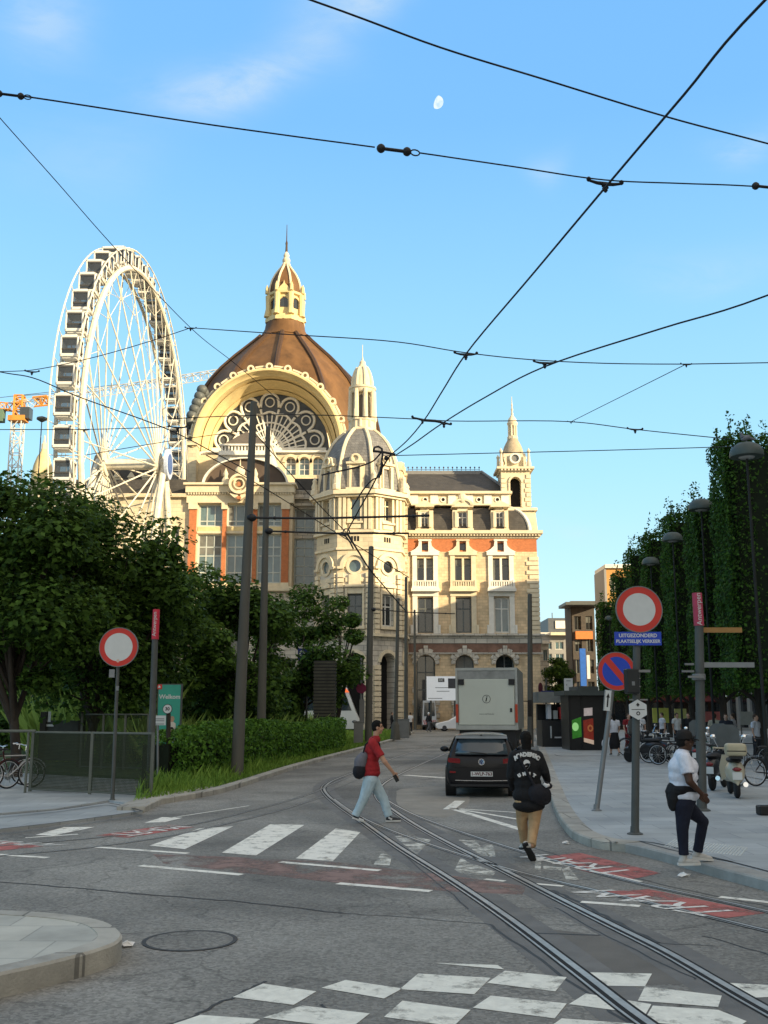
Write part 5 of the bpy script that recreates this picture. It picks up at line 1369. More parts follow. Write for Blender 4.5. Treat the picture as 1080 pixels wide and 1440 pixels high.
b, T, u0, u1, h = front_building('cafe_house', 'low dark brick cafe house closing the view under the clipped trees', 856, 1016, 104, 872, mk('dark_brown_brick', (.075, .05, .04), rough=.85, var=.25, pat=(.24, .08, .012, .8, 'z')), M_DARKROOF, 2, 7, 880, 965, M_DFRAME, M_GLASS, dep=3.2)
mb = MB()
for i in range(5): bx(mb, T, u0+.4+i*2.4, u0+2.4+i*2.4, .2, 2.6, -.04, -.005)
mb.build('shop_window', M_GLASS, b)
mb = MB(); mb.prism([(-.1, 3.3), (-1.6, 2.75), (-1.6, 2.65), (-.1, 3.1)], u0+.3, u1-.3, lambda u, w, d: Vector((d, 104+u, w))); mb.build('awning', mk('awning_dark_red', (.10, .02, .02), rough=.8), b)

tower = thing('apartment_block', 'grey block behind the leftmost trees, mostly hidden', 'building', (-55, 150, 0))
mb = MB(); mb.box(-78, -42, 150, 165, 0, 22); mb.build('wall', M_RB[0], tower); mb = MB(); mb.box(-78.4, -41.6, 149.6, 165.4, 22.002, 23); mb.build('roof', M_DARKROOF, tower)
# ---------------------------------------------------------------- trees, hedges, grass
L_TREE = mk_leaf('tree_leaf', (.014, .038, .008), (.095, .18, .030), .6, .3)
L_TREE2 = mk_leaf('tree_leaf_light', (.018, .048, .010), (.115, .215, .036), .6, .32)
L_HEDGE = mk_leaf('clipped_tree_leaf', (.016, .042, .009), (.064, .15, .020), .55, .35)
L_SHRUB = mk_leaf('hedge_leaf', (.030, .085, .012), (.12, .26, .036), .55, .25)
L_GRASS = mk_leaf('grass_blade', (.08, .17, .022), (.24, .38, .07), .6, .35)
L_TALL = mk_leaf('tall_grass_blade', (.12, .19, .035), (.30, .42, .10), .6, .35)
M_BARK = mk('bark', (.045, .036, .028), rough=.9, var=.35, scale=5, bump=.6, aniso=(1, 1, .25))
def leaf_mesh(name, P, size, mat, parent=None, Nrm=None, loc=None, jitter=.45, aspect=.62):
    """P: n x 3 leaf centres; each leaf a folded diamond of its own"""
    n = len(P); rg = NPR
    d = rg.normal(size=(n, 3))
    if Nrm is not None: d = d*jitter+Nrm
    d /= np.linalg.norm(d, axis=1)[:, None]+1e-9
    t = rg.normal(size=(n, 3)); t -= (t*d).sum(1)[:, None]*d; t /= np.linalg.norm(t, axis=1)[:, None]+1e-9
    b = np.cross(d, t)
    s = size*(.6+.8*rg.random(n))[:, None]
    a0 = P+t*s*.5; a2 = P-t*s*.5; a1 = P+b*s*.5*aspect+d*s*.12; a3 = P-b*s*.5*aspect+d*s*.12
    V = np.stack([a0, a1, a2, a3], 1).reshape(-1, 3)
    me = bpy.data.meshes.new(name)
    me.vertices.add(4*n); me.vertices.foreach_set('co', V.astype(np.float32).ravel())
    me.loops.add(4*n); me.loops.foreach_set('vertex_index', np.arange(4*n, dtype=np.int32))
    me.polygons.add(n); me.polygons.foreach_set('loop_start', np.arange(0, 4*n, 4, dtype=np.int32)); me.polygons.foreach_set('loop_total', np.full(n, 4, dtype=np.int32))
    me.update(calc_edges=True)
    return link_mesh(name, me, mat, parent)
def sph(n):
    v = NPR.normal(size=(n, 3)); return v/np.linalg.norm(v, axis=1)[:, None]
def crown_points(c, rad, nc, nl, cr=.34, low=-.75):
    """leaf centres in clumps scattered through an uneven ellipsoid; returns points, outward normals, clump centres"""
    c = np.array(c); rad = np.array(rad)
    u = sph(nc*3); u = u[u[:, 2] > low][:nc]
    f = (.45+.55*NPR.random(len(u))**.5)[:, None]
    cc = c+u*rad*f
    Pl, Nl = [], []
    for k in range(len(cc)):
        r_ = rad.min()*cr*(.6+.8*NPR.random())
        m_ = int(nl*(.6+.8*NPR.random()))
        w = sph(m_); q = cc[k]+w*r_*(.35+.75*NPR.random(m_)[:, None]**.6)*np.array([1.15, 1.15, .72])
        Pl.append(q); Nl.append(w*.6+np.array([0, 0, .9]))
    return np.concatenate(Pl), np.concatenate(Nl), cc
def tree(label, base, c, rad, nc, nl, size, mat, forks=4, tr=.16, group='leafy trees left of the street', lean=0.0, low=-.75):
    t = thing('leafy_tree', label, 'tree', tuple(base), 0, group)
    P, Nn, cc = crown_points(c, rad, nc, nl, low=low)
    L0 = np.array(base)
    leaf_mesh('crown', P-L0, size, mat, t, Nn)
    mb = MB(); b = Vector(base); top = Vector((c[0], c[1], c[2]-rad[2]*.55))
    mid = b.lerp(top, .55)+Vector((lean, 0, 0))
    mb.tube([b, b+Vector((lean*.3, 0, .5)), mid, top], [tr*1.35, tr, tr*.8, tr*.5], 10)
    idx = NPR.choice(len(cc), min(len(cc), 16), replace=False)
    for i in idx:
        q = Vector(cc[i]); s_ = mid.lerp(top, random.random()); mb.tube([s_, s_.lerp(q, .5)+Vector((0, 0, -.12)), q], [tr*.42, tr*.28, tr*.1], 6)
    for k in range(forks):
        a = random.uniform(0, 6.28); q = Vector((c[0]+math.cos(a)*rad[0]*.6, c[1]+math.sin(a)*rad[1]*.6, c[2]-rad[2]*.2)); s_ = b.lerp(mid, random.uniform(.3, .8))
        mb.tube([s_, s_.lerp(q, .5)+Vector((0, 0, .1)), q], [tr*.6, tr*.45, tr*.15], 7)
    mb.build('trunk', M_BARK, t, smooth=60)
    return t
def pt(px, py, Y): p = at(px, py, Y); return (p.x, p.y, p.z)
def bs(px, Y, z=.1): return (FX(px, Y, 990), Y, z)
pm = lambda p, Y: p/F*Y
# (label, trunk px, Y, crown px cx, cy, half-width px, half-height px, depth m, clumps, leaves)
for lab, tpx, Y, cx, cy, hw, hh, dp_, nc, nl, sz, mt in (
    ('leafy tree at the left edge with a shoot rising above its crown, over parked bicycles', 28, 31, 22, 815, 118, 150, 2.8, 46, 330, .27, L_TREE),
    ('broad leafy tree behind the round red and white sign, dark forked trunk', 128, 36, 150, 845, 112, 135, 3.0, 50, 340, .29, L_TREE),
    ('leafy tree behind the red tipped post and green poster, beside the ferris wheel', 252, 42, 242, 880, 74, 88, 2.6, 30, 300, .30, L_TREE2),
    ('dark low tree behind the two tall concrete poles, hiding the foot of the station', 335, 46, 340, 905, 84, 84, 2.8, 34, 320, .32, L_TREE),
    ('small leafy tree right of the tall concrete poles beside the slatted column', 418, 58, 425, 905, 72, 76, 2.6, 28, 300, .32, L_TREE),
    ('slender leafy tree in front of the turret foot, above the slatted column', 474, 62, 478, 896, 30, 58, 1.6, 14, 260, .30, L_TREE2),
    ('leafy tree in the second row behind the metal gate, between two larger trees', 78, 47, 78, 850, 90, 118, 3.0, 34, 300, .33, L_TREE2),
        ('low dark tree in the back row at the far left, behind the bicycles', 12, 56, 12, 920, 80, 72, 2.6, 26, 300, .36, L_TREE), ('low dark tree in the back row under the forked trunk tree', 165, 58, 165, 930, 76, 62, 2.6, 24, 300, .36, L_TREE),
        ('small dark tree far down the street behind the parking sign', 783, 118, 783, 948, 19, 26, 1.6, 40, 200, .34, L_TREE)):
    tree(lab, bs(tpx, Y), pt(cx, cy+8, Y), (pm(hw, Y), dp_, pm(hh+8, Y)), int(nc*1.15), int(nl*1.5), sz*.76, mt, low=-.95)
# shoots standing above the leftmost crown
# dark shrubs filling the space under the trees
def shrub(label, px, Y, hw, h, n, mat=L_TREE, size=.22, dp_=1.2, cat='shrub', z0=.1, group='dark shrubs under the trees'):
    b = bs(px, Y, z0); t = thing('shrub', label, cat, b, 0, group)
    u = sph(n); u[:, 2] = np.abs(u[:, 2]); r_ = (.55+.5*NPR.random(n)**.5)[:, None]
    bump = 1+.22*np.sin(u[:, 0:1]*7+px)*np.cos(u[:, 2:3]*6)
    P = u*r_*bump*np.array([pm(hw, Y), dp_, h])
    leaf_mesh('foliage', P, size, mat, t, u+np.array([0, 0, .5]))
    mb = MB()
    for k in range(5): mb.tube([(random.uniform(-.2, .2), 0, -.1), (random.uniform(-.8, .8)*pm(hw, Y)*.6, random.uniform(-.4, .4), h*.6)], [.03, .012], 5)
    mb.build('stems', M_BARK, t, local=True)
for lab, px, Y, hw, h, n in (('dark shrub mass behind the left tall concrete pole', 305, 48, 55, 2.9, 5200), ('dark shrub mass between the tall concrete poles and the slatted column', 392, 57, 52, 3.4, 6000),
                             ('dark shrub under the trees behind the metal gate, left of the red tipped post', 195, 46, 60, 2.2, 4200), ('dark shrub behind the leftmost tree trunk, over the bicycles', 30, 52, 80, 2.7, 5200), ('dark shrub between the forked trunks behind the round red and white sign', 120, 54, 70, 2.6, 5000)):
    shrub(lab, px, Y, hw, h, n, size=.26, dp_=1.5)

# clipped plane trees in a row on the right: tall boxes of leaves on bare trunks
def box_tree(label, xl, Y, w, dep, z0, z1, n, size, mat):
    t = thing('clipped_tree', label, 'tree', (xl+w/2, Y, .13), 0, 'row of clipped box shaped trees on the right pavement')
    per = NPR.random(n)
    areas = np.array([dep*(z1-z0)*2.2, dep*(z1-z0), w*(z1-z0)*.2, w*(z1-z0)*.2, w*dep*1.3]); pr = areas/areas.sum()  # front and back kept sparse so the dark core imitates their shade
    face = NPR.choice(5, n, p=pr); P = NPR.random((n, 3)); Nn = np.zeros((n, 3))
    P[:, 0] = (P[:, 0]-.5)*w; P[:, 1] = (P[:, 1]-.5)*dep; P[:, 2] = z0+P[:, 2]*(z1-z0)
    inn = (NPR.random(n)**2.2)*.95-.10
    for f_, ax_, v, sg in ((0, 0, -w/2, -1), (1, 0, w/2, 1), (2, 1, -dep/2, -1), (3, 1, dep/2, 1), (4, 2, z1, 1)):
        mk_ = face == f_; und = .07*np.sin(P[mk_][:, 2]*1.9+P[mk_][:, (ax_+1) % 2]*1.3)+.05*np.sin(P[mk_][:, 2]*5.1)
        P[mk_, ax_] = v-sg*(inn[mk_]+und*(.6 if ax_ < 2 else .3)); Nn[mk_, ax_] = sg
        if ax_ < 2: Nn[mk_, 2] = .45
    # ragged bottom edge and shoots above the top
    k = int(n*.035); q = np.zeros((k, 3)); sh = NPR.random((26, 2)); pick = NPR.integers(0, 26, k)
    q[:, 0] = (sh[pick, 0]-.5)*w+NPR.normal(0, .07, k); q[:, 1] = (sh[pick, 1]-.5)*dep+NPR.normal(0, .07, k); hgt = .45+.9*NPR.random(26); q[:, 2] = z1+NPR.random(k)*hgt[pick]
    P = np.concatenate([P, q]); Nn = np.concatenate([Nn, np.tile([0, 0, .3], (k, 1))])
    o = leaf_mesh('crown', P-np.array([0, 0, .13]), size, mat, t, Nn, jitter=.5)
    mb = MB(); mb.box(-w/2+.3, w/2-.45, -dep/2+.3, dep/2-.5, z0+.35, z1-.5); mb.build('shade_core', MATS['dark_interior'] if False else mk('shaded_twigs', (.010, .016, .008), rough=1), t, local=True)  # near-black box: the crown's inner shade is put into its colour
    mb = MB(); mb.tube([(0, 0, -.13), (.03, 0, 1.0), (0, 0, z0+.6)], [.24, .17, .16], 10); 
    for s_ in (-1, 1): mb.tube([(0, 0, z0-.6), (s_*w*.3, 0, z0+.6)], [.1, .06], 7)
    mb.build('trunk', M_BARK, t, local=True, smooth=60)
HX = (1034, 987, 948, 914, 889, 867, 843)
HY = (34, 41.5, 50, 59.5, 70, 82, 97)
HT = (590, 692, 712, 742, 766, 800, 845)
HW = ('nearest and tallest clipped box tree at the right edge of the picture', 'clipped box tree just left of the nearest one, lamp head in front', 'third clipped box tree from the right edge, above the parked motorbikes', 'fourth clipped box tree from the right edge, behind the pole with the red tip',
      'fifth clipped box tree from the right edge, behind the big round sign', 'sixth clipped box tree from the right edge, left of the round sign', 'farthest clipped box tree, next to the blue banner house')
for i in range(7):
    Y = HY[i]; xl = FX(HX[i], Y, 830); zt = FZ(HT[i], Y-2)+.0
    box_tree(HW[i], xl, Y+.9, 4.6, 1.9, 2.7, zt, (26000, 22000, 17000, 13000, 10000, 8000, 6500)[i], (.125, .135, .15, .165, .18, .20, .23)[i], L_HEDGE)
# second row behind, closing the view under the crowns
for i, (px, Y) in enumerate(((1140, 38), (1060, 52), (1010, 66))):
    box_tree(('clipped box tree in the back row, cut off by the right edge of the picture', 'clipped box tree in the back row, between the two nearest front row trees', 'clipped box tree in the back row, behind the motorbikes and pedestrians')[i], FX(px, Y, 830), Y, 4.6, 5.0, 2.6, (11.0, 11.5, 11.5)[i], 6000, .26, L_HEDGE)

# low hedge along the lawn
def hedge(label, P, w, h, n, size, mat):
    """box hedge along ground path P"""
    P = [Vector(p) for p in P]; t = thing('hedge', label, 'hedge', (P[0].x, P[0].y, .1))
    seg = [(P[i], P[i+1], (P[i+1]-P[i]).length) for i in range(len(P)-1)]; tot = sum(s_[2] for s_ in seg)
    pts, nn = [], []
    for _ in range(n):
        d = random.random()*tot
        for a, b, l in seg:
            if d <= l: break
            d -= l
        p = a.lerp(b, min(1, d/l)); tx = (b-a).normalized(); nx = Vector((-tx.y, tx.x, 0))
        f_ = random.random(); inn = random.random()**2*.28-.07
        hh = h*(1+.10*math.sin(p.x*2.3)+.07*math.sin(p.y*3.7))
        if f_ < .42: q = p+nx*(-w/2+inn)+Vector((0, 0, random.random()*hh)); n_ = -nx
        elif f_ < .55: q = p+nx*(w/2-inn)+Vector((0, 0, random.random()*hh)); n_ = nx
        else: q = p+nx*(random.random()-.5)*w+Vector((0, 0, hh-inn)); n_ = Vector((0, 0, 1))
        pts.append(q-Vector((P[0].x, P[0].y, 0))); nn.append(n_+Vector((0, 0, .3)))
    leaf_mesh('foliage', np.array([tuple(p) for p in pts]), size, mat, t, np.array([tuple(p) for p in nn]), jitter=.7)
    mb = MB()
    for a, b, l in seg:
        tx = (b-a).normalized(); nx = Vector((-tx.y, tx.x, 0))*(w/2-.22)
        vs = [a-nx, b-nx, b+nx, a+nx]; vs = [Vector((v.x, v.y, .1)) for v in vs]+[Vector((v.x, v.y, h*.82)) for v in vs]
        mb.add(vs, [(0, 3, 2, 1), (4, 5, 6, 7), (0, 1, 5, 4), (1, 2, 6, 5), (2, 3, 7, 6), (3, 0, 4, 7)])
    mb.build('hedge_shade_core', mk('shaded_twigs', (.010, .016, .008), rough=1), t)  # near-black filling, shade inside the hedge painted as colour
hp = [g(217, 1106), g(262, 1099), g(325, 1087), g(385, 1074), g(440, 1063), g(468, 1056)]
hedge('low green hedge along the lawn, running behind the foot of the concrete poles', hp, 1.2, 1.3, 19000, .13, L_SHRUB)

# grass: short turf plus tall weeds, one uncountable cover
def grass(name, poly, n, h, w, mat, ybias=0):
    xs = [p.x for p in poly]; ys = [p.y for p in poly]; out = []
    def inside(x, y):
        c = False; k = len(poly)
        for i in range(k):
            a, b = poly[i], poly[i-1]
            if (a.y > y) != (b.y > y) and x < (b.x-a.x)*(y-a.y)/(b.y-a.y)+a.x: c = not c
        return c
    tries = 0
    while len(out) < n and tries < n*14:
        tries += 1; x = random.uniform(min(xs), max(xs)); y = random.uniform(min(ys), max(ys))
        if inside(x, y): out.append((x, y))
    k = len(out); B = np.array(out); hh = h*(.45+.9*NPR.random(k)); a = NPR.random(k)*6.283; ww = w*(.6+.8*NPR.random(k))
    patch = .55+.75*(.5+.5*np.sin(B[:, 0]*1.7+B[:, 1]*.9)*np.cos(B[:, 1]*1.3-B[:, 0]*.6)); hh = hh*patch
    ln = NPR.normal(0, .33, (k, 2))*hh[:, None]
    V = np.zeros((k, 4, 3))
    V[:, 0, :2] = B+np.stack([np.cos(a), np.sin(a)], 1)*ww[:, None]; V[:, 1, :2] = B-np.stack([np.cos(a), np.sin(a)], 1)*ww[:, None]
    V[:, 2, :2] = B+ln*.4-np.stack([np.cos(a), np.sin(a)], 1)*ww[:, None]*.7; V[:, 3, :2] = B+ln
    V[:, :2, 2] = .09; V[:, 2, 2] = .1+hh*.55; V[:, 3, 2] = .1+hh
    me = bpy.data.meshes.new(name); me.vertices.add(4*k); me.vertices.foreach_set('co', V.astype(np.float32).ravel())
    me.loops.add(4*k); me.loops.foreach_set('vertex_index', np.arange(4*k, dtype=np.int32)); me.polygons.add(k)
    me.polygons.foreach_set('loop_start', np.arange(0, 4*k, 4, dtype=np.int32)); me.polygons.foreach_set('loop_total', np.full(k, 4, dtype=np.int32)); me.update(calc_edges=True)
    o = link_mesh(name, me, mat); o['kind'] = 'stuff'; return o
strip = [Vector((p.x, p.y, 0)) for p in offset_path(LK[4:], .32)]+[g(560, 1034), g(470, 1046), g(440, 1057), g(385, 1066), g(325, 1079), g(262, 1090), g(218, 1097)]
grass('grass', strip, 26000, .17, .012, L_GRASS)
weeds = [Vector((p.x, p.y, 0)) for p in offset_path(LK[6:30], .5)]+[g(410, 1072), g(325, 1088), g(262, 1098), g(222, 1104)]
grass('tall_grass', weeds, 1500, .34, .016, L_GRASS)
grass('tall_grass', [g(205, 1090), g(262, 1084), g(325, 1074), g(430, 1054), g(470, 1048), g(440, 1036), g(330, 1040), g(215, 1052)], 14000, 1.15, .022, L_TALL)
grass('tall_grass', [g(40, 1075), g(205, 1078), g(215, 1052), g(330, 1040), g(330, 1034), g(30, 1036)], 13000, 1.9, .03, L_TALL)
grass('grass', [g(470, 1048), g(560, 1034), g(575, 1029), g(470, 1030)], 5000, .2, .025, L_GRASS)
# ---------------------------------------------------------------- poles, signs, lamps, fences
M_POLE = mk('weathered_concrete_pole', (.095, .092, .078), rough=.8, var=.22, scale=1.6, bump=.3, aniso=(1, 1, .2))
M_POLED = mk('dark_green_grey_pole', (.075, .080, .075), rough=.6, var=.2, scale=3)
M_POLEG = mk('galvanised_pole', (.20, .205, .205), rough=.5, var=.15, metal=.4)
M_SRED = mk('sign_red', (.52, .035, .025), rough=.38, var=.06)
M_SWHITE = mk('sign_white', (.56, .57, .55), rough=.45, var=.06, scale=6)
M_SBLUE = mk('sign_blue', (.012, .055, .42), rough=.38, var=.05)
M_SBACK = mk('sign_back_grey', (.16, .165, .165), rough=.55, var=.1)
M_TIP = mk('red_pole_cap', (.50, .03, .055), rough=.45, var=.08)
M_INK = mk('sign_black', (.015, .015, .015), rough=.5)

def pole(name, label, cat, b, top, r0, r1, mat, group=None, base=None):
    t = thing(name, label, cat, tuple(b), 0, group)
    mb = MB(); mb.tube([b, Vector(b).lerp(top, .5), top], [r0, (r0+r1)/2, r1], 16); mb.build('pole', mat, t, smooth=40)
    if base:
        mb = MB(); mb.lathe(tuple(b), [(r0*base, 0), (r0*base, .012), (r0*1.2, .03), (r0*1.05, .12)], 14); mb.build('base_plate', mat, t)
    return t
def pbase(px, py, z): return g(px, py, z)
# overhead-line masts
PT = {}
for key, lab, bp_, bz, tp, r0, r1, mt in (('P1', 'thick tall concrete mast standing in the hedge, the left and taller of the close pair', (333, 1092), .1, (357, 566), .185, .10, M_POLE),
        ('P2', 'thinner tall concrete mast, the right and lower of the close pair in the hedge', (366, 1077), .1, (377, 601), .165, .085, M_POLE),
        ('P3', 'grey concrete mast just behind the head of the red shirted walker', (518, 1046), .1, (522, 769), .21, .15, M_POLE),
        ('P4', 'slim grey mast on the kerb tip in front of the station arch', (556, 1040), .1, (560, 842), .14, .10, M_POLE),
        ('P5', 'slimmer mast with a wide foot, right of the other one on the kerb tip', (571, 1034), .1, (571, 812), .16, .11, M_POLE),
        ('P6', 'thin grey mast far down the street left of the white billboard trailer', (584, 1026), .1, (583, 858), .15, .10, M_POLE),
        ('P7', 'tall dark mast on the right kerb just right of the white box truck', (746, 1050), .13, (745, 836), .16, .11, M_POLE)):
    b = g(*bp_, bz); top = at(*tp, b.y)
    t = pole('tram_mast', lab, 'mast', b, top, r0, r1, mt, 'masts carrying the tram wires')
    PT[key] = (b, top)
    mb = MB(); mb.lathe(tuple(top), [(r1*1.02, -.04), (r1*1.02, .01), (.0001, .06)], 12); mb.build('cap', M_POLED, t)
    if key in ('P4', 'P5'): 
        mb = MB(); mb.lathe(tuple(b), [(r0*2.3, 0), (r0*2.1, .35), (r0*1.8, .9), (r0*1.05, 1.1)], 14); mb.build('foot', M_POLE, t, smooth=40)
# red tipped way-finding posts
def tip_post(label, bp_, z, tp, r, split, shade):
    b = g(*bp_, z); top = at(*tp, b.y); t = thing('red_tipped_post', label, 'post', tuple(b), 0, 'dark posts with a red tip')
    s_ = at(*split, b.y)
    mb = MB(); mb.tube([b, s_], [r, r*.86], 14); mb.lathe(tuple(b), [(r*1.7, 0), (r*1.7, .015), (r, .05)], 12); mb.build('post', M_POLED, t, smooth=40)
    mb = MB(); mb.tube([s_, top], [r*1.02, r*.98], 14); mb.build('red_tip', shade, t, smooth=40)
    c = s_.lerp(top, .5); text_mesh('tip_lettering', 'Antwerpen', .14, Matrix.Translation((c.x-.01, c.y-r*1.04, c.z)) @ Matrix.Rotation(math.pi/2, 4, 'X') @ Matrix.Rotation(math.pi/2, 4, 'Z'), M_SWHITE, t, .003, local=False)
    return t, b, s_, top
tip_post('red tipped dark post on the left beside the green poster', (211, 1106), .09, (220, 857), .095, (218, 899), M_TIP)
tR, bR, sR, topR = tip_post('red tipped dark post with finger boards beside the white shirted man', (987, 1140), .13, (980, 834), .098, (983, 880), mk('red_pole_cap_faded', (.40, .045, .085), rough=.5))
def on_post(py, b, top):   # point of a leaning post at image row py
    lo, hi = 0.0, 1.0
    def row(f_):
        p = b.lerp(top, f_); d = Vector((p.x, p.y, p.z-CAMZ)); c_, s_ = math.cos(PIT), math.sin(PIT); return 720-F*(-d.y*s_+d.z*c_)/(d.y*c_+d.z*s_)
    for _ in range(40):
        m_ = (lo+hi)/2
        if row(m_) > py: lo = m_
        else: hi = m_
    return b.lerp(top, lo)
for py, L_, th, col, nm in ((886, .78, .05, mk('finger_amber', (.30, .16, .05), rough=.5), 'finger board'), (935, 1.0, .05, mk('finger_grey', (.20, .21, .21), rough=.5), 'finger board')):
    p = on_post(py, bR, topR); mb = MB(); mb.box(p.x+.09, p.x+.09+L_, p.y-.015, p.y+.015, p.z-th, p.z+th); mb.build('finger_board', col, tR)
for py, L_ in ((934, .18), (944, .24)):
    p = on_post(py, bR, topR); mb = MB(); mb.box(p.x-.09-L_, p.x-.09, p.y-.015, p.y+.015, p.z-.02, p.z+.02); mb.build('finger_board', M_SBACK, tR)
p = on_post(952, bR, topR); mb = MB(); mb.lathe(tuple(p), [(.11, -.06), (.13, -.05), (.13, .05), (.11, .06)], 14); mb.box(p.x-.25, p.x+.05, p.y-.16, p.y-.12, p.z-.02, p.z+.02); mb.build('bracket', M_POLEG, tR)

def Tsign(c, rz=0.0, tilt=0.0):
    Mx = Matrix.Translation(c) @ Matrix.Rotation(rz, 4, 'Z') @ Matrix.Rotation(tilt, 4, 'Y')
    return lambda u, w, d: tuple(Mx @ Vector((u, d, w)))
def ring_sign(t, c, r, rz, tilt, inner, slash=False, ink=None):
    T = Tsign(c, rz, tilt)
    mb = MB(); mb.arc(0, 0, .001, r, -.012, .012, 0, 2*math.pi, 40, T); mb.arc(0, 0, r*.97, r*1.01, -.022, .022, 0, 2*math.pi, 40, T); p_ = mb.build('sign_plate', M_SBACK, t)
    mb = MB(); mb.arc(0, 0, r*inner, r*.99, -.018, -.013, 0, 2*math.pi, 48, T); mb.build('red_ring', M_SRED, p_)
    mb = MB(); mb.arc(0, 0, .001, r*inner, -.0165, -.0125, 0, 2*math.pi, 48, T); mb.build('sign_field', M_SBLUE if slash else M_SWHITE, p_)
    if slash:
        mb = MB(); k = r*.115; q_ = r*.60
        mb.prism([(-q_-k, q_-k), (-q_+k, q_+k), (q_+k, -q_+k), (q_-k, -q_-k)], -.0195, -.017, T); mb.build('red_bar', M_SRED, p_)
    mb = MB()
    for z_ in (-.45*r, .45*r): mb.prism([(-.10, z_-.02), (.10, z_-.02), (.10, z_+.02), (-.10, z_+.02)], .012, .10, T)
    mb.build('clamp', M_POLEG, p_)
    return T, p_
# left round sign
b = g(158, 1125, .085); top = at(168, 884, b.y)
t = pole('no_entry_sign', 'round white sign with red ring in front of the trees on the left', 'road sign', b, top, .04, .036, M_POLED, None, 1.6)
c = at(167, 910, b.y-.06); rS = 27.5/F*b.y*.985
T, _ = ring_sign(t, c, rS, 0, 0, .72)
mb = MB(); mb.arc(0, -rS*.70, .001, .035, -.021, -.017, 0, 2*math.pi, 14, T); mb.build('sticker', mk('sticker_peach', (.6, .42, .34), rough=.6), t)
mb = MB(); q_ = at(160, 947, b.y); mb.box(q_.x-.10, q_.x+.02, q_.y-.02, q_.y+.02, q_.z-.09, q_.z+.09); q_ = at(166, 968, b.y); mb.box(q_.x-.03, q_.x+.03, q_.y-.06, q_.y-.045, q_.z-.05, q_.z+.05); mb.build('bracket', M_POLEG, t)
# big right round sign with plates and signal box
b = g(893, 1173, .13); top = at(896, 832, b.y)
t = pole('no_entry_sign', 'large round white sign with red ring over a blue plate on the right pavement', 'road sign', b, top, .062, .058, M_POLED, None, 2.0)
b8, top8 = b, top
c = at(898.5, 857, b.y-.08); ring_sign(t, c, 32.8/F*b.y*.99, 0, 0, .70)
c = at(897, 898, b.y-.08); k = b.y/F
T = Tsign(c)
mb = MB(); bx(mb, T, -32.5*k, 32.5*k, -9.3*k, 9.3*k, -.012, .012); pl = mb.build('blue_plate', M_SBLUE, t)
text_mesh('plate_lettering', 'UITGEZONDERD', .080, face_cam((c.x, c.y-.014, c.z+4.0*k)), M_SWHITE, pl, .001, local=False, bold=.002)
text_mesh('plate_lettering', 'PLAATSELIJK VERKEER', .072, face_cam((c.x, c.y-.014, c.z-4.0*k)), M_SWHITE, pl, .001, local=False, bold=.002)
c = at(897, 998, b.y-.085); T = Tsign(c)
hexp = [(13.3*k*math.cos(a)*1.04, 13.8*k*math.sin(a)) for a in [math.pi/2+i*math.pi/3 for i in range(6)]]
mb = MB(); mb.prism(hexp, -.012, .012, T); hx = mb.build('hexagon_plate', M_SWHITE, t)
mb = MB(); bx(mb, T, -9*k, 9*k, -.1*k, .7*k, -.0155, -.0125)
mb.prism([(-3*k, 6*k), (0, 9.5*k), (3*k, 6*k), (1.2*k, 6*k), (1.2*k, 4.5*k), (-1.2*k, 4.5*k), (-1.2*k, 6*k)], -.0155, -.0125, T)
mb.arc(0, -5*k, 1.4*k, 2.7*k, -.0155, -.0125, 0, 2*math.pi, 16, T); mb.build('hexagon_symbol', M_INK, hx)
mb = MB(); q_ = at(898, 984, b.y); bx(mb, Tsign(q_), -12*k, 12*k, -1*k, 1*k, -.03, .05); bx(mb, Tsign(at(893, 944, b.y)), -.02, .22, -.02, .02, -.1, -.07); mb.build('clamp_strip', M_POLEG, t)
# pedestrian signal fixed beside it
sg = thing('traffic_signal', 'dark traffic signal box seen from behind beside the big round sign pole', 'traffic light', tuple(at(888, 956, b.y-.05)))
q_ = at(888, 957, b.y-.04); T = Tsign(q_)
mb = MB(); bx(mb, T, -8.5*k, 8.5*k, -18*k, 16*k, -.12, .12); o = mb.build('housing', mk('signal_housing', (.018, .02, .02), rough=.5, var=.2), sg); bv = o.modifiers.new('b', 'BEVEL'); bv.width = .02; bv.segments = 2
mb = MB(); bx(mb, T, 8.6*k, 12*k, 2*k, 3.4*k, -.03, .03); bx(mb, T, 8.6*k, 12*k, -9*k, -7.6*k, -.03, .03); mb.build('bracket', M_POLEG, sg)
mb = MB(); bx(mb, T, -2*k, 2*k, -7*k, -1.5*k, -.126, -.119); mb.build('maker_plate', M_SBACK, sg)
# leaning no parking sign
b = g(839, 1140, .13); top = at(866, 930, b.y)
t = pole('no_parking_sign', 'leaning post with a round blue and red no parking sign and white arrow plate', 'road sign', b, top, .05, .046, M_POLEG, None, 2.0)
c = at(867, 944, b.y-.07); ring_sign(t, c, 26.5/F*b.y, 0, R(6), .755, True)
k = b.y/F; c = at(854.5, 985, b.y-.07); T = Tsign(c, 0, R(7))
mb = MB(); bx(mb, T, -5*k, 5*k, -14*k, 14*k, -.01, .01); pl = mb.build('arrow_plate', M_SWHITE, t)
mb = MB(); mb.prism([(-1*k, -9*k), (1*k, -9*k), (1*k, 4*k), (2.6*k, 4*k), (0, 10*k), (-2.6*k, 4*k), (-1*k, 4*k)], -.0135, -.0105, T); 
for s_ in (-1, 1): bx(mb, T, *sorted((s_*4.2*k, s_*4.8*k)), -13.2*k, 13.2*k, -.013, -.0105)
mb.build('arrow', M_INK, pl)
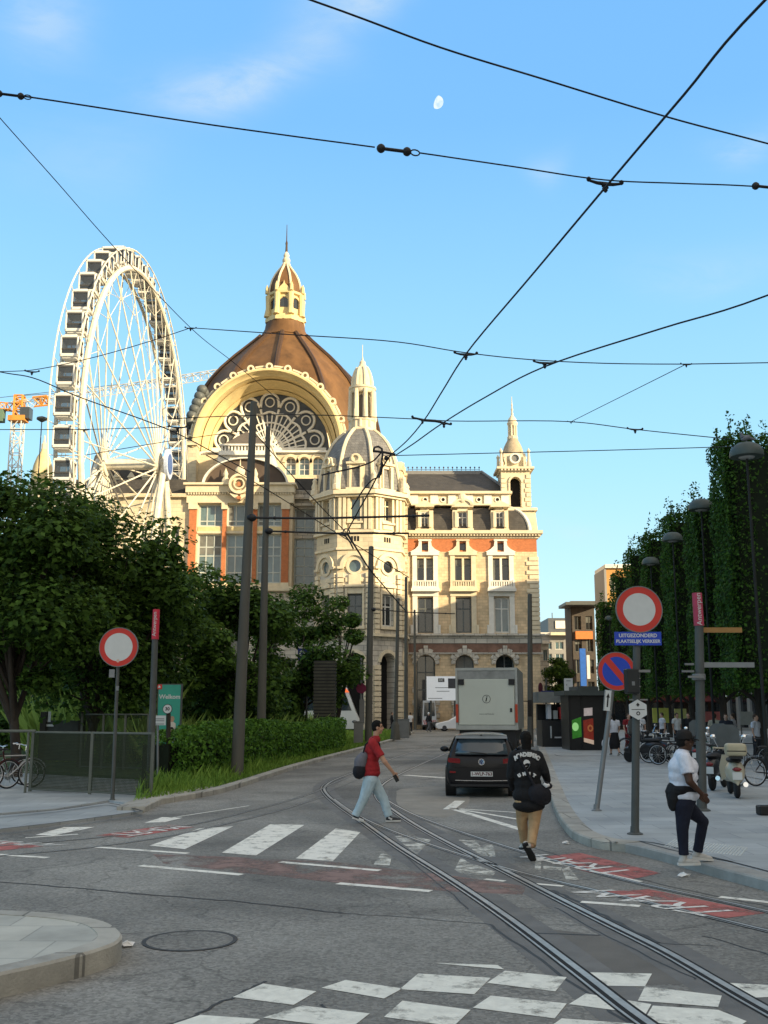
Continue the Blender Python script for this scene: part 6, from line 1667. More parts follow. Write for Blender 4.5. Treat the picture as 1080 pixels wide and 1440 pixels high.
# blue P sign far right of the truck
b = g(768, 1047, .13); top = at(768, 955, b.y)
t = pole('parking_sign', 'small blue parking sign with a white P beside the far kiosk', 'road sign', b, top, .045, .045, M_POLED, None)
k = b.y/F; c = at(770, 979, b.y-.06); T = Tsign(c); mb = MB(); bx(mb, T, -9*k, 9*k, -7.5*k, 7.5*k, -.01, .01); pl = mb.build('blue_plate', mk('sign_navy', (.015, .022, .11), rough=.4), t)
text_mesh('sign_letter', 'P', 13*k, face_cam((c.x+.5*k, c.y-.012, c.z)), M_SWHITE, pl, .001, local=False, bold=.01)
mb = MB(); mb.arc(*(0, 0), .001, 8*k, -.012, .012, 0, 2*math.pi, 20, Tsign(at(760, 968, b.y), R(60))); mb.build('round_plate', mk('sign_dark_red', (.09, .015, .03), rough=.5), t)
# dark red roundel on a mast in front of the tram
b = g(508, 1046, .1); t = pole('stop_sign_post', 'small dark red roundel on a grey post left of the walker\'s mast', 'road sign', b, at(508, 925, b.y), .07, .06, M_POLEG)
k = b.y/F; mb = MB(); mb.arc(0, 0, .001, 7*k, -.02, .02, 0, 2*math.pi, 24, Tsign(at(508, 968, b.y-.09))); mb.build('roundel', mk('roundel_maroon', (.16, .01, .05), rough=.5), t)
mb = MB(); bx(mb, Tsign(at(509, 1000, b.y-.09)), -3.5*k, 3.5*k, -16*k, 16*k, -.02, .04); mb.build('timetable', M_SBACK, t)
# orange beacon-like sign at the thin mast
b = g(588, 1025, .0); t = pole('warning_panel_post', 'orange panel on a thin post in front of the station arch', 'road sign', b, at(588, 958, b.y), .06, .06, M_POLEG)
k = b.y/F; mb = MB(); bx(mb, Tsign(at(585, 968, b.y-.09)), -4.5*k, 4.5*k, -9*k, 9*k, -.02, .02); bx(mb, Tsign(at(587, 983, b.y-.09)), -2*k, 2*k, -6*k, 6*k, -.02, .02); mb.build('orange_panel', mk('beacon_orange', (.55, .12, .03), rough=.5), t)
# switch cabinets at the masts' feet
for px, py, w_, h_, lab in ((504, 1047, .5, 1.2, 'tall grey switch cabinet left of the walker\'s head'), (565, 1038, 1.0, 1.2, 'low grey switch cabinet at the masts on the kerb tip')):
    b = g(px, py, .1); t = thing('switch_cabinet', lab, 'cabinet', tuple(b))
    mb = MB(); mb.box(b.x-w_/2, b.x+w_/2, b.y-.2, b.y+.3, b.z, b.z+h_); mb.build('housing', mk('cabinet_grey', (.17, .175, .17), rough=.6, var=.12), t)
    mb = MB(); mb.box(b.x-w_/2-.03, b.x+w_/2+.03, b.y-.23, b.y+.33, b.z+h_+.002, b.z+h_+.05); mb.build('lid', M_SBACK, t)
    mb = MB(); mb.box(b.x-w_/2+.05, b.x+w_/2-.05, b.y-.215, b.y-.2005, b.z+.1, b.z+h_-.06); mb.build('door', mk('cabinet_grey', (.17, .175, .17)), t)
# mushroom street lamps along the clipped trees
M_LAMPH = mk('lamp_hood_grey', (.06, .078, .072), rough=.5, var=.15, scale=4)
LPX = ((1050, 641, 24, 29.5), (986, 716, 18, 40), (946, 760, 14.5, 49), (915, 793, 12.2, 59), (893, 820, 10, 72), (876, 832, 7, 88), (857, 871, 6.5, 96))
LLB = ('largest mushroom shaped lamp head at the right edge, a pigeon on top', 'second mushroom lamp head from the right edge', 'third mushroom lamp head from the right edge', 'fourth mushroom lamp head from the right edge', 'dark mushroom lamp head just above the large round sign', 'small mushroom lamp head behind the top left of the round sign', 'smallest mushroom lamp head, left of the round sign by the farthest tree')
for (px, py, hw_, Y), lab in zip(LPX, LLB):
    c = at(px, py, Y); k = Y/F; r_ = hw_*k
    t = thing('street_lamp', lab, 'street lamp', (c.x, Y, .13), 0, 'mushroom lamps along the pavement')
    mb = MB(); mb.tube([(c.x, Y, .13), (c.x, Y, c.z-.02)], [.05, .035], 12); mb.lathe((c.x, Y, .13), [(.12, 0), (.12, .5), (.055, .6)], 12); mb.build('pole', mk('lamp_pole_black', (.014, .016, .015), rough=.7), t, smooth=40)
    mb = MB(); mb.lathe((c.x, Y, c.z), [(.07, -.05), (r_*.98, -.03), (r_, .02), (r_*.97, r_*.28), (r_*.82, r_*.56), (r_*.5, r_*.76), (.0001, r_*.84)], 28); mb.build('lamp_hood', M_LAMPH, t, smooth=50)
    mb = MB(); mb.lathe((c.x, Y, c.z), [(r_*.5, -.034), (r_*.4, -.07), (.06, -.09)], 20); mb.build('diffuser', mk('lamp_diffuser', (.35, .36, .35), rough=.4), t, smooth=50)
    if px == 1050: PIG = Vector((c.x+.02*r_, Y, c.z+r_*.84))
pg = MB(); P0 = PIG
pg.ell(P0+Vector((0, 0, .13)), .16, .085, .085, 14, 8, Matrix.Rotation(R(-18), 3, 'Y')); pg.ell(P0+Vector((-.13, 0, .25)), .05, .045, .05, 10, 6)
pg.tube([P0+Vector((-.10, 0, .15)), P0+Vector((-.125, 0, .24))], [.07, .045], 8); pg.tube([P0+Vector((-.17, 0, .25)), P0+Vector((-.205, 0, .24))], [.014, .003], 5)
pg.tube([P0+Vector((.10, 0, .13)), P0+Vector((.27, 0, .08))], [.06, .03], 6)
for s_ in (-1, 1): pg.tube([P0+Vector((0, s_*.03, .07)), P0+Vector((-.01, s_*.035, -.01))], .008, 4)
tag(pg.build('pigeon', mk('pigeon_grey', (.14, .15, .17), rough=.7, var=.35, scale=9), smooth=60), 'grey pigeon perched on the largest mushroom lamp head', 'pigeon')

# fence panels in front of the lawn -----------------------------------------
M_MESHP = mk('fence_mesh', (.026, .034, .014), rough=.6, var=.15)
M_FRAME = mk('fence_frame', (.11, .12, .10), rough=.5, var=.15)
def mesh_fence(name, label, a, b, z0, h, posts, n, rail=True, gap=.05, wr=.0085):
    a = Vector(a); b = Vector(b); t = thing(name, label, 'fence', (a.x, a.y, z0), 0, None)
    for f_ in posts:
        mb = MB(); p = a.lerp(b, f_); mb.box(p.x-.035, p.x+.035, p.y-.03, p.y+.03, z0, z0+h+.03); mb.build('post', M_FRAME, t)
    mb = MB(); d = (b-a); 
    for zz in ((z0+.06, z0+h) if rail else ()): mb.tube([a+Vector((0, 0, zz-a.z)), b+Vector((0, 0, zz-b.z))], .028, 6)
    if rail: mb.build('rail', M_FRAME, t)
    mb = MB(); L_ = d.length; cnt = int(L_/gap)
    for i in range(cnt):
        p = a.lerp(b, (i+.5)/cnt); mb.tube([(p.x, p.y, z0+.06), (p.x, p.y, z0+h)], wr, 4)
    for j in range(n):
        zz = z0+.08+(h-.1)*j/(n-1); mb.tube([(a.x, a.y-.012, zz), (b.x, b.y-.012, zz)], .007, 4)
    o = mb.build('wire_mesh', M_MESHP, t); o['kind'] = 'stuff'
    return t
ga = g(42, 1113, .085); gb = g(212, 1121, .085)
hg = (1119-1040)/F*ga.y
mesh_fence('mesh_gate', 'dark wire mesh gate between two steel posts in front of the lawn', ga, gb, .085, hg, (0, .51, 1), 40, True, .034, .0105)
fa = g(58, 1078, .1); fb = g(112, 1078, .1)
t = thing('panel_fence', 'small dark fence panel between two thick wooden posts behind the gate', 'fence', tuple(fa))
for i, p in enumerate((fa, fb)):
    mb = MB(); mb.box(p.x-.10, p.x+.10, p.y-.1, p.y+.1, .1, .1+75/F*p.y*.98); mb.build('post', mk('dark_wood', (.035, .03, .022), rough=.8, var=.3), t)
mb = MB(); mb.box(fa.x+.1, fb.x-.1, fa.y-.02, fa.y+.02, .3, .1+62/F*fa.y); mb.build('panel', mk('dark_panel', (.05, .055, .048), rough=.7, var=.3, scale=3), t)
mb = MB(); q_ = at(67, 1008, fa.y-.04); k = fa.y/F; mb.box(q_.x-5*k, q_.x-1*k, q_.y-.01, q_.y, q_.z-7*k, q_.z+7*k); mb.box(q_.x+.5*k, q_.x+4.5*k, q_.y-.01, q_.y, q_.z-7*k, q_.z+7*k); mb.box(q_.x-7*k, q_.x+9*k, q_.y-.01, q_.y, q_.z-13*k, q_.z-10*k); mb.build('notice', M_SWHITE, t)
mesh_fence('railing', 'long thin dark railing behind the gate left of the red tipped post', g(112, 1080, .1), g(206, 1083, .1), .1, 1.75, (0, .33, .66, 1), 4)
t = thing('barrier_rail', 'low steel rail behind the bicycles at the left edge', 'railing', tuple(g(-120, 1106, .085)))
mb = MB(); r0, r1 = at(-140, 1028, 25.2), at(50, 1028, 25.2); mb.tube([r0, r1], .035, 8)
for f_ in (0, .45, .95): p = r0.lerp(r1, f_); mb.tube([p, (p.x, p.y, .085)], .03, 8)
mb.build('rail', M_FRAME, t)
# green poster board
b = g(238, 1090, .1); k = b.y/F; t = thing('poster_board', 'tall green poster board with the word Welkom beside the red tipped post', 'poster', tuple(b))
x0, x1 = at(222, 1000, b.y).x, at(253, 1000, b.y).x; z0, z1 = .1, at(238, 963, b.y).z
TPB = lambda u, w, d: (u, b.y+d, w)
mb = MB(); bx(mb, TPB, x0-.03, x1+.04, z0, z1+.03, .012, .14); mb.build('frame', M_POLED, t)
mb = MB(); bx(mb, TPB, x0, x1, z0+.3, z1, -.004, .011); ps = mb.build('poster', mk('poster_green', (.035, .29, .215), rough=.45, var=.12, scale=1.5), t)
text_mesh('poster_lettering', 'Welkom', 8.3*k, face_cam(((x0+x1)/2+.01, b.y-.008, at(238, 980, b.y).z)), M_SWHITE, ps, .002, local=False, bold=.004)
mb = MB(); bx(mb, TPB, x0-.04, x0+.1, z1-.13, z1+.01, -.012, -.0045); mb.build('red_logo', M_SRED, ps)
mb = MB(); c = at(224, 966, b.y); mb.prism([(c.x-.04, c.z-.03), (c.x+.04, c.z-.03), (c.x+.03, c.z+.03), (c.x-.01, c.z+.045)], -.017, -.0125, TPB); mb.build('logo_mark', M_SWHITE, ps)
for px, py, s_, sk, sh_, hr in ((242, 1012, 1.0, (.42, .25, .17), (.55, .50, .42), (.35, .25, .16)), (241, 1028, 1.15, (.45, .27, .19), (.62, .55, .52), (.02, .018, .015)), (228, 1030, .9, (.45, .30, .22), (.60, .60, .58), (.03, .02, .018))):
    c = at(px, py, b.y); mb = MB(); mb.prism([(c.x-5*k*s_, c.z-13*k*s_), (c.x+5.5*k*s_, c.z-13*k*s_), (c.x+5*k*s_, c.z-5*k*s_), (c.x+2*k, c.z-3*k*s_), (c.x-2*k, c.z-3*k*s_), (c.x-4.6*k*s_, c.z-6*k*s_)], -.006, -.0042, TPB); mb.build('printed_shirt', mk('print_%d' % py, sh_), ps)
    mb = MB(); mb.arc(c.x, c.z, .001, 2.7*k*s_, -.0085, -.0065, 0, 2*math.pi, 14, TPB, 1.25); mb.build('printed_face', mk('printf_%d' % py, sk), ps)
    mb = MB(); mb.arc(c.x, c.z+.8*k, 1.2*k*s_, 3.4*k*s_, -.0105, -.009, -.2, math.pi+.5, 14, TPB, 1.2); mb.build('printed_hair', mk('printh_%d' % py, hr), ps)
# small 30 roundel and white notice on a dark wooden post
b = g(236, 1100, .1); k = b.y/F; t = pole('speed_limit_post', 'short dark post with a small round 30 sign in front of the green poster', 'road sign', b, at(237, 1003, b.y), .06, .06, mk('dark_wood', (.035, .03, .022)))
c = at(235.5, 997, b.y-.09); T = Tsign(c); mb = MB(); mb.arc(0, 0, .001, 6.6*k, -.01, .01, 0, 2*math.pi, 24, T); o = mb.build('sign_plate', M_INK, t)
mb = MB(); mb.arc(0, 0, .001, 5.8*k, -.0135, -.0105, 0, 2*math.pi, 24, T); mb.build('sign_field', M_SWHITE, o)
text_mesh('sign_number', '30', 6.2*k, face_cam((c.x, c.y-.015, c.z)), M_INK, o, .001, local=False, bold=.004)
b2 = g(222, 1101, .1); t = pole('notice_post', 'white notice plate fixed left of the small 30 sign', 'notice', b2, at(222, 1008, b2.y), .03, .03, M_POLEG)
k = b2.y/F; c = at(222, 1013, b2.y-.05); T = Tsign(c, R(-2)); mb = MB(); bx(mb, T, -11*k, 11*k, -6.5*k, 6.5*k, -.01, .01); o = mb.build('notice_plate', M_SWHITE, t)
mb = MB(); bx(mb, T, -3*k, 9*k, 1.5*k, 2.6*k, -.013, -.0105); bx(mb, T, -3*k, 9*k, -1*k, 0, -.013, -.0105); bx(mb, T, -9*k, 9*k, -5.4*k, -4.4*k, -.013, -.0105); mb.arc(-6.5*k, 1*k, 1.5*k, 2.2*k, -.013, -.0105, 0, 2*math.pi, 12, T); mb.build('notice_print', M_SBACK, o)
# slatted wooden column by the trees
b = g(455, 1050, .1); k = b.y/F; t = thing('slatted_column', 'dark square column of stacked horizontal wooden slats beside the trees', 'column', tuple(b))
mb = MB(); h_ = (1042-925)*k
mb.box(b.x-14*k, b.x+15*k, b.y, b.y+.9, .1, .1+h_); mb.build('core', M_INK, t)
mb = MB(); n_ = 26
for i in range(n_): mb.box(b.x-15*k, b.x+16*k, b.y-.03, b.y+.95, .12+h_*i/n_, .12+h_*(i+.62)/n_)
mb.build('slats', mk('slat_wood', (.060, .058, .042), rough=.8, var=.3, scale=2), t)
# blue sign with a white ring seen through the trees
c = at(432, 920, 57); t = pole('direction_sign', 'dark blue sign with white symbols half hidden in the tree left of the turret', 'road sign', Vector((c.x, 57.1, .1)), Vector((c.x, 57.1, c.z+.3)), .06, .06, M_POLED)
k = 57/F; T = Tsign(c); mb = MB(); bx(mb, T, -13*k, 16*k, -8*k, 8*k, -.02, .02); o = mb.build('blue_plate', mk('sign_navy', (.015, .022, .11)), t)
mb = MB(); mb.arc(-7*k, 1*k, 2.2*k, 4.2*k, -.03, -.021, 0, 2*math.pi, 16, T); mb.prism([(8*k, -4*k), (12*k, 0), (8*k, 5*k), (9*k, 0)], -.03, -.021, T); mb.build('sign_symbol', M_SWHITE, o)

# kiosk and advertising column on the right pavement --------------------------
Yk = 42.0; k = Yk/F
b = g(826, 1055, .13); Yk = b.y; k = Yk/F
t = thing('advertising_kiosk', 'black kiosk with green and red backlit posters at the end of the pavement', 'kiosk', tuple(b))
xk0, xk1 = at(800, 1010, Yk).x, at(852, 1010, Yk).x; zk = at(826, 978, Yk).z
mb = MB(); mb.box(xk0, xk1, Yk, Yk+2.2, .13, zk); mb.build('body', mk('kiosk_black', (.016, .017, .018), rough=.35, var=.2), t)
mb = MB(); mb.box(xk0-.25, xk1+.2, Yk-.35, Yk+2.5, zk+.002, zk+.22); mb.box(xk0+.4, xk1-.35, Yk-.25, Yk+2.0, zk+.222, zk+.42); mb.build('roof', mk('kiosk_roof', (.06, .07, .065), rough=.5), t)
TK = lambda u, w, d: (u, Yk+d, w)
K = lambda px, py: (at(px, py, Yk).x, at(px, py, Yk).z)
for (pts, col, nm, em) in ((((804, 1013), (817, 1008), (818, 1036), (805, 1039)), (.05, .28, .03), 'green_poster', .06), (((820, 1013), (834, 1010), (835, 1044), (820, 1040)), (.32, .035, .02), 'red_poster', .06), (((819, 1037), (835, 1041), (835, 1047), (820, 1043)), (.62, .45, .33), 'poster_strip', .2), (((821, 996), (833, 995), (833, 1006), (821, 1007)), (.45, .38, .36), 'poster_head', .2)):
    mb = MB(); mb.prism([K(*p) for p in pts], -.02-(.006 if nm == 'poster_strip' else 0), -.002, TK); mb.build(nm, mk(nm, col, rough=.3, var=.3, scale=5, emit=(*col, em)), t)
mb = MB(); c = K(809, 1022); mb.arc(c[0], c[1], .001, 4.5*k, -.035, -.0205, 0, 2*math.pi, 14, TK, 1.3); mb.build('poster_figure', mk('pale_green', (.35, .75, .25), rough=.4, emit=(.35, .75, .25, .2)), t)
mb = MB(); c = K(830, 1024); mb.arc(c[0], c[1], 2*k, 4*k, -.035, -.0205, 0, 2*math.pi, 14, TK, 1.2); mb.build('poster_ring', mk('poster_orange', (.75, .25, .08), rough=.4), t)
for x_ in (xk0+.06, at(818.5, 1010, Yk).x, xk1-.06):
    mb = MB(); mb.box(x_-.04, x_+.04, Yk-.05, Yk-.021, .13, zk); mb.build('frame_post', M_INK, t)
b = g(781, 1053, .13); Ys = b.y+2.5; k = Ys/F
t = thing('market_stall', 'dark stall with a pale fascia and white and red display left of the black kiosk', 'stall', (b.x, Ys, .13))
x0, x1 = at(762, 1010, Ys).x, at(801, 1010, Ys).x; TK2 = lambda u, w, d: (u, Ys+d, w); Zs = lambda py: at(780, py, Ys).z
mb = MB(); mb.box(x0, x1, Ys+.05, Ys+2, .13, Zs(1013)); mb.box(x0, x1, Ys+1.6, Ys+2, Zs(1013), Zs(990)); mb.build('counter', mk('stall_black', (.022, .023, .024), rough=.4), t)
mb = MB(); mb.box(x0-.2, x1+.2, Ys-.3, Ys+2.1, Zs(988), Zs(973)); mb.build('fascia', mk('stall_fascia', (.17, .18, .17), rough=.5), t)
text_mesh('fascia_lettering', 'Café', 9*k, face_cam((at(785, 980, Ys).x, Ys-.304, Zs(981))), M_SBACK, t, .002, local=False)
for (a_, b_, c_, d_, nm, col) in ((770, 775, 990, 1011, 'white_display', (.5, .52, .55)), (787, 792, 994, 1011, 'red_display', (.5, .04, .04)), (778, 784, 999, 1011, 'grey_display', (.3, .32, .3)), (793, 799, 989, 1009, 'pale_display', (.48, .48, .46)), (773, 775, 1021, 1038, 'white_sticker', (.4, .42, .42)), (779, 789, 1036, 1038, 'counter_label', (.5, .5, .5))):
    mb = MB(); mb.box(at(a_, 1000, Ys).x, at(b_, 1000, Ys).x, Ys-.01, Ys+.045 if c_ > 1015 else Ys+.6, Zs(d_), Zs(c_)); mb.build(nm, mk(nm, col, rough=.5), t)
c = at(800, 963, Ys); t2 = pole('notice_post', 'white rectangular notice on a pole above the dark stall', 'notice', Vector((c.x, Ys+.2, Zs(973)+.001)), Vector((c.x, Ys+.2, c.z)), .04, .04, M_POLED)
mb = MB(); T = Tsign(Vector((c.x, Ys+.12, c.z))); bx(mb, T, -6*k, 6*k, -8.5*k, 9*k, -.02, .02); o = mb.build('notice_plate', M_SWHITE, t2); mb = MB(); bx(mb, T, -3*k, 3*k, 5*k, 6*k, -.028, -.021); bx(mb, T, -3*k, -2*k, -1*k, 1*k, -.028, -.021); mb.build('notice_print', M_SBACK, o)
# cafe awning and bright boards far under the trees
for px, py, w_, h_, col, lab in ((929, 1006, 11, 10, (.55, .52, .10), 'pale yellow cafe board between the tree trunks'), (957, 1005, 8, 8, (.62, .58, .20), 'bright yellow cafe board right of the first, under the clipped trees'), (1003, 1008, 13, 7, (.55, .16, .14), 'red and white cafe sign under the trees right of the red tipped post'), (977, 1020, 3, 18, (.5, .5, .5), 'narrow white board between trunks left of the red tipped post'), (1050, 1010, 9, 9, (.28, .30, .28), 'grey parking machine screen under the trees at the right')):
    Yb = 62.0; c = at(px, py, Yb); k = Yb/F; t = thing('cafe_board', lab, 'board', (c.x, Yb, .13))
    mb = MB(); mb.box(c.x-w_*k, c.x+w_*k, Yb-.04, Yb+.04, c.z-h_*k, c.z+h_*k); mb.build('board', mk('board_%d' % px, col, rough=.6), t)
    mb = MB(); 
    for s_ in (-1, 1): mb.tube([(c.x+s_*w_*k*.85, Yb+.05, .13), (c.x+s_*w_*k*.85, Yb+.05, c.z)], .035, 6)
    mb.build('legs', M_POLED, t)
# white billboard trailer standing in front of the station
b = g(618, 1027.5, 0); Yt = b.y+1.5; k = Yt/F; t = thing('billboard_trailer', 'large white billboard on a low trailer in front of the station windows', 'billboard', (b.x, Yt, 0))
x0, x1 = at(600, 970, Yt).x, at(652, 970, Yt).x; z0, z1 = at(620, 985, Yt).z, at(620, 951, Yt).z
TBB = lambda u, w, d: (u, Yt+d, w)
mb = MB(); mb.box(x0, x1, Yt, Yt+.3, z0, z1); pn = mb.build('panel', mk('billboard_white', (.72, .73, .74), rough=.4, var=.04, emit=(.72, .73, .74, .12)), t)  # panel given a faint glow to look whiter, no lamp behind it
c = at(620.5, 956.5, Yt); mb = MB(); mb.box(c.x-4.3*k, c.x+4.3*k, Yt-.02, Yt-.002, c.z-2.5*k, c.z+2.5*k); lg = mb.build('logo_box', M_INK, pn)
text_mesh('logo_lettering', 'DC', 4.2*k, face_cam((c.x, Yt-.022, c.z)), M_SWHITE, lg, .002, local=False, bold=.01)
mb = MB()
for px0, px1, py in ((612, 632, 967), (614, 632, 972), (602, 622, 982)): a_, b_ = at(px0, py, Yt), at(px1, py, Yt); mb.box(a_.x, b_.x, Yt-.015, Yt-.002, a_.z-.35*k, a_.z+.35*k)
a_ = at(630, 954, Yt); b_ = at(652, 968, Yt); mb.box(a_.x, b_.x, Yt-.016, Yt-.0022, b_.z, a_.z); mb.build('print', mk('print_grey', (.06, .06, .065)), pn)
mb = MB(); mb.box(x0+.3, x1, Yt-.2, Yt+1.2, .45, .75)
for px in (606, 640): c = at(px, 1000, Yt); mb.tube([(c.x, Yt+.15, .6), (c.x, Yt+.15, z0)], .1, 8)
mb.build('chassis', M_POLED, t)
for px in (604, 645): c = at(px, 1000, Yt); mb = MB(); mb.tube([(c.x, Yt-.3, .36), (c.x, Yt-.05, .36)], .36, 18); mb.build('wheel', M_INK, t)
# ---------------------------------------------------------------- vehicles
M_BLKPAINT = mk('black_car_paint', (.006, .006, .008), rough=.35, var=.1, spec=.25, coat=.12)
M_WPAINT = mk('white_car_paint', (.70, .70, .70), rough=.3, var=.03, coat=.4)
M_TYRE = mk('tyre_rubber', (.016, .016, .017), rough=.85, var=.2, scale=8)
M_RIM = mk('alloy_rim', (.35, .35, .36), rough=.35, metal=.7)
M_CARGL = mk_glass('car_glass', (.035, .05, .06), .05)
M_TAIL = mk('tail_light_red', (.17, .008, .01), rough=.15, var=.1, coat=.5)
M_PLAST = mk('black_plastic', (.02, .02, .021), rough=.6)
M_CHROME = mk('chrome', (.75, .76, .78), rough=.15, metal=1, var=.03)

def wheel(par, x, y, r, w, spokes=5):
    mb = MB(); prof = [(r*.62, -w/2), (r*.92, -w/2), (r, -w*.32), (r, w*.32), (r*.92, w/2), (r*.62, w/2)]
    mb.lathe((x, y, r), prof, 28, M=Matrix.Rotation(math.pi/2, 4, 'Y'))
    o = mb.build('wheel', M_TYRE, par, local=True, smooth=50)
    mb = MB(); sx = 1 if x > 0 else -1
    mb.lathe((x, y, r), [(r*.64, -w*.40), (r*.64, w*.40)], 24, M=Matrix.Rotation(math.pi/2, 4, 'Y'))
    for k in range(spokes):
        a = 2*math.pi*k/spokes; mb.tube([(x+sx*w*.38, y, r), (x+sx*w*.36, y+r*.62*math.cos(a), r+r*.62*math.sin(a))], [.05, .035], 6)
    mb.build('rim', M_RIM, o, local=True)
    return o
def body_loft(secs, n_top):
    """secs: list of (y, [(x, z) half outline from bottom centre to top centre]); mirrored"""
    mb = MB(); vs = []; k = len(secs[0][1]); m_ = 2*k-2
    for y, pts in secs:
        ring = [(x, y, z) for x, z in pts]+[(-x, y, z) for x, z in reversed(pts[1:-1])]
        vs += ring
    fs = []
    for i in range(len(secs)-1):
        for j in range(m_):
            j2 = (j+1) % m_; fs.append((i*m_+j, i*m_+j2, (i+1)*m_+j2, (i+1)*m_+j))
    fs.append(tuple(range(m_))); fs.append(tuple((len(secs)-1)*m_+j for j in reversed(range(m_))))
    mb.add(vs, fs); return mb
# ---- black hatchback waiting behind the truck (rear towards the camera)
def hatchback(label, loc, rz, paint, cat='car'):
    t = thing('hatchback_car', label, cat, tuple(loc), rz)
    hw = .84
    def sec(y, zb, hwid, zs, wt, zt, yz=0):
        # zb sill, zs shoulder/belt height, wt half width of roof, zt roof height
        return (y, [(0, zb), (hwid*.80, zb), (hwid*.97, zb+.10), (hwid, zb+.30), (hwid*.985, zs-.10), (hwid*.94, zs), (max(wt, .02)*1.0+(hwid*.94-wt)*.12, zs+(zt-zs)*.85), (wt*.86, zt-.012 if zt > zs+.1 else zs+.02), (0, zt+.012)])
    S_ = [sec(.03, .34, .74, .60, .70, .66), sec(.00+.02, .30, .78, .70, .72, .80), sec(.05, .26, .81, .82, .74, .92), sec(.13, .22, .83, .92, .70, 1.02), sec(.33, .20, hw, .96, .64, 1.36), sec(.46, .20, hw, .97, .60, 1.45), sec(1.2, .19, hw, .97, .60, 1.48), sec(2.0, .19, hw, .96, .58, 1.45), sec(2.6, .19, hw, .94, .55, 1.30), sec(3.15, .20, hw, .90, .52, .98), sec(3.6, .21, .82, .84, .58, .88), sec(4.0, .24, .74, .72, .58, .76), sec(4.15, .30, .62, .58, .5, .62)]
    bd = body_loft(S_[1:], 0)
    o = bd.build('body', paint, t, local=True)
    sb = o.modifiers.new('sub', 'SUBSURF'); sb.levels = 2; sb.render_levels = 2
    for p in o.data.polygons: p.use_smooth = True
    # rear window follows the hatch
    mb = MB(); rows = [(.095, .985, .62, .0), (.16, 1.08, .605, 0), (.245, 1.22, .575, 0), (.31, 1.335, .53, 0)]
    vs = [(s_*w_, y-.055, z) for y, z, w_, _ in rows for s_ in (-1, -.5, 0, .5, 1)]
    vs = [(x, y+.03*(x/.6)**2, z) for x, y, z in vs]
    mb.add(vs, [(i*5+j, i*5+j+1, (i+1)*5+j+1, (i+1)*5+j) for i in range(3) for j in range(4)])
    o2 = mb.build('rear_window', M_CARGL, t, local=True, smooth=60)
    sd = o2.modifiers.new('s', 'SOLIDIFY'); sd.thickness = .015
    mb = MB(); mb.tube([(.12, .025, 1.0), (-.06, .005, 1.02), (-.28, .018, 1.04)], [.014, .012, .008], 6); mb.build('wiper', M_PLAST, t, local=True)
    # roof spoiler seen against the truck, sky reflection painted in as pale colour
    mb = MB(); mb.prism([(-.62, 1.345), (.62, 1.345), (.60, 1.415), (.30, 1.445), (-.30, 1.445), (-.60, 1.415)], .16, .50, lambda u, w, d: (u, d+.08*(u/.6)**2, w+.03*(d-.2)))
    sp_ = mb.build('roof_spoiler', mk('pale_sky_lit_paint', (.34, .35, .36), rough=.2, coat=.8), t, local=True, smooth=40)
    mb = MB(); mb.ell((.0, .155, 1.425), .03, .02, .018, 8, 4); mb.build('camera_dot', M_PLAST, sp_, local=True)
    for s_ in (-1, 1):
        mb = MB(); mb.prism([(s_*.50, .78), (s_*.765, .80), (s_*.80, .845), (s_*.775, .91), (s_*.50, .885)], -.012, .10, lambda u, w, d: (u, d+.10*max(0, abs(u)-.6)**1*1.6, w)); mb.build('tail_light', M_TAIL, t, local=True)
        mb = MB(); mb.ell((s_*.98, 2.42, 1.02), .115, .07, .075, 12, 6); mb.tube([(s_*.84, 2.46, .99), (s_*.95, 2.43, 1.0)], .03, 6); mb.build('side_mirror', paint, t, local=True, smooth=60)
        mb = MB(); z = lambda u: u
        # side glass
        q_ = [(.62, 1.02, .80), (2.95, 1.0, .79), (2.35, 1.28, .65), (1.9, 1.36, .62), (.85, 1.37, .64), (.55, 1.30, .67)]
        mb.add([(s_*(x_+.018), y_, z_) for y_, z_, x_ in q_], [tuple(range(6))]); o3 = mb.build('side_window', M_CARGL, t, local=True)
    mb = MB(); bx(mb, lambda u, w, d: (u, d, w), -.255, .255, .485, .595, -.028, -.012); pl = mb.build('number_plate', M_SWHITE, t, local=True)
    text_mesh('plate_lettering', '1-WLP-763', .105, face_cam((.0, -.030, .54)), mk('plate_maroon', (.10, .012, .015), rough=.5), pl, .001, local=True, bold=.003)
    # round emblem: ring with a V over a W
    c = (.0, -.012, .815); mb = MB(); TE = lambda u, w, d: (u, d, w)
    mb.arc(0, c[2], .062, .075, -.028, .0, 0, 2*math.pi, 24, TE)
    for pts in (((-.030, .052), (0, .004), (.030, .052)), ((-.052, .024), (-.026, -.050), (0, -.006), (.026, -.050), (.052, .024))):
        mb.tube([(u, -.026, c[2]+w) for u, w in pts], .007, 5)
    em = mb.build('round_emblem', M_CHROME, t, local=True)
    mb = MB(); mb.arc(0, c[2], .001, .063, -.018, .0, 0, 2*math.pi, 20, TE); mb.build('emblem_field', mk('emblem_blue', (.05, .09, .2), rough=.3), em, local=True)
    mb = MB(); mb.prism([(-.72, .255), (.72, .255), (.75, .31), (-.75, .31)], -.004, .25, TE); mb.build('diffuser', M_PLAST, t, local=True)
    mb = MB(); mb.tube([(-.62, .0, .395), (0, -.02, .385), (.62, .0, .395)], .012, 6); mb.build('bumper_strip', M_CHROME, t, local=True)
    mb = MB(); mb.tube([(-.66, .012, .70), (0, -.008, .685), (.66, .012, .70)], .008, 5); mb.build('hatch_gap', M_INK, t, local=True)
    for s_ in (-1, 1):
        mb = MB(); mb.box(s_*.68-.07, s_*.68+.07, -.012, .05, .56, .60); mb.build('reflector', M_TAIL, t, local=True)
    for x, y in ((-.74, .72), (.74, .72), (-.74, 3.30), (.74, 3.30)): wheel(t, x, y, .315, .21)
    mb = MB()
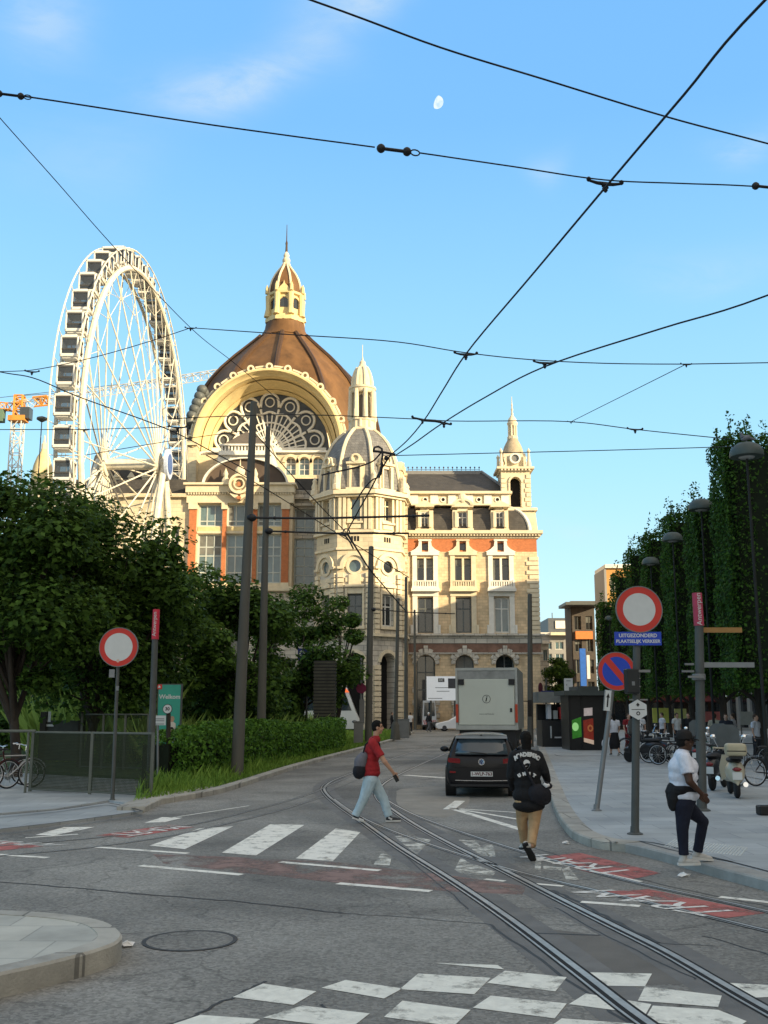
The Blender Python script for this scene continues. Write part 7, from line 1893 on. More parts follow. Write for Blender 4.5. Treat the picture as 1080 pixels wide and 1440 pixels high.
    for x, y in ((-.74, .72), (.74, .72), (-.74, 3.30), (.74, 3.30)): mb.tube([(x-.13, y, .33), (x+.13*1.0-.02, y, .33)], .38, 20)
    mb.build('wheel_arch', M_INK, t, local=True)
    return t
cb = g(678, 1122, 0); CAR = hatchback('black hatchback waiting behind the white box truck, its rear to the camera', (cb.x, cb.y, 0), R(-6.0), M_BLKPAINT)
# ---- white box truck
tb = g(684, 1044, 0); TRK_Y = 38.0; kx = TRK_Y/F
tx0, tx1 = at(641, 1000, TRK_Y).x, at(728, 1000, TRK_Y).x; tcx = (tx0+tx1)/2; thw = (tx1-tx0)/2
ztop, zdoor, zbot = at(684, 939, TRK_Y).z, at(684, 953, TRK_Y).z, at(684, 1022, TRK_Y).z
t = thing('box_truck', 'white box truck with tail lift standing in front of the black car', 'truck', (tcx, TRK_Y, 0), R(-9.5))
M_TRKW = mk('truck_white', (.50, .52, .45), rough=.5, var=.06, scale=1); M_TRKA = mk('truck_aluminium', (.30, .31, .29), rough=.45, metal=.4, var=.1, scale=2)
mb = MB(); L_ = 6.2
mb.box(-thw, thw, .0, L_, zbot-.12, ztop); mb.build('cargo_box', M_TRKA, t, local=True)
mb = MB(); bx(mb, TE if False else (lambda u, w, d: (u, d, w)), -thw*.90, thw*.90, zbot+.06, zdoor-.05, -.05, -.004); dr = mb.build('tail_lift_door', M_TRKW, t, local=True)
bv = dr.modifiers.new('b', 'BEVEL'); bv.width = .03; bv.segments = 2
mb = MB(); TT = lambda u, w, d: (u, d, w)
bx(mb, TT, -thw, -thw*.935, zbot-.1, ztop-.02, -.06, -.002); bx(mb, TT, thw*.935, thw, zbot-.1, ztop-.02, -.06, -.002); bx(mb, TT, -thw*.934, thw*.934, ztop-.10, ztop-.02, -.05, -.002); bx(mb, TT, -thw*.934, thw*.934, zbot-.10, zbot+.05, -.09, -.002)
mb.build('door_frame', mk('truck_frame', (.36, .37, .34), rough=.5, var=.15, scale=3), t, local=True)
mb = MB(); bx(mb, TT, -thw*.93, thw*.93, zdoor-.048, ztop-.11, -.03, -.003); mb.build('header_panel', mk('truck_header', (.26, .265, .25), rough=.6, var=.3, scale=2), t, local=True)
for s_ in (-1, 1):
    mb = MB(); bx(mb, TT, *sorted((s_*thw*.72, s_*thw*.91)), zdoor-.26, zdoor-.055, -.10, -.051); mb.build('hinge_block', M_PLAST, t, local=True)
    mb = MB(); bx(mb, TT, *sorted((s_*thw*.915, s_*thw*.995)), zbot+.15, zbot+.80, -.09, -.061); mb.build('tail_light', mk('truck_tail_light', (.42, .05, .02), rough=.3), t, local=True)
mb = MB(); zc = at(684, 983, TRK_Y).z; rr = 5.6*kx
mb.arc(0, zc, rr*.9, rr, -.058, -.051, 0, 2*math.pi, 28, TT); lg = mb.build('round_logo', M_PLAST, dr, local=True)
text_mesh('logo_letter', 'i', 11*kx, face_cam((.0, -.053, zc)) @ Matrix.Shear('XY', 4, (0, 0)) @ Matrix.Rotation(R(-14), 4, 'Z'), M_PLAST, lg, .002, bold=.006)
text_mesh('web_address', 'www.izitrans.be' if False else 'www.verhuis.be', 3.2*kx, face_cam((.0, -.053, at(684, 1004, TRK_Y).z)), M_SBACK, dr, .002)
mb = MB(); bx(mb, TT, thw*.75, thw*.82, zbot+.52, zbot+.66, -.07, -.051); mb.build('control_box', M_PLAST, t, local=True)
mb = MB(); mb.box(-thw*.9, thw*.9, .1, L_, .62, zbot-.125); mb.box(-thw*.8, -thw*.2, -.1, .12, .62, .86); mb.box(thw*.2, thw*.8, -.1, .12, .62, .86); mb.box(-thw*.92, thw*.92, -.04, .06, .50, .62); mb.build('chassis', M_PLAST, t, local=True)
mb = MB(); mb.box(-.28, .28, -.06, -.045, .52, .60); mb.build('number_plate', M_SWHITE, t, local=True)
for x, y in ((-thw*.78, 1.5), (thw*.78, 1.5), (-thw*.78, L_+.9), (thw*.78, L_+.9)): wheel(t, x, y, .46, .34 if y < 2 else .26)
mb = MB(); mb.prism([(L_+.1, .5), (L_+2.0, .5), (L_+2.0, 1.5), (L_+1.6, 2.7), (L_+.1, 2.75)], -thw*.92, thw*.92, lambda u, w, d: (d, u, w)); cb_ = mb.build('cab', M_TRKW, t, local=True)
mb = MB(); mb.box(-thw*.93, -thw*.921, L_+.5, L_+1.5, 1.55, 2.4); mb.box(thw*.921, thw*.93, L_+.5, L_+1.5, 1.55, 2.4); mb.build('cab_window', M_CARGL, cb_, local=True)
for s_ in (-1, 1):
    mb = MB(); mb.box(s_*(thw+.22)-.09, s_*(thw+.22)+.09, L_+1.5, L_+1.6, 1.7, 2.4); mb.tube([(s_*thw*.9, L_+1.55, 2.35), (s_*(thw+.22), L_+1.55, 2.35)], .02, 5); mb.build('mirror', M_PLAST, t, local=True)
# ---- white car crossing far away, side on, nose to the left
def side_car(label, nose, L_, h, paint, cat='car'):
    t = thing('white_car', label, cat, tuple(nose)); k = L_/4.2
    P = [(0.02, .35), (0.0, .55), (.15, .72), (.9, .88), (1.25, .95), (1.95, h-.06), (2.5, h), (3.2, h-.04), (3.85, 1.02), (4.15, .92), (4.2, .55), (4.12, .28), (.15, .24)]
    P = [(a*k, b) for a, b in P]
    def outline(s_): return P
    secs = []
    mb = MB(); n = len(P)
    for d, ins in ((-.86, .10), (-.80, .0), (.80, .0), (.86, .10)): pass
    ys = [(-.88, .93), (-.80, 1.0), (.80, 1.0), (.88, .93)]
    vs = []
    for y, sc in ys: vs += [(L_/2+(a-L_/2)*(.97 if sc < 1 else 1), y+.88, .25+(b-.25)*sc) for a, b in P]
    fs = [(i*n+j, i*n+(j+1) % n, (i+1)*n+(j+1) % n, (i+1)*n+j) for i in range(3) for j in range(n)]
    fs += [tuple(range(n)), tuple(3*n+j for j in reversed(range(n)))]
    mb.add(vs, fs); mb.build('body', paint, t, local=True, smooth=35)
    mb = MB(); mb.add([(a*k, -.006+.02, b) for a, b in ((1.45, .96), (2.0, h-.16), (2.5, h-.12), (3.1, h-.16), (3.55, 1.0))], [(0, 1, 2, 3, 4)]); mb.build('side_window', M_CARGL, t, local=True)
    mb = MB(); mb.ell((.12*k, .18, .66), .14, .12, .06, 10, 6); mb.build('headlight', M_CHROME, t, local=True)
    for y in (.12, 1.64):
        for xx in (.80*k, 3.35*k):
            mb = MB(); mb.lathe((xx, y, .32), [(.0001, -.11), (.27, -.11), (.32, -.07), (.32, .07), (.27, .11), (.0001, .11)], 24, M=Matrix.Rotation(math.pi/2, 4, 'X')); o = mb.build('wheel', M_TYRE, t, local=True, smooth=50)
            mb = MB(); mb.lathe((xx, y-.12 if y < 1 else y+.12, .32), [(.0001, -.012), (.20, -.012), (.20, .012), (.0001, .012)], 18, M=Matrix.Rotation(math.pi/2, 4, 'X')); mb.build('rim', mk('dark_rim', (.06, .06, .065), rough=.4), o, local=True)
    return t
nb = g(613, 1028.5, 0); side_car('white car crossing in front of the station, its nose beside the box truck', nb, 4.1, 1.42, M_WPAINT)
# ---- service van seen from behind with red and white chevrons
vb = g(604, 1026.5, 0); k = vb.y/F
t = thing('service_van', 'white service van with red chevrons on its rear below the billboard', 'van', tuple(vb))
w_ = 9.5*k; zt = at(604, 985, vb.y).z
mb = MB(); mb.prism([(-w_, .35), (w_, .35), (w_, 1.2), (w_*.86, zt), (-w_*.86, zt), (-w_, 1.2)], 0, 4.6, lambda u, w, d: (u, d, w)); mb.build('body', M_WPAINT, t, local=True)
mb = MB(); mb.prism([(-w_*.80, 1.3), (w_*.80, 1.3), (w_*.72, zt-.2), (-w_*.72, zt-.2)], -.02, -.003, TT); mb.build('rear_window', M_CARGL, t, local=True)
mb = MB()
for i in range(4):
    for s_ in (-1, 1): u = s_*w_*(.05+i*.24); mb.prism([(u, .95-i*.02), (u+s_*w_*.11, .95-i*.02), (u+s_*w_*.30, .5), (u+s_*w_*.19, .5)] if abs(u)+w_*.3 < w_*1.03 else [(u, .95), (u+s_*w_*.08, .95), (u+s_*w_*.16, .72), (u+s_*w_*.08, .72)], -.02, -.004, TT)
mb.build('chevrons', M_SRED, t, local=True)
mb = MB(); bx(mb, TT, -w_, w_, .30, .48, -.08, -.002); mb.build('bumper', M_PLAST, t, local=True)
for s_ in (-1, 1): wheel(t, s_*w_*.8, .8, .32, .2)
# ---- tram nose at the stop left of the masts
tbp = g(490, 1031, 0); Yt = tbp.y; k = Yt/F
xa, xb = at(472, 1000, Yt).x, at(507, 1000, Yt).x
t = thing('tram', 'white low floor tram with a dark windscreen standing behind the slatted column', 'tram', (xb, Yt, 0))
zr = at(490, 963, Yt).z; zs = at(490, 1001, Yt).z
wd = 2.3; Ln = 14
# side profile (x back from the nose, z); the tram lies along -X behind the column, nose to the right
PR = [(0.0, .35), (-.02, .9), (-.35, zs-.1), (-1.15, zr-.25), (-1.7, zr-.02), (-2.4, zr+.08), (-Ln, zr+.08), (-Ln, .35)]
mb = MB(); n = len(PR); vs = []
for y, sc in ((0, .95), (.12, 1), (wd-.12, 1), (wd, .95)): vs += [(a*(1 if sc == 1 else .995)-(.25 if sc < 1 and a > -2 else 0), y, .35+(b-.35)*sc) for a, b in PR]
mb.add(vs, [(i*n+j, i*n+(j+1) % n, (i+1)*n+(j+1) % n, (i+1)*n+j) for i in range(3) for j in range(n)]+[tuple(range(n)), tuple(3*n+j for j in reversed(range(n)))])
mb.build('body', mk('tram_white', (.62, .63, .62), rough=.35, var=.04, coat=.3), t, local=True, smooth=30)
mb = MB(); mb.prism([(-.75, zs+.1), (-1.35, zr-.55), (-1.75, zr-.48), (-2.1, zr-.48), (-2.1, zs+.1)], -.012, .004, TT); mb.prism([(-2.3, zs+.1), (-2.3, zr-.25), (-8, zr-.25), (-8, zs+.1)], -.012, .004, TT); mb.build('side_window', M_CARGL, t, local=True)
mb = MB(); a0, a1 = Vector((-.30, 0, zs)), Vector((-1.18, 0, zr-.2)); nrm = Vector((1, 0, .75)).normalized()*.05
mb.add([a0+nrm+Vector((0, .25, 0)), a0+nrm+Vector((0, wd-.25, 0)), a1+nrm+Vector((0, wd-.35, 0)), a1+nrm+Vector((0, .35, 0))], [(0, 1, 2, 3)]); mb.build('windscreen', M_CARGL, t, local=True)
mb = MB(); mb.ell((-.5, -.01, .95), .22, .05, .12, 12, 6); mb.build('headlight', M_CARGL, t, local=True)
mb = MB(); mb.prism([(-1.25, zr-.30), (-.95, zr-.62), (-1.5, zr-.62), (-1.6, zr-.30)], -.03, -.013, TT); mb.build('destination_display', mk('display_amber', (.6, .12, .04), rough=.4, emit=(.9, .15, .04, .5)), t, local=True)
mb = MB(); mb.box(-2.35, -1.8, -.02, -.003, .62, .85); mb.build('red_mark', M_SRED, t, local=True)
mb = MB(); mb.box(-Ln, -.4, .1, wd-.1, .12, .36); mb.build('skirt', M_PLAST, t, local=True)
# ---- cream scooter parked on the right
def scooter(label, loc, rz, paint, box_m, screen=True, group='scooters and motorbikes parked under the clipped trees'):
    """local frame: rear towards -Y"""
    t = thing('scooter', label, 'scooter', tuple(loc), rz, group)
    for y in (-.62, .64):
        mb = MB(); mb.lathe((0, y, .235), [(.13, -.05), (.20, -.055), (.235, -.025), (.235, .025), (.20, .055), (.13, .05)], 22, M=Matrix.Rotation(math.pi/2, 4, 'Y')); o = mb.build('wheel', M_TYRE, t, local=True, smooth=50)
        mb = MB(); mb.lathe((0, y, .235), [(.0001, -.03), (.135, -.03), (.135, .03), (.0001, .03)], 16, M=Matrix.Rotation(math.pi/2, 4, 'Y')); mb.build('rim', M_RIM, o, local=True)
    mb = MB(); prof = [(-.85, .44, .05, .16), (-.72, .52, .17, .22), (-.5, .56, .215, .24), (-.2, .55, .19, .22), (.05, .45, .13, .16), (.18, .36, .14, .07), (.42, .34, .15, .06)]
    k = 14; vs = []
    for y, zc_, hw_, hh_ in prof: vs += [(hw_*math.cos(2*math.pi*j/k), y, zc_+hh_*math.sin(2*math.pi*j/k)) for j in range(k)]
    mb.add(vs, [(i*k+j, i*k+(j+1) % k, (i+1)*k+(j+1) % k, (i+1)*k+j) for i in range(len(prof)-1) for j in range(k)]+[tuple(range(k)), tuple((len(prof)-1)*k+j for j in reversed(range(k)))])
    mb.build('body', paint, t, local=True, smooth=60)
    mb = MB(); mb.prism([(-.20, .32), (.20, .32), (.24, .6), (.17, .88), (-.17, .88), (-.24, .6)], .44, .52, lambda u, w, d: (u, d-.10*(w-.3), w)); mb.tube([(0, .62, .3), (0, .48, .98)], .045, 8); mb.ell((0, .64, .42), .09, .24, .13, 12, 6); mb.build('front_shield', paint, t, local=True, smooth=50)
    mb = MB(); mb.ell((0, -.35, .80), .17, .42, .075, 16, 6); mb.build('seat', M_PLAST, t, local=True, smooth=60)
    mb = MB(); mb.tube([(-.36, .40, 1.03), (-.18, .46, 1.02), (.18, .46, 1.02), (.36, .40, 1.03)], .02, 8); mb.ell((0, .52, 1.0), .11, .10, .09, 12, 6); mb.build('handlebar', paint, t, local=True, smooth=60)
    for s_ in (-1, 1):
        mb = MB(); mb.tube([(s_*.24, .45, 1.04), (s_*.33, .42, 1.24)], .010, 5); mb.ell((s_*.34, .41, 1.28), .065, .02, .055, 12, 6); mb.build('mirror', M_CHROME, t, local=True, smooth=60)
    if box_m:
        mb = MB(); mb.box(-.22, .22, -.98, -.60, .90, 1.17); o = mb.build('top_box', box_m, t, local=True); bv = o.modifiers.new('b', 'BEVEL'); bv.width = .07; bv.segments = 3
        mb = MB(); mb.box(-.13, .13, -.95, -.62, .84, .898); mb.box(-.2, .2, -.985, -.97, 1.0, 1.02); mb.build('rack', M_PLAST, o, local=True)
    if screen:
        mb = MB(); mb.prism([(-.26, 1.05), (.26, 1.05), (.24, 1.45), (.12, 1.55), (-.12, 1.55), (-.24, 1.45)], .50, .506, lambda u, w, d: (u, d-.15*(w-1.05), w)); mb.build('windshield', mk('scooter_screen', (.10, .11, .11), rough=.15), t, local=True)
    mb = MB(); mb.box(-.10, .10, -.885, -.86, .40, .56); mb.build('number_plate', M_SWHITE, t, local=True)
    mb = MB(); mb.ell((0, -.86, .62), .10, .03, .045, 12, 6); mb.build('tail_light', M_TAIL, t, local=True, smooth=60)
    mb = MB(); mb.tube([(.14, -.3, .24), (.17, -.8, .30)], [.04, .055], 10); mb.build('exhaust', M_CHROME, t, local=True, smooth=50)
    return t
M_CREAMP2 = mk('scooter_cream', (.42, .38, .28), rough=.3, var=.05, coat=.4)
sb_ = g(1052, 1124, .13); scooter('cream scooter with a beige top box and windshield at the right edge', (sb_.x, sb_.y+.9, .13), R(-12), M_CREAMP2, mk('top_box_beige', (.42, .37, .25), rough=.5))
M_BSC = mk('scooter_black', (.02, .02, .022), rough=.3, coat=.4)
for i, (px, py, rz, lab) in enumerate(((1022, 1112, -30, 'black scooter squeezed in left of the cream scooter'), (912, 1074, 40, 'dark scooter at the left end of the parked row, beyond the hexagon sign'), (930, 1070, 25, 'dark motor scooter behind the capped man, next to the white wheeled bicycle'), (990, 1084, -20, 'dark scooter right behind the red tipped post'))):
    p = g(px, py, .13); scooter(lab, (p.x, p.y+.6, .13), R(rz), M_BSC, None, i != 2)
# ---- bicycles
def bicycle(label, loc, rz, col, group, lean=0):
    t = thing('bicycle', label, 'bicycle', tuple(loc), rz, group)
    r_ = .335
    for y in (-.52, .52):
        mb = MB(); mb.tube([(0, y+r_*math.cos(2*math.pi*i/28), r_+.02+r_*math.sin(2*math.pi*i/28)) for i in range(28)], .019, 6, closed=True); o = mb.build('wheel', M_TYRE, t, local=True, smooth=50)
        mb = MB(); mb.tube([(0, y+(r_-.03)*math.cos(2*math.pi*i/28), r_+.02+(r_-.03)*math.sin(2*math.pi*i/28)) for i in range(28)], .010, 5, closed=True)
        for k in range(14): a = 2*math.pi*k/14; mb.tube([(.02*(-1)**k, y, r_+.02), (0, y+(r_-.03)*math.cos(a), r_+.02+(r_-.03)*math.sin(a))], .0022, 3)
        mb.build('rim', mk('bike_rim', (.55, .55, .55), rough=.3, metal=.5), o, local=True)
        mb = MB(); mb.tube([(0, y+(r_+.035)*math.cos(a), r_+.02+(r_+.035)*math.sin(a)) for a in [R(20)+i*R(140)/12 for i in range(13)]], .016, 5); mb.build('mudguard', col, t, local=True)
    mb = MB(); bbk = (0, -.06, .30); st = (0, -.20, .80); hd = (0, .36, .86); hd2 = (0, .40, .70); ra = (0, -.52, .355)
    for a, b in ((bbk, st), (bbk, hd2), (st, (0, .34, .80)), (ra, bbk), (ra, (0, -.18, .74)), (hd2, (0, .34, .92))): mb.tube([a, b], .017, 8)
    mb.tube([hd2, (0, .45, .6), (0, .52, .355)], .014, 8); mb.build('frame', col, t, local=True, smooth=60)
    mb = MB(); mb.tube([(0, -.20, .80), (0, -.215, .93)], .013, 6); mb.ell((0, -.24, .96), .08, .14, .035, 12, 6); mb.build('saddle', M_PLAST, t, local=True, smooth=60)
    mb = MB(); mb.tube([(-.28, .18, 1.06), (-.26, .30, 1.07), (-.08, .36, 1.03), (.08, .36, 1.03), (.26, .30, 1.07), (.28, .18, 1.06)], .013, 8); mb.tube([(0, .34, .92), (0, .35, 1.03)], .015, 6); mb.build('handlebar', M_CHROME, t, local=True, smooth=60)
    mb = MB()
    for y in (-.80, -.62, -.44): mb.tube([(-.07, y, .74), (.07, y, .74)], .006, 4)
    for s_ in (-1, 1): mb.tube([(s_*.07, -.82, .74), (s_*.07, -.32, .74)], .007, 4); mb.tube([(s_*.07, -.7, .74), (s_*.04, -.53, .36)], .006, 4)
    mb.build('luggage_rack', M_CHROME, t, local=True)
    mb = MB(); mb.lathe((0, -.06, .30), [(.0001, -.03), (.095, -.03), (.095, -.02), (.0001, -.02)], 20, M=Matrix.Rotation(math.pi/2, 4, 'Y')); mb.tube([(-.05, -.06, .30), (-.09, .02, .15), (-.15, .02, .15)], .010, 5); mb.tube([(.05, -.06, .30), (.09, -.14, .45), (.15, -.14, .45)], .010, 5); mb.build('crankset', M_CHROME, t, local=True)
    return t
M_BK = [mk('bike_black', (.02, .02, .02), rough=.4), mk('bike_silver', (.40, .40, .40), rough=.35, metal=.4), mk('bike_red', (.05, .008, .008), rough=.4), mk('bike_white', (.55, .55, .53), rough=.4), mk('bike_green', (.03, .08, .05), rough=.4)]
for px, py, rz, ci, lab in ((10, 1110, -52, 1, 'silver bicycle leaning by the gate post at the left edge'), (0, 1106, -70, 0, 'black bicycle beside the silver one at the left edge'), (-22, 1112, -40, 2, 'dark red bicycle cut off by the left edge of the picture')):
    p = g(px, py, .085); bicycle(lab, (p.x, p.y+.2, .085), R(rz), M_BK[ci], 'bicycles parked at the left edge')
for px, py, rz, ci, lab in ((936, 1074, 62, 3, 'bicycle with bright white wheels left of the capped man'), (948, 1077, 50, 0, 'black bicycle directly left of the capped man'), (918, 1068, 70, 0, 'dark bicycle deep in the row left of the white wheeled one'), (1012, 1092, -40, 1, 'silver bicycle between the red tipped post and the cream scooter'),
                            (1000, 1078, 30, 4, 'green bicycle behind the red tipped post'), (1030, 1084, -50, 0, 'black bicycle behind the cream scooter'), (1092, 1106, -72, 0, 'black bicycle cut off by the right edge beside the cream scooter'), (972, 1076, 65, 0, 'dark bicycle hidden between the capped man and the red tipped post'), (1062, 1082, 40, 0, 'black bicycle deep in the row behind the top box of the cream scooter'), (900, 1064, 58, 0, 'farthest dark bicycle, behind the pole of the round sign')):
    p = g(px, py, .13); bicycle(lab, (p.x, p.y+.2, .13), R(rz), M_BK[ci], 'bicycles parked under the clipped trees')
# low steel bollard stump near the right edge
p = g(1076, 1146, .13); t = thing('kerb_block', 'low dark block on the pavement at the right edge', 'block', tuple(p))
mb = MB(); mb.box(-.13, .6, -.12, .12, 0, .17); o = mb.build('block', M_INK, t, local=True); bv = o.modifiers.new('b', 'BEVEL'); bv.width = .02
# the moon
mt_ = mk('moon_pale', (0, 0, 0), rough=1, emit=(.62, .80, .93, .55)); 
nt = mt_.node_tree; nz = nt.nodes.new('ShaderNodeTexNoise'); nz.inputs['Scale'].default_value = .035; nz.inputs['Detail'].default_value = 3
cr = nt.nodes.new('ShaderNodeValToRGB'); cr.color_ramp.elements[0].color = (.42, .68, .90, 1); cr.color_ramp.elements[1].color = (.80, .90, .96, 1); cr.color_ramp.elements[0].position = .35; cr.color_ramp.elements[1].position = .62
tc = nt.nodes.new('ShaderNodeTexCoord'); nt.links.new(tc.outputs['Object'], nz.inputs['Vector']); nt.links.new(nz.outputs['Fac'], cr.inputs[0]); nt.links.new(cr.outputs[0], nt.nodes['Principled BSDF'].inputs['Emission Color'])
D_ = 5000.0; mc_ = px_dir(614.5, 143.5)*D_+Vector((0, 0, CAMZ)); r_ = 8.4/F*D_
rt = px_dir(624, 143.5)-px_dir(614.5, 143.5); rt.normalize(); vw = px_dir(614.5, 143.5); up = rt.cross(vw); M3 = Matrix((rt, up, vw)).transposed()
RA = M3 @ Matrix.Rotation(R(-18), 3, 'Z')
mb = MB(); mb.ell((0, 0, 0), 1, 1, 1, 32, 20)
vs = []
for v in mb.v:
    x, y, z = v
    if x < 0: x *= .42       # gibbous: the unlit side fades into the sky
    vs.append(tuple(RA @ Vector((x*r_, y*r_, z*r_*.6))))
mb.v = vs
o = mb.build('moon', mt_, None, smooth=180); o.location = mc_; tag(o, 'pale half moon in the clear blue sky', 'moon')
# ---------------------------------------------------------------- people
def remesh(name, mb, mat, parent, vox, smooth_it=4, dec=None):
    """weld overlapping tapered shapes into ONE continuous skin"""
    me = bpy.data.meshes.new(name+'_raw'); me.from_pydata(mb.v, [], mb.f); 
    bm = bmesh.new(); bm.from_mesh(me); bmesh.ops.recalc_face_normals(bm, faces=bm.faces); bm.to_mesh(me); bm.free()
    o = bpy.data.objects.new(name+'_raw', me); COL.objects.link(o)
    r_ = o.modifiers.new('r', 'REMESH'); r_.mode = 'VOXEL'; r_.voxel_size = vox
    s_ = o.modifiers.new('s', 'SMOOTH'); s_.iterations = smooth_it; s_.factor = .5
    if dec: d_ = o.modifiers.new('d', 'DECIMATE'); d_.ratio = dec
    dg = bpy.context.evaluated_depsgraph_get(); out = bpy.data.meshes.new_from_object(o.evaluated_get(dg))
    bpy.data.objects.remove(o); bpy.data.meshes.remove(me)
    out.name = name; out.materials.clear(); out.polygons.foreach_set('use_smooth', [True]*len(out.polygons))
    return link_mesh(name, out, mat, parent)
V3 = Vector
def limb(mb, pts, rs, n=12):
    """tapered limb through the points with round joints"""
    mb.tube(pts, rs, n)
    for p, r_ in zip(pts, rs): mb.ell(V3(p), r_, r_, r_, n, 8)
def cloth(nm, col, var=.2, rough=.85, scale=7, bump=.9): return mk(nm, col, rough=rough, var=var, scale=scale, bump=bump, bscale=8, dist=.045, aniso=(1, 1, .6))

def person(label, loc, rz, J, skin, shirt, trousers, shoes, hair, sleeve=.55, vox=.011, cap=None, group=None, hairlen=0.0, baggy=1.0, skirt=None, detail=True, sole=None, build=1.0, longsleeve=False, tee_len=0.0, dp=1.0):
    """J: joints in a frame where +Y is forward, +X the person's right, z up (metres):
       head, neck, chest, waist, hip, shl/shr, ell/elr, wrl/wrr, hpl/hpr, knl/knr, anl/anr, tol/tor"""
    t = thing('person', label, 'person', tuple(loc), rz, group)
    J = {k: V3(v) for k, v in J.items()}; B = build
    if 'hpl' not in J: J['hpl'] = J['hip']+V3((-.09, 0, -.03)); J['hpr'] = J['hip']+V3((.09, 0, -.03))
    hd = J['head']; f = V3((0, 1, 0))
    if 'face' in J: f = J['face'].normalized()
    rgt = f.cross(V3((0, 0, 1))).normalized(); up = rgt.cross(f).normalized()
    Mh = Matrix((rgt, f, up)).transposed()
    H = lambda x, y, z: hd+Mh @ V3((x, y, z))
    # ---- body: one skin
    b = MB()
    b.ell(H(0, -.012, .03), .074, .094, .098, 18, 12, Mh); b.ell(H(0, .018, -.045), .057, .068, .072, 16, 10, Mh); b.ell(H(0, .055, -.092), .030, .026, .024, 12, 8, Mh)
    b.tube([H(0, .085, .03), H(0, .108, -.018), H(0, .085, -.028)], [.011, .017, .012], 8)
    b.ell(H(0, .086, -.058), .024, .012, .008, 10, 6, Mh); b.ell(H(0, .088, -.045), .022, .012, .006, 10, 6, Mh)
    b.ell(H(0, .076, .048), .050, .018, .011, 12, 6, Mh)
    for s_ in (-1, 1): b.ell(H(s_*.077, -.008, -.008), .012, .022, .032, 10, 8, Mh); b.ell(H(s_*.042, .056, -.035), .026, .026, .026, 10, 8, Mh)
    limb(b, [J['neck']+V3((0, 0, -.05)), J['neck'], H(0, -.025, -.06)], [.068, .056, .058])
    tors = [(J['hip'], .155*B, .105*B), (J['waist'], .145*B, .10*B), (J['chest'], .165*B, .115*B), ((J['shl']+J['shr'])/2+V3((0, 0, -.03)), .155*B, .09*B)]
    for p, a_, d_ in tors: b.ell(p, a_, d_, .13, 16, 10)
    for sd in 'lr':
        limb(b, [J['sh'+sd], J['el'+sd], J['wr'+sd]], [.056*B, .043*B, .028])
        limb(b, [J['hp'+sd], J['kn'+sd], J['an'+sd]], [.088*B, .058, .040])
        # hand: palm, four unequal bent fingers and a thumb set on the palm's side
        wr = J['wr'+sd]; d = (wr-J['el'+sd]).normalized(); d = (d+V3((0, 0, -.15))).normalized()
        sgn = 1 if sd == 'r' else -1; side = d.cross(V3((sgn, 0, .1))).normalized(); 
        if side.y < 0: side = -side
        nrm = side.cross(d).normalized()
        if nrm.x*sgn > 0: nrm = -nrm         # palm faces the thigh
        pc = wr+d*.048; Mp = Matrix((side, nrm, d)).transposed(); b.ell(pc, .040, .017, .054, 12, 8, Mp)
        for i, (o_, l_) in enumerate(((-.030, .058), (-.010, .072), (.011, .078), (.030, .068))):
            p0 = wr+d*.088+side*o_; p1 = p0+d*l_*.45+nrm*.006; p2 = p1+d*l_*.35+nrm*.016; p3 = p2+d*l_*.25+nrm*.022
            b.tube([p0-d*.02, p0, p1, p2, p3], [.0105, .0105, .0095, .0085, .0065], 7)
        p0 = wr+d*.030+side*.034; b.tube([p0-side*.012, p0, p0+side*.022+d*.026+nrm*.008, p0+side*.024+d*.055+nrm*.016], [.013, .013, .0105, .008], 7)
    body = remesh('body', b, skin, t, vox if detail else vox*1.5, 2)
    if detail:
        for s_ in (-1, 1):
            e = MB(); e.ell(H(s_*.031, .079, .022), .012, .007, .007, 8, 6, Mh); e.build('eye', mk('eye_dark', (.03, .025, .022), rough=.2), body, local=True)
            e = MB(); e.tube([H(s_*.050, .078, .046), H(s_*.032, .090, .050), H(s_*.014, .091, .045)], [.004, .006, .004], 5); e.build('eyebrow', hair, body, local=True)
    # ---- hair
    h = MB(); h.ell(H(0, -.020, .045), .084, .100, .092, 16, 10, Mh); h.ell(H(0, -.045, .0), .079, .070, .080+hairlen*.5, 14, 8, Mh)
    for k in range(16 if detail else 6):
        a = random.uniform(0, 6.28); q_ = random.uniform(.1, .9); h.ell(H(.07*math.cos(a)*q_, -.02+.085*math.sin(a)*q_, .125-.05*q_*q_), .028, .028, .022, 8, 6, Mh)
    if hairlen: h.ell(H(0, -.065, -.06-hairlen*.5), .072, .045, .10+hairlen, 12, 8, Mh)
    ho = remesh('hair', h, hair, t, vox, 2)
    # trim the hair off the face
    bm = bmesh.new(); bm.from_mesh(ho.data); iv = Mh.inverted()
    kill = [v for v in bm.verts if (lambda q: q.y > .045 and q.z < .068 or (q.z < -.02 and q.y > -.005))(iv @ (v.co-hd))]
    bmesh.ops.delete(bm, geom=kill, context='VERTS'); bm.to_mesh(ho.data); bm.free()
    if cap:
        c = MB(); c.lathe(tuple(H(0, -.012, .048)), [(.103, -.012), (.105, .02), (.098, .06), (.075, .092), (.035, .108), (.0001, .111)], 22, M=Mh.to_4x4())
        c.prism([(-.078, 0), (.078, 0), (.072, .07), (.04, .105), (-.04, .105), (-.072, .07)], -.006, .006, lambda u, w, d_: H(u, .062+w, .042+d_-w*.22)); c.build('cap', cap, t, local=True, smooth=50)
    # ---- shirt
    s = MB()
    wst = J['hip'].lerp(J['waist'], .35)-V3((0, 0, tee_len))
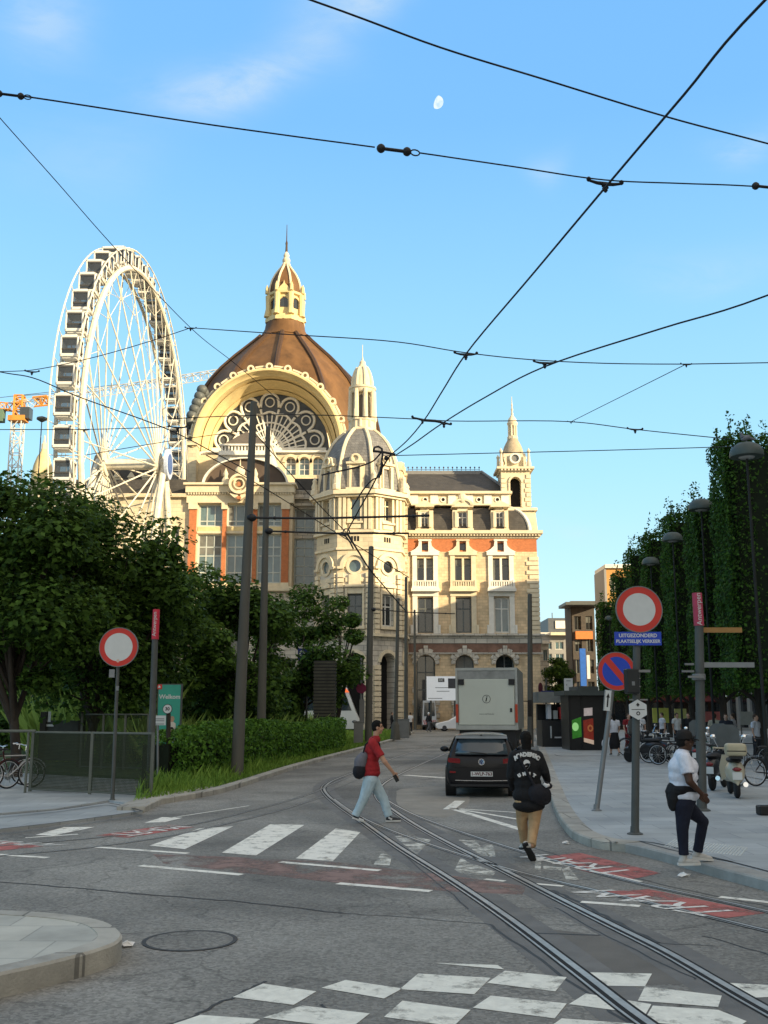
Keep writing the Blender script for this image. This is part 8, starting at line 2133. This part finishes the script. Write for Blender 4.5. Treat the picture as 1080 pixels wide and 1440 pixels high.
    s.ell(wst, .172*B*baggy, .125*B*baggy*dp, .10, 18, 10); hm = 1+tee_len*.6; s.ell(wst, .176*B*baggy*hm, .136*B*baggy*dp*hm, .10, 18, 10); s.ell(wst.lerp(J['waist'], .5), .174*B*baggy*hm, .132*B*baggy*dp*hm, .15, 18, 10); s.ell(J['waist'], .166*B*baggy, .122*B*baggy*dp, .16, 18, 10); s.ell(J['waist'].lerp(J['chest'], .5), .174*B, .130*B*dp, .15, 18, 10); s.ell(J['chest'], .184*B, .133*B*dp, .16, 18, 10)
    s.tube([J['shl'], (J['shl']+J['shr'])/2+V3((0, 0, .028)), J['shr']], [.070*B, .086*B, .070*B], 14)
    s.ell((J['shl']+J['shr'])/2+V3((0, 0, -.03)), .168*B, .105*B, .10, 16, 10)
    limb(s, [J['neck']+V3((0, 0, -.055)), J['neck']+V3((0, 0, -.022))], [.086, .069])
    for sd in 'lr':
        a, e_, w_ = J['sh'+sd], J['el'+sd], J['wr'+sd]
        if longsleeve: limb(s, [a, a.lerp(e_, .5), e_, e_.lerp(w_, .5), e_.lerp(w_, .95)], [.080*B, .072*B, .066, .058, .050])
        else:
            c0 = a.lerp(e_, sleeve*1.1); limb(s, [a, a.lerp(e_, sleeve*.5)], [.076*B, .074*B]); s.tube([a.lerp(e_, sleeve*.4), c0], [.074*B, .072*B], 14)
    so = remesh('shirt' if not longsleeve else 'jacket', s, shirt, t, vox, 3)
    # ---- trousers
    p = MB(); p.ell(J['hip']+V3((0, 0, .05)), .168*B, .128*B, .085, 18, 10); p.ell(J['hip']-V3((0, 0, .03)), .170*B, .132*B, .11, 18, 10)
    if not skirt:
        for sd in 'lr':
            A, K, N_ = J['hp'+sd], J['kn'+sd], J['an'+sd]; bg = baggy
            limb(p, [A, A.lerp(K, .5), K, K.lerp(N_, .5), K.lerp(N_, .86)], [.108*B*bg, .094*bg, .076*bg, .067*bg, .060*bg])
            p.tube([K.lerp(N_, .8), K.lerp(N_, 1.03)], [.062*bg, .064*bg], 14)
            if bg > 1.05:       # folds of a loose leg
                for q_ in (.2, .45, .7, .9): c_ = K.lerp(N_, q_); p.ell(c_+V3((0, .012*(-1)**int(q_*10), 0)), .071*bg*(1-.1*q_), .073*bg*(1-.1*q_), .018, 12, 6)
    else:
        p.lathe(tuple(J['hip']), [(.165, .03), (.19, -.15), (.23, -.42), (.20, -.62)], 16)
    remesh('trousers' if not skirt else 'skirt', p, trousers, t, vox, 3)
    # ---- shoes
    for sd in 'lr':
        N_, T_ = J['an'+sd], J['to'+sd]; d = (T_-N_); d2 = V3((d.x, d.y, 0)) if V3((d.x, d.y, 0)).length > .03 else V3((0, .1, 0)); fw = (T_-N_).normalized()
        heel = J.get('he'+sd, N_-V3((0, 0, .065))-d2.normalized()*.05); toe = T_; ax = (toe-heel).normalized(); sdv = V3((1, 0, 0))-ax*ax.x; sdv.normalize(); upv = sdv.cross(ax).normalized()
        if upv.dot(N_-heel) < 0: upv = -upv
        q = MB(); ln = (toe-heel).length; Ms = Matrix((sdv, ax, upv)).transposed()
        q.ell(heel+ax*.05+upv*.045, .041, .058, .042, 12, 8, Ms); q.ell(heel+ax*ln*.5+upv*.038, .043, ln*.36, .036, 14, 8, Ms); q.ell(heel+ax*(ln-.055)+upv*.03, .045, .065, .028, 12, 8, Ms); q.tube([heel+ax*.05+upv*.04, N_+V3((0, 0, .01))], [.046, .048], 12)
        sh = remesh('shoe', q, shoes, t, vox*.9, 2)
        q = MB(); q.prism([(-.037, -.012), (.037, -.012), (.045, .06), (.043, ln*.5), (.050, ln-.07), (.035, ln+.004), (-.035, ln+.004), (-.050, ln-.07), (-.043, ln*.5), (-.045, .06)], -.004, .024, lambda u, w, d_: heel+sdv*u+ax*w+upv*d_)
        q.build('sole', sole or mk('shoe_sole_white', (.55, .54, .50), rough=.7), sh, local=True)
    return t, J, H, so
SK_TAN = mk('skin_tan', (.42, .235, .15), rough=.55, var=.08); SK_DARK = mk('skin_dark_brown', (.060, .030, .018), rough=.5, var=.1); SK_LT = mk('skin_light', (.50, .30, .21), rough=.55, var=.08)
HAIR_B = mk('hair_black', (.010, .009, .008), rough=.85, spec=.15, var=.3, scale=30, bump=.5); HAIR_D = mk('hair_brown', (.05, .028, .015), rough=.6, var=.3, scale=30, bump=.4)
# ======== man in the red t-shirt, walking to the right (local +Y = picture right)
p0 = g(524, 1157, 0); S1_ = 1.84/1.84; k = p0.y/F*1.0
def side(px, py, x=0.0): # picture offsets -> (right, forward, up); the walker's right side faces the camera
    return (x, (px-524)*k*.972, (1157-py)*k*.944)
JA = dict(head=side(531, 1023.5), neck=side(528.5, 1036), chest=side(523, 1055), waist=side(520.5, 1077), hip=side(521, 1093), shr=side(523.5, 1044.5, .19), shl=side(526, 1045, -.19),
          elr=side(541, 1071, .27), wrr=side(552.5, 1086, .21), ell=side(513, 1066, -.27), wrl=side(516, 1086, -.24), hpr=side(521, 1097, .09), hpl=side(522, 1097, -.09),
          knr=side(511, 1125, .09), anr=side(500.5, 1146, .09), tor=side(513, 1155.5, .10), her=side(496.5, 1150, .09), knl=side(539, 1124, -.09), anl=side(546.5, 1148, -.09), tol=side(563, 1155.5, -.09), hel=side(543, 1156, -.09))
RED = cloth('red_tshirt', (.30, .018, .022)); JEAN = cloth('pale_blue_jeans', (.40, .51, .56), .16)
t, J, H, so = person('man in a red t-shirt and pale jeans walking across the tram rails with a bag', p0, R(-90), JA, SK_TAN, RED, JEAN, mk('sneaker_black', (.03, .03, .032), rough=.6), HAIR_B, sleeve=.66, baggy=1.18, vox=.010, build=1.06, dp=1.1)
for f_, w_ in ((.25, .02),):
    for sd in 'lr':
        for q_ in (.35, .6): pass
mb = MB(); mb.ell(V3(side(507, 1072, .14)), .10, .12, .16, 14, 10, Matrix.Rotation(R(-14), 3, 'X')); mb.ell(V3(side(511, 1064, .13)), .085, .09, .09, 12, 8)
bag = remesh('shoulder_bag', mb, cloth('bag_grey', (.13, .13, .15)), t, .012, 3)
mb = MB(); mb.ell(V3(side(505.5, 1084, .145)), .105, .125, .15, 14, 10, Matrix.Rotation(R(-14), 3, 'X')); remesh('bag_lower', mb, cloth('bag_black', (.014, .014, .018)), bag, .012, 3)
mb = MB(); mb.tube([V3(side(510, 1062, .17)), V3(side(514, 1047, .16)), V3(side(524, 1037.5, .10)), V3(side(533, 1046, .06)), V3(side(536, 1062, -.05))], .017, 6); mb.build('strap', cloth('bag_black', (.014, .014, .018)), bag, local=True)
mb = MB(); mb.tube([V3(side(512, 1153, .14)), V3(side(505, 1150, .14))], .016, 6); mb.tube([V3(side(551, 1153, -.045)), V3(side(546, 1150, -.045))], .016, 6); mb.build('shoe_stripe', mk('shoe_white', (.62, .62, .60), rough=.6), t, local=True)
mb = MB(); c = V3(side(556.5, 1094, .20)); mb.cbox(c, (.03, .07, .13), Matrix.Rotation(R(30), 3, 'X')); mb.build('phone', M_INK, t, local=True)
# ======== man with the black cap and white t-shirt stepping up at the right (local +Y = picture right)
p1 = g(968, 1216, 0.129); k = p1.y/F
def side2(px, py, x=0.0): return (x, (px-966)*k*.965, (1216-py)*k*.93)
JB = dict(head=side2(971, 1042.5), neck=side2(967.5, 1056), chest=side2(966, 1079), waist=side2(965, 1104), hip=side2(964, 1123), shr=side2(962.5, 1066, .20), shl=side2(968, 1066, -.20), elr=side2(964.5, 1097, .29), wrr=side2(981.5, 1114.5, .25), ell=side2(979, 1098, -.25), wrl=side2(991, 1115, -.20),
          hpr=side2(961, 1132, .09), hpl=side2(967, 1132, -.09), knr=side2(957.5, 1166, .09), anr=side2(957.5, 1200, .09), tor=side2(979, 1214, .10), her=side2(950, 1215, .09), knl=side2(995, 1158, -.16), anl=side2(988, 1200, -.24), tol=side2(1008, 1214.5, -.26), hel=side2(979, 1211, -.24))
WTEE = cloth('white_tshirt', (.62, .64, .70)); NAVY = cloth('dark_navy_trousers', (.010, .012, .024))
t2, J2, H2, so2 = person('man in a black cap and white t-shirt stepping up the right kerb', p1, R(-90), JB, SK_DARK, WTEE, NAVY, mk('sneaker_pale', (.42, .41, .38), rough=.6), HAIR_B, sleeve=.62, cap=cloth('black_cap', (.016, .014, .013)), vox=.010, build=1.15, tee_len=.02, dp=1.25)
# black shirt tied round the waist, hanging behind
mb = MB(); mb.ell(V3(side2(957, 1114)), .205, .165, .05, 18, 8); mb.ell(V3(side2(951, 1117)), .165, .10, .16, 14, 8); mb.ell(V3(side2(948, 1126)), .13, .06, .14, 12, 8)
mb.tube([V3(side2(982, 1112, .12)), V3(side2(972, 1109, .19)), V3(side2(960, 1108, .20)), V3(side2(950, 1110, .12))], [.025, .035, .04, .05], 8); mb.tube([V3(side2(951, 1110, .09)), V3(side2(947, 1124, .09)), V3(side2(946, 1138, .07))], [.07, .075, .05], 10)
remesh('tied_shirt', mb, cloth('tied_black', (.010, .010, .011)), t2, .012, 3)
mb = MB(); mb.ell(V3(side2(969, 1122, .02)), .165, .11, .07, 16, 8); remesh('shirt_hem', mb, WTEE, t2, .012, 2)
# dark print on the chest: two rough letter-like strokes
mb = MB(); 
for a_, b_ in (((980, 1075), (979.5, 1086)), ((984, 1078), (979.5, 1082)), ((984, 1079), (983.5, 1090)), ((979.5, 1088), (984, 1089)), ((979, 1091), (983, 1092)), ((979, 1091), (978.5, 1098)), ((983, 1096), (979, 1100))):
    mb.tube([V3(side2(*a_, .095)), V3(side2(*b_, .095))], .014, 6)
mb.build('chest_print', M_INK, t2, local=True)
# ======== person in the black jacket walking away, seen from behind (local +Y = away)
p2 = g(744, 1209, 0); k = p2.y/F
def back(px, py, y=0.0): return ((px-744)*k*.965, y, (1209-py)*k*.93)
JC = dict(head=back(744, 1041.5, .05), neck=back(744, 1055, .0), chest=back(743.5, 1077, .0), waist=back(745, 1103, 0), hip=back(746, 1122, 0), shl=back(727.5, 1064, 0), shr=back(759.5, 1064, 0), ell=back(721.5, 1092, .03), wrl=back(727, 1111, .22), elr=back(769, 1085, -.02), wrr=back(775.5, 1099, .16),
          hpl=back(738, 1128), hpr=back(755, 1128), knl=back(737, 1157, .12), anl=back(741, 1186, .22), tol=back(739, 1200, .42), hel=back(741, 1197, .18), knr=back(752, 1158, -.02), anr=back(744, 1185, -.26), tor=back(749, 1209, -.12), her=back(735, 1184, -.30))
BJ = cloth('black_jacket', (.010, .010, .011)); TANP = cloth('tan_trousers', (.40, .26, .135))
t3, J3, H3, so3 = person('person in a black printed jacket and tan trousers walking away behind the car', p2, 0, JC, SK_TAN, BJ, TANP, mk('shoe_off_white', (.48, .45, .40), rough=.7), HAIR_B, longsleeve=True, vox=.010, build=1.12, baggy=1.05, tee_len=.17, sole=mk('shoe_sole_black', (.02, .02, .02), rough=.8), hairlen=.02)
mb = MB(); mb.ell(V3(back(759, 1116, -.13)), .17, .11, .14, 18, 10, Matrix.Rotation(R(12), 3, 'Y')); mb.ell(V3(back(763, 1122, -.11)), .13, .09, .10, 16, 8); mb.tube([V3(back(756, 1112, -.17)), V3(back(742, 1085, -.175)), V3(back(731, 1062, -.12))], .022, 6); mb.tube([V3(back(768, 1103, -.10)), V3(back(777, 1106, .02))], [.05, .04], 10)
mb.cbox(V3(back(760, 1118, -.15)), (.24, .10, .18), Matrix.Rotation(R(12), 3, 'Y'))
sbg = remesh('shoulder_bag', mb, cloth('bag_black', (.014, .014, .018)), t3, .012, 3)
mb = MB(); mb.tube([V3(back(764, 1101, -.20)), V3(back(768, 1104, -.20)), V3(back(772, 1103, -.17))], [.02, .028, .02], 6); mb.build('bag_label', mk('cloth_white', (.6, .6, .6), rough=.8), sbg, local=True)
# back print: an arc of letters over a big 9 and a lower line
PW = mk('print_white', (.62, .62, .60), rough=.8)
from mathutils.bvhtree import BVHTree
bv_ = BVHTree.FromPolygons([v.co.copy() for v in so3.data.vertices], [tuple(p.vertices) for p in so3.data.polygons])
def on_back(px, py):
    q = back(px, py); h_ = bv_.ray_cast(V3((q[0], -2, q[2])), V3((0, 1, 0)))[0]
    return V3((q[0], (h_.y if h_ else -.16)-.008, q[2]))
def arc_text(s, cx, cy, rad, a0, a1, size):
    for i, ch in enumerate(s):
        a = a0+(a1-a0)*i/(len(s)-1)
        c_ = on_back(cx+rad*math.sin(a), cy-rad*math.cos(a)*.62)
        text_mesh('back_lettering', ch, size, Matrix.Translation(c_) @ Matrix.Rotation(a*.5, 4, 'Z') @ Matrix.Rotation(math.pi/2, 4, 'X') @ Matrix.Rotation(-a*.75, 4, 'Z'), PW, so3, .010, bold=.006)
arc_text('ACADEMIC', 743, 1072, 19, -.95, .95, .075)
text_mesh('back_number', '9', .15, Matrix.Translation(on_back(742, 1075)) @ Matrix.Rotation(math.pi/2, 4, 'X'), PW, so3, .012, bold=.014)
arc_text('UNIT', 742, 1096, 14, -.8, .8, .055)
# ======== people in the background: one walking and one standing figure, dressed differently
def walker(px, py, z, rz, label, shirt, trousers, skin=SK_LT, hair=HAIR_D, hgt=1.0, skirt=None, stride=.20, hairlen=.0, longsl=False, base=None):
    p = g(px, py, z) if base is None else Vector(base); s_ = hgt
    Jb = dict(head=(0, .02, 1.585), neck=(0, 0, 1.42), chest=(0, 0, 1.22), waist=(0, 0, 1.02), hip=(0, 0, .90), shl=(-.19, 0, 1.37), shr=(.19, 0, 1.37), ell=(-.25, -stride*.5, 1.10), wrl=(-.24, -stride*.2, .86), elr=(.25, stride*.2, 1.10), wrr=(.23, stride*.9, .90),
              hpl=(-.09, 0, .86), hpr=(.09, 0, .86), knl=(-.09, stride*.75, .47), anl=(-.09, stride*1.05, .09), tol=(-.09, stride*1.05+.17, .02), knr=(.09, -stride*.2, .46), anr=(.09, -stride*1.3, .14), tor=(.09, -stride*1.3+.15, .02), her=(.09, -stride*1.3-.06, .09))
    Jb = {k_: tuple(c_*s_ for c_ in v) for k_, v in Jb.items()}
    return person(label, p, rz, Jb, skin, shirt, trousers, mk('shoe_dark', (.03, .03, .03), rough=.7), hair, vox=.022, group='passers-by in the distance', skirt=skirt, detail=False, hairlen=hairlen, longsleeve=longsl)[0]
C = lambda n, c: cloth('cloth_'+n, c)
walker(865, 1063, .13, R(8), 'woman in a white top and dark skirt walking away beside the black kiosk', C('pale', (.55, .57, .62)), C('black', (.012, .012, .014)), hgt=1.0, skirt=True, hairlen=.08, hair=HAIR_B)
wr_ = walker(886, 1060, .13, R(-170), 'person in dark red carrying a white bag behind the hexagon sign pole', C('maroon', (.20, .015, .02)), C('maroon2', (.13, .012, .018)), hairlen=.06)
pb = g(880, 1054, .45); tb_ = thing('plastic_bag', 'white plastic bag carried by the person in dark red', 'bag', (pb.x-.05, g(886, 1060, .13).y, .55))
mb = MB(); mb.ell((0, 0, 0), .14, .08, .2, 12, 8); mb.tube([(-.06, 0, .15), (0, 0, .34), (.06, 0, .15)], .012, 5); o = mb.build('bag', mk('bag_white', (.6, .6, .6), rough=.6), tb_, local=True, smooth=60)
walker(901, 1056, .13, R(170), 'person in white standing behind the pole of the round sign', C('white2', (.6, .6, .6)), C('grey', (.10, .10, .11)), stride=.05)
walker(933, 1052, .13, R(100), 'person in a white shirt among the parked bicycles', C('white3', (.58, .58, .6)), C('dark', (.02, .02, .025)), stride=.06)
walker(954, 1055, .13, R(-160), 'person in a pale vest behind the capped man, under the yellow board', C('vest', (.5, .5, .48)), C('dark', (.02, .02, .025)), stride=.06, skin=SK_TAN)
walker(1024, 1066, .13, R(160), 'person in dark jacket and jeans standing behind the scooters', C('dkjacket', (.02, .022, .03)), C('jeans', (.10, .16, .24)), stride=.05, longsl=True)
walker(1008, 1064, .13, R(-30), 'person in beige standing left of the one in jeans', C('beige', (.36, .31, .22)), C('jeans2', (.14, .2, .27)), stride=.05)
walker(1034, 1062, .13, R(60), 'person in a grey top right of the one in jeans', C('grey3', (.35, .36, .38)), C('dark', (.02, .02, .025)), stride=.06)
walker(970, 1054, .13, R(150), 'dark clothed person left of the red tipped post', C('black2', (.015, .015, .017)), C('dark', (.02, .02, .025)), stride=.05, longsl=True)
walker(551, 1029, 0, R(-90), 'person in dark clothes walking in front of the station arch', C('black2', (.015, .015, .017)), C('dark', (.02, .02, .025)), longsl=True)
walker(577, 1031, 0, R(20), 'person in a white top by the masts on the kerb tip', C('white4', (.6, .6, .6)), C('dark', (.02, .02, .025)), stride=.1)
walker(603, 1030, 0, R(-60), 'person in a dark coat with white helmet beside the white car', C('black2', (.015, .015, .017)), C('grey', (.10, .10, .11)), hair=mk('helmet_white', (.6, .6, .6), rough=.4), longsl=True)
walker(1066, 1072, .13, R(-140), 'person in a pale shirt at the right edge behind the cream scooter', C('pale', (.55, .57, .62)), C('dark', (.02, .02, .025)), stride=.06)
# ---------------------------------------------------------------- overhead tram wires
M_WIRE = mk('wire_black', (.012, .012, .014), rough=.6)
M_FIT = mk('hanger_black', (.02, .02, .022), rough=.5)
def wz(px, py, z): return g(px, py, z)
def wire(label, pts, r, sag=0.0, group='overhead tram wires', n=1):
    P = [Vector(p) for p in pts]
    def off(p):      # a wire that leaves the picture really goes on to its next mast
        c_, s_ = math.cos(PIT), math.sin(PIT); d = p.y*c_+(p.z-CAMZ)*s_
        return d < .5 or not (3 < 540+F*p.x/d < 1077 and 720-F*(-p.y*s_+(p.z-CAMZ)*c_)/d > 3)
    if off(P[0]): P[0] = P[0]+(P[0]-P[1]).normalized()*16
    if off(P[-1]): P[-1] = P[-1]+(P[-1]-P[-2]).normalized()*16
    if len(P) > 2: P = catmull(P, 6)
    elif sag: P = [P[0].lerp(P[1], i/12)-Vector((0, 0, sag*4*(i/12)*(1-i/12))) for i in range(13)]
    t0 = P[0]; mb = MB(); mb.tube(P, r, 6)
    o = mb.build('overhead_wire', M_WIRE, None, smooth=60); tag(o, label, 'wire', group); return o
def hanger(label, c, ax, L_=.5, group='wire hangers'):
    """bar with an insulator in the middle and a clamp below, along direction ax"""
    c = Vector(c); ax = Vector(ax).normalized(); t = thing('wire_hanger', label, 'wire hanger', tuple(c), 0, group)
    mb = MB(); a, b = c-ax*L_/2, c+ax*L_/2
    mb.tube([a, a.lerp(c, .5)-Vector((0, 0, L_*.05)), c-Vector((0, 0, L_*.06)), b.lerp(c, .5)-Vector((0, 0, L_*.05)), b], [L_*.035, L_*.05, L_*.06, L_*.05, L_*.035], 8); mb.build('bar', M_FIT, t, smooth=60)
    for p in (a, b):
        mb = MB(); mb.ell(p+Vector((0, 0, .01)), L_*.07, L_*.07, L_*.075, 10, 6); mb.build('end_eye', M_FIT, t, smooth=60)
    mb = MB(); mb.lathe(tuple(c-Vector((0, 0, L_*.32))), [(L_*.03, 0), (L_*.07, L_*.06), (L_*.05, L_*.10), (L_*.10, L_*.13), (L_*.06, L_*.17), (L_*.11, L_*.20), (L_*.10, L_*.25), (L_*.04, L_*.28)], 12); mb.build('insulator', M_FIT, t, smooth=50)
    return t
def turnbuckle(label, a, b):
    a = Vector(a); b = Vector(b); t = thing('insulator_link', label, 'insulator', tuple(a), 0, 'insulator links in the span wires'); d = b-a; L_ = d.length
    mb = MB(); mb.tube([a, b], L_*.05, 8); mb.build('rod', M_FIT, t, smooth=60)
    for f_ in (.12, .88):
        mb = MB(); mb.ell(a+d*f_, L_*.13, L_*.13, L_*.13, 10, 6); mb.build('knob', M_FIT, t, smooth=60)
    mb = MB(); c = b+d*.12; x = d.normalized(); y = x.cross(Vector((0, 1, 0))).normalized(); mb.tube([c+(x*math.cos(i*math.pi/6)*1.5+y*math.sin(i*math.pi/6))*L_*.09 for i in range(12)], L_*.022, 5, closed=True); mb.build('link_ring', M_FIT, t)
ZC = 5.8; ZS = 6.05
# the two contact wires
c1 = [(1096, -18), (1076, 0), (962, 133), (850, 265), (752, 382), (655, 498), (622, 550), (597, 590), (572, 620), (549, 640)]
wire('thick contact wire falling from the top right corner towards the turret', [wz(x, y, ZC) for x, y in c1], .0085)
c2 = [(1130, 392), (1080, 415), (930, 462), (765, 516), (680, 560), (618, 598), (580, 625), (555, 641)]
wire('contact wire from the right edge meeting the thick one by the turret', [wz(x, y, ZC) for x, y in c2], .0095)
Y3 = wz(549, 640, ZC).y
c3 = [(549, 640), (535, 662), (520, 690), (502, 722), (488, 748)]
wire('contact wire running on past the turret to the curled hanger between the poles', [at(x, y, Y3+i*1.6) for i, (x, y) in enumerate(c3)], .014)
c4 = [(488, 750), (508, 782), (521, 802), (545, 830), (571, 860)]
wire('short wire slanting down from the curled hanger to the far mast', [at(x, y, Y3+6.4+i*5) for i, (x, y) in enumerate(c4)], .022)
# span wires
S1 = [(425, -4), (437, 0), (620, 67), (760, 110), (940, 165), (1080, 202), (1110, 210)]
wire('uppermost span wire crossing the sky at the top right', [wz(x, y, ZS+.35) for x, y in S1], .0070)
S2a = [(-40, 126), (0, 131), (45, 137), (300, 176), (527, 207)]
wire('span wire across the sky from the left edge to the insulator above the dome', [wz(x, y, ZS) for x, y in S2a], .0062)
S2b = [(590, 215), (720, 234), (850, 253), (960, 258), (1060, 262), (1110, 266)]
wire('span wire across the sky from the insulator to the right edge', [wz(x, y, ZS) for x, y in S2b], .0062)
turnbuckle('insulator link in the span wire above the dome', wz(530, 208, ZS), wz(578, 214, ZS))
turnbuckle('insulator link in the span wire at the left edge', wz(-6, 131, ZS), wz(34, 136, ZS))
turnbuckle('insulator link in the span wire at the right edge', wz(1058, 261, ZS), wz(1096, 265, ZS))
hanger('largest wire hanger, on the thick contact wire at the upper right', wz(851, 256, ZS), wz(880, 256, ZS)-wz(824, 250, ZS), .27)
# the line from the left edge down to the dome
S3 = [(-20, 142), (0, 166), (80, 256), (160, 347), (268, 461), (330, 511), (396, 566)]
wire('thin wire slanting from the left edge over the wheel to the dome', [at(x, y, 13+i*2.2) for i, (x, y) in enumerate(S3)], .0085)
YL = 24.0
S4 = [(268, 461), (400, 470), (560, 481), (655, 496), (765, 507), (965, 512), (1100, 508)]
wire('thin span wire crossing the dome roof to the right edge', [at(x, y, 21.5 if i < 1 else 18) for i, (x, y) in enumerate(S4)], .0095)
S4b = [(-30, 523), (20, 522), (48, 520), (130, 503), (217, 478), (268, 461)]
wire('thin span wire rising across the wheel to the knot at the dome', [at(x, y, 21.5) for x, y in S4b], .0095)
S5 = [(-30, 516), (0, 523), (45, 531), (108, 557), (239, 605), (300, 636), (352, 664)]
wire('wire falling from the left edge across the wheel to the station', [at(x, y, 22) for x, y in S5], .0125)
S6 = [(240, 589), (400, 583), (580, 589), (635, 592), (803, 593), (895, 604), (1030, 618)]
wire('span wire at dome foot height running to the clipped trees', [at(x, y, 24) for x, y in S6], .0115)
wire('short stay wire between two span wires right of the clock tower', [at(803, 593, 24), at(885, 552, 21), at(965, 512, 18)], .0085)
S7 = [(540, 641), (700, 637), (860, 633), (1032, 628)]
wire('lowest span wire from the turret to the nearest clipped tree', [at(x, y, 26) for x, y in S7], .0115)
wire('thin wire across the left trees and the wheel foot', [at(-20, 603, 26), at(108, 604, 26), at(240, 600, 26)], .011)
wire('thin wire from the wheel foot past the lunette', [at(120, 640, 27), at(240, 620, 27), at(350, 605, 27)], .010)
wire('wire from the brick block down to the far masts', [at(355, 605, PT['P1'][0].y), at(430, 690, 33), at(486, 748, 34)], .017)
wire('wire slanting from the lunette across the second concrete pole', [at(290, 640, 30), at(378, 690, 34), at(490, 760, 36), at(575, 812, 40)], .017)
# hangers
for px, py, Y, dx, lab, L_ in ((655, 497, None, 34, 'wire hanger over the right shoulder of the dome', .245), (766, 509, None, 34, 'wire hanger right of the dome on the thin span wire', .245),
                              (45, 522, 22, 20, 'small wire hanger left of the ferris wheel', .31), (268, 461, 21.5, 16, 'knot where three wires meet between wheel and dome', .22), (118, 604, 26, 14, 'small wire hanger in front of the wheel', .26),
                              (250, 600, 24, 24, 'black wire hanger at the wheel\'s right rim', .4), (803, 593, 24, 10, 'tiny clamp where the stay wire meets the span wire', .2), (965, 512, 18, 16, 'small clamp on the span wire at the right', .2), (893, 603, 24, 22, 'insulator bar on the span wire right of the clock tower', .36)):
    c = wz(px, py, ZC+.13) if Y is None else at(px, py, Y)
    hanger(lab, c, Vector((1, .05, -.03)), L_ if Y is None else dx/F*Y)
Yd = wz(606, 594, ZC+.1).y; k = Yd/F
a_, b_ = at(580, 587, Yd), at(634, 597, Yd)
t = thing('double_hanger', 'double wire hanger with two clamps in the sky above the turret', 'wire hanger', tuple((a_+b_)/2))
mb = MB(); mb.tube([a_, a_.lerp(b_, .3)-Vector((0, 0, .01)), a_.lerp(b_, .6)+Vector((0, 0, .01)), b_], [1.2*k, 2*k, 2*k, 1.3*k], 8); mb.build('bar', M_FIT, t, smooth=60)
for f_ in (.26, .82):
    c = a_.lerp(b_, f_); mb = MB(); mb.lathe(tuple(c-Vector((0, 0, 7*k))), [(.8*k, 0), (2*k, 2*k), (1.4*k, 3.4*k), (2.6*k, 5*k), (1.8*k, 7*k)], 10); mb.build('clamp', M_FIT, t, smooth=50)
for p in (a_, b_):
    mb = MB(); mb.ell(p+Vector((0, 0, k)), 2*k, 2*k, 2.2*k, 10, 6); mb.build('end_eye', M_FIT, t, smooth=60)
# curled junction beside the turret
Yj = Y3; k = Yj/F; c = at(541, 640, Yj); t = thing('wire_junction', 'large black curled wire junction in front of the turret dome', 'wire junction', tuple(c))
mb = MB(); mb.tube([at(x, y, Yj) for x, y in ((525, 634), (527, 629), (532, 628), (537, 631), (538, 640), (536, 655), (533, 672))], 1.6*k, 7); mb.build('loop', M_FIT, t, smooth=60)
mb = MB(); mb.tube([at(x, y, Yj) for x, y in ((524, 634), (540, 636), (556, 639))], 1.8*k, 7); mb.ell(at(543, 644, Yj), 3*k, 3*k, 4*k, 10, 6); mb.build('clamp', M_FIT, t, smooth=60)
wire('dark cable drooping from the curled junction along the turret', [at(x, y, Yj+.1) for x, y in ((536, 636), (525, 648), (505, 656), (480, 662), (452, 668))], .012)
wire('dark cable hanging from the curled junction down the turret front', [at(x, y, Yj+.1) for x, y in ((538, 650), (535, 668), (522, 676), (510, 690), (494, 716))], .011)
Y4 = Y3+6.4; k = Y4/F; t = thing('wire_junction', 'small curled wire hanger between the two horizontal arms on the turret', 'wire junction', tuple(at(487, 750, Y4)))
mb = MB(); mb.tube([at(487+4.5*math.cos(2*math.pi*i/12), 748+4.5*math.sin(2*math.pi*i/12), Y4) for i in range(12)], .9*k, 6, closed=True); mb.build('loop', M_FIT, t, smooth=60)
mb = MB(); mb.tube([at(x, y, Y4) for x, y in ((478, 751), (486, 754), (492, 762), (497, 772))], 1.2*k, 6); mb.build('clamp', M_FIT, t, smooth=60)
# horizontal arms from the concrete masts
for key, pts, r, lab in (('P1', ((356, 728), (440, 729), (530, 727), (604, 725)), .035, 'upper horizontal arm reaching right from the taller concrete mast'), ('P2', ((380, 747), (470, 750), (575, 750)), .035, 'lower horizontal arm reaching right from the shorter concrete mast'), ('P3', ((526, 857), (575, 861), (640, 863)), .03, 'low horizontal arm from the mast behind the walker')):
    Y = PT[key][0].y; P = [at(x, y, Y-.05) for x, y in pts]; t = thing('mast_arm', lab, 'mast arm', tuple(P[0]), 0, 'horizontal arms of the tram masts')
    mb = MB(); mb.tube(P, r, 8); mb.build('arm', M_FIT, t, smooth=60)
    mb = MB()
    for f_ in (.12, .55, .9): 
        i = min(int(f_*(len(P)-1)), len(P)-2); c = P[i].lerp(P[i+1], f_*(len(P)-1)-i); mb.ell(c, r*1.8, r*1.8, r*1.6, 8, 6)
    mb.build('insulators', M_FIT, t, smooth=60)
    mb = MB(); mb.lathe((PT[key][0].lerp(PT[key][1], .5).x, 0, 0), [(.001, 0), (.002, .001)], 4) if False else mb.ell(P[0]-Vector((.05, 0, 0)), .16, .16, .12, 10, 6); mb.build('clamp', M_FIT, t, smooth=60)
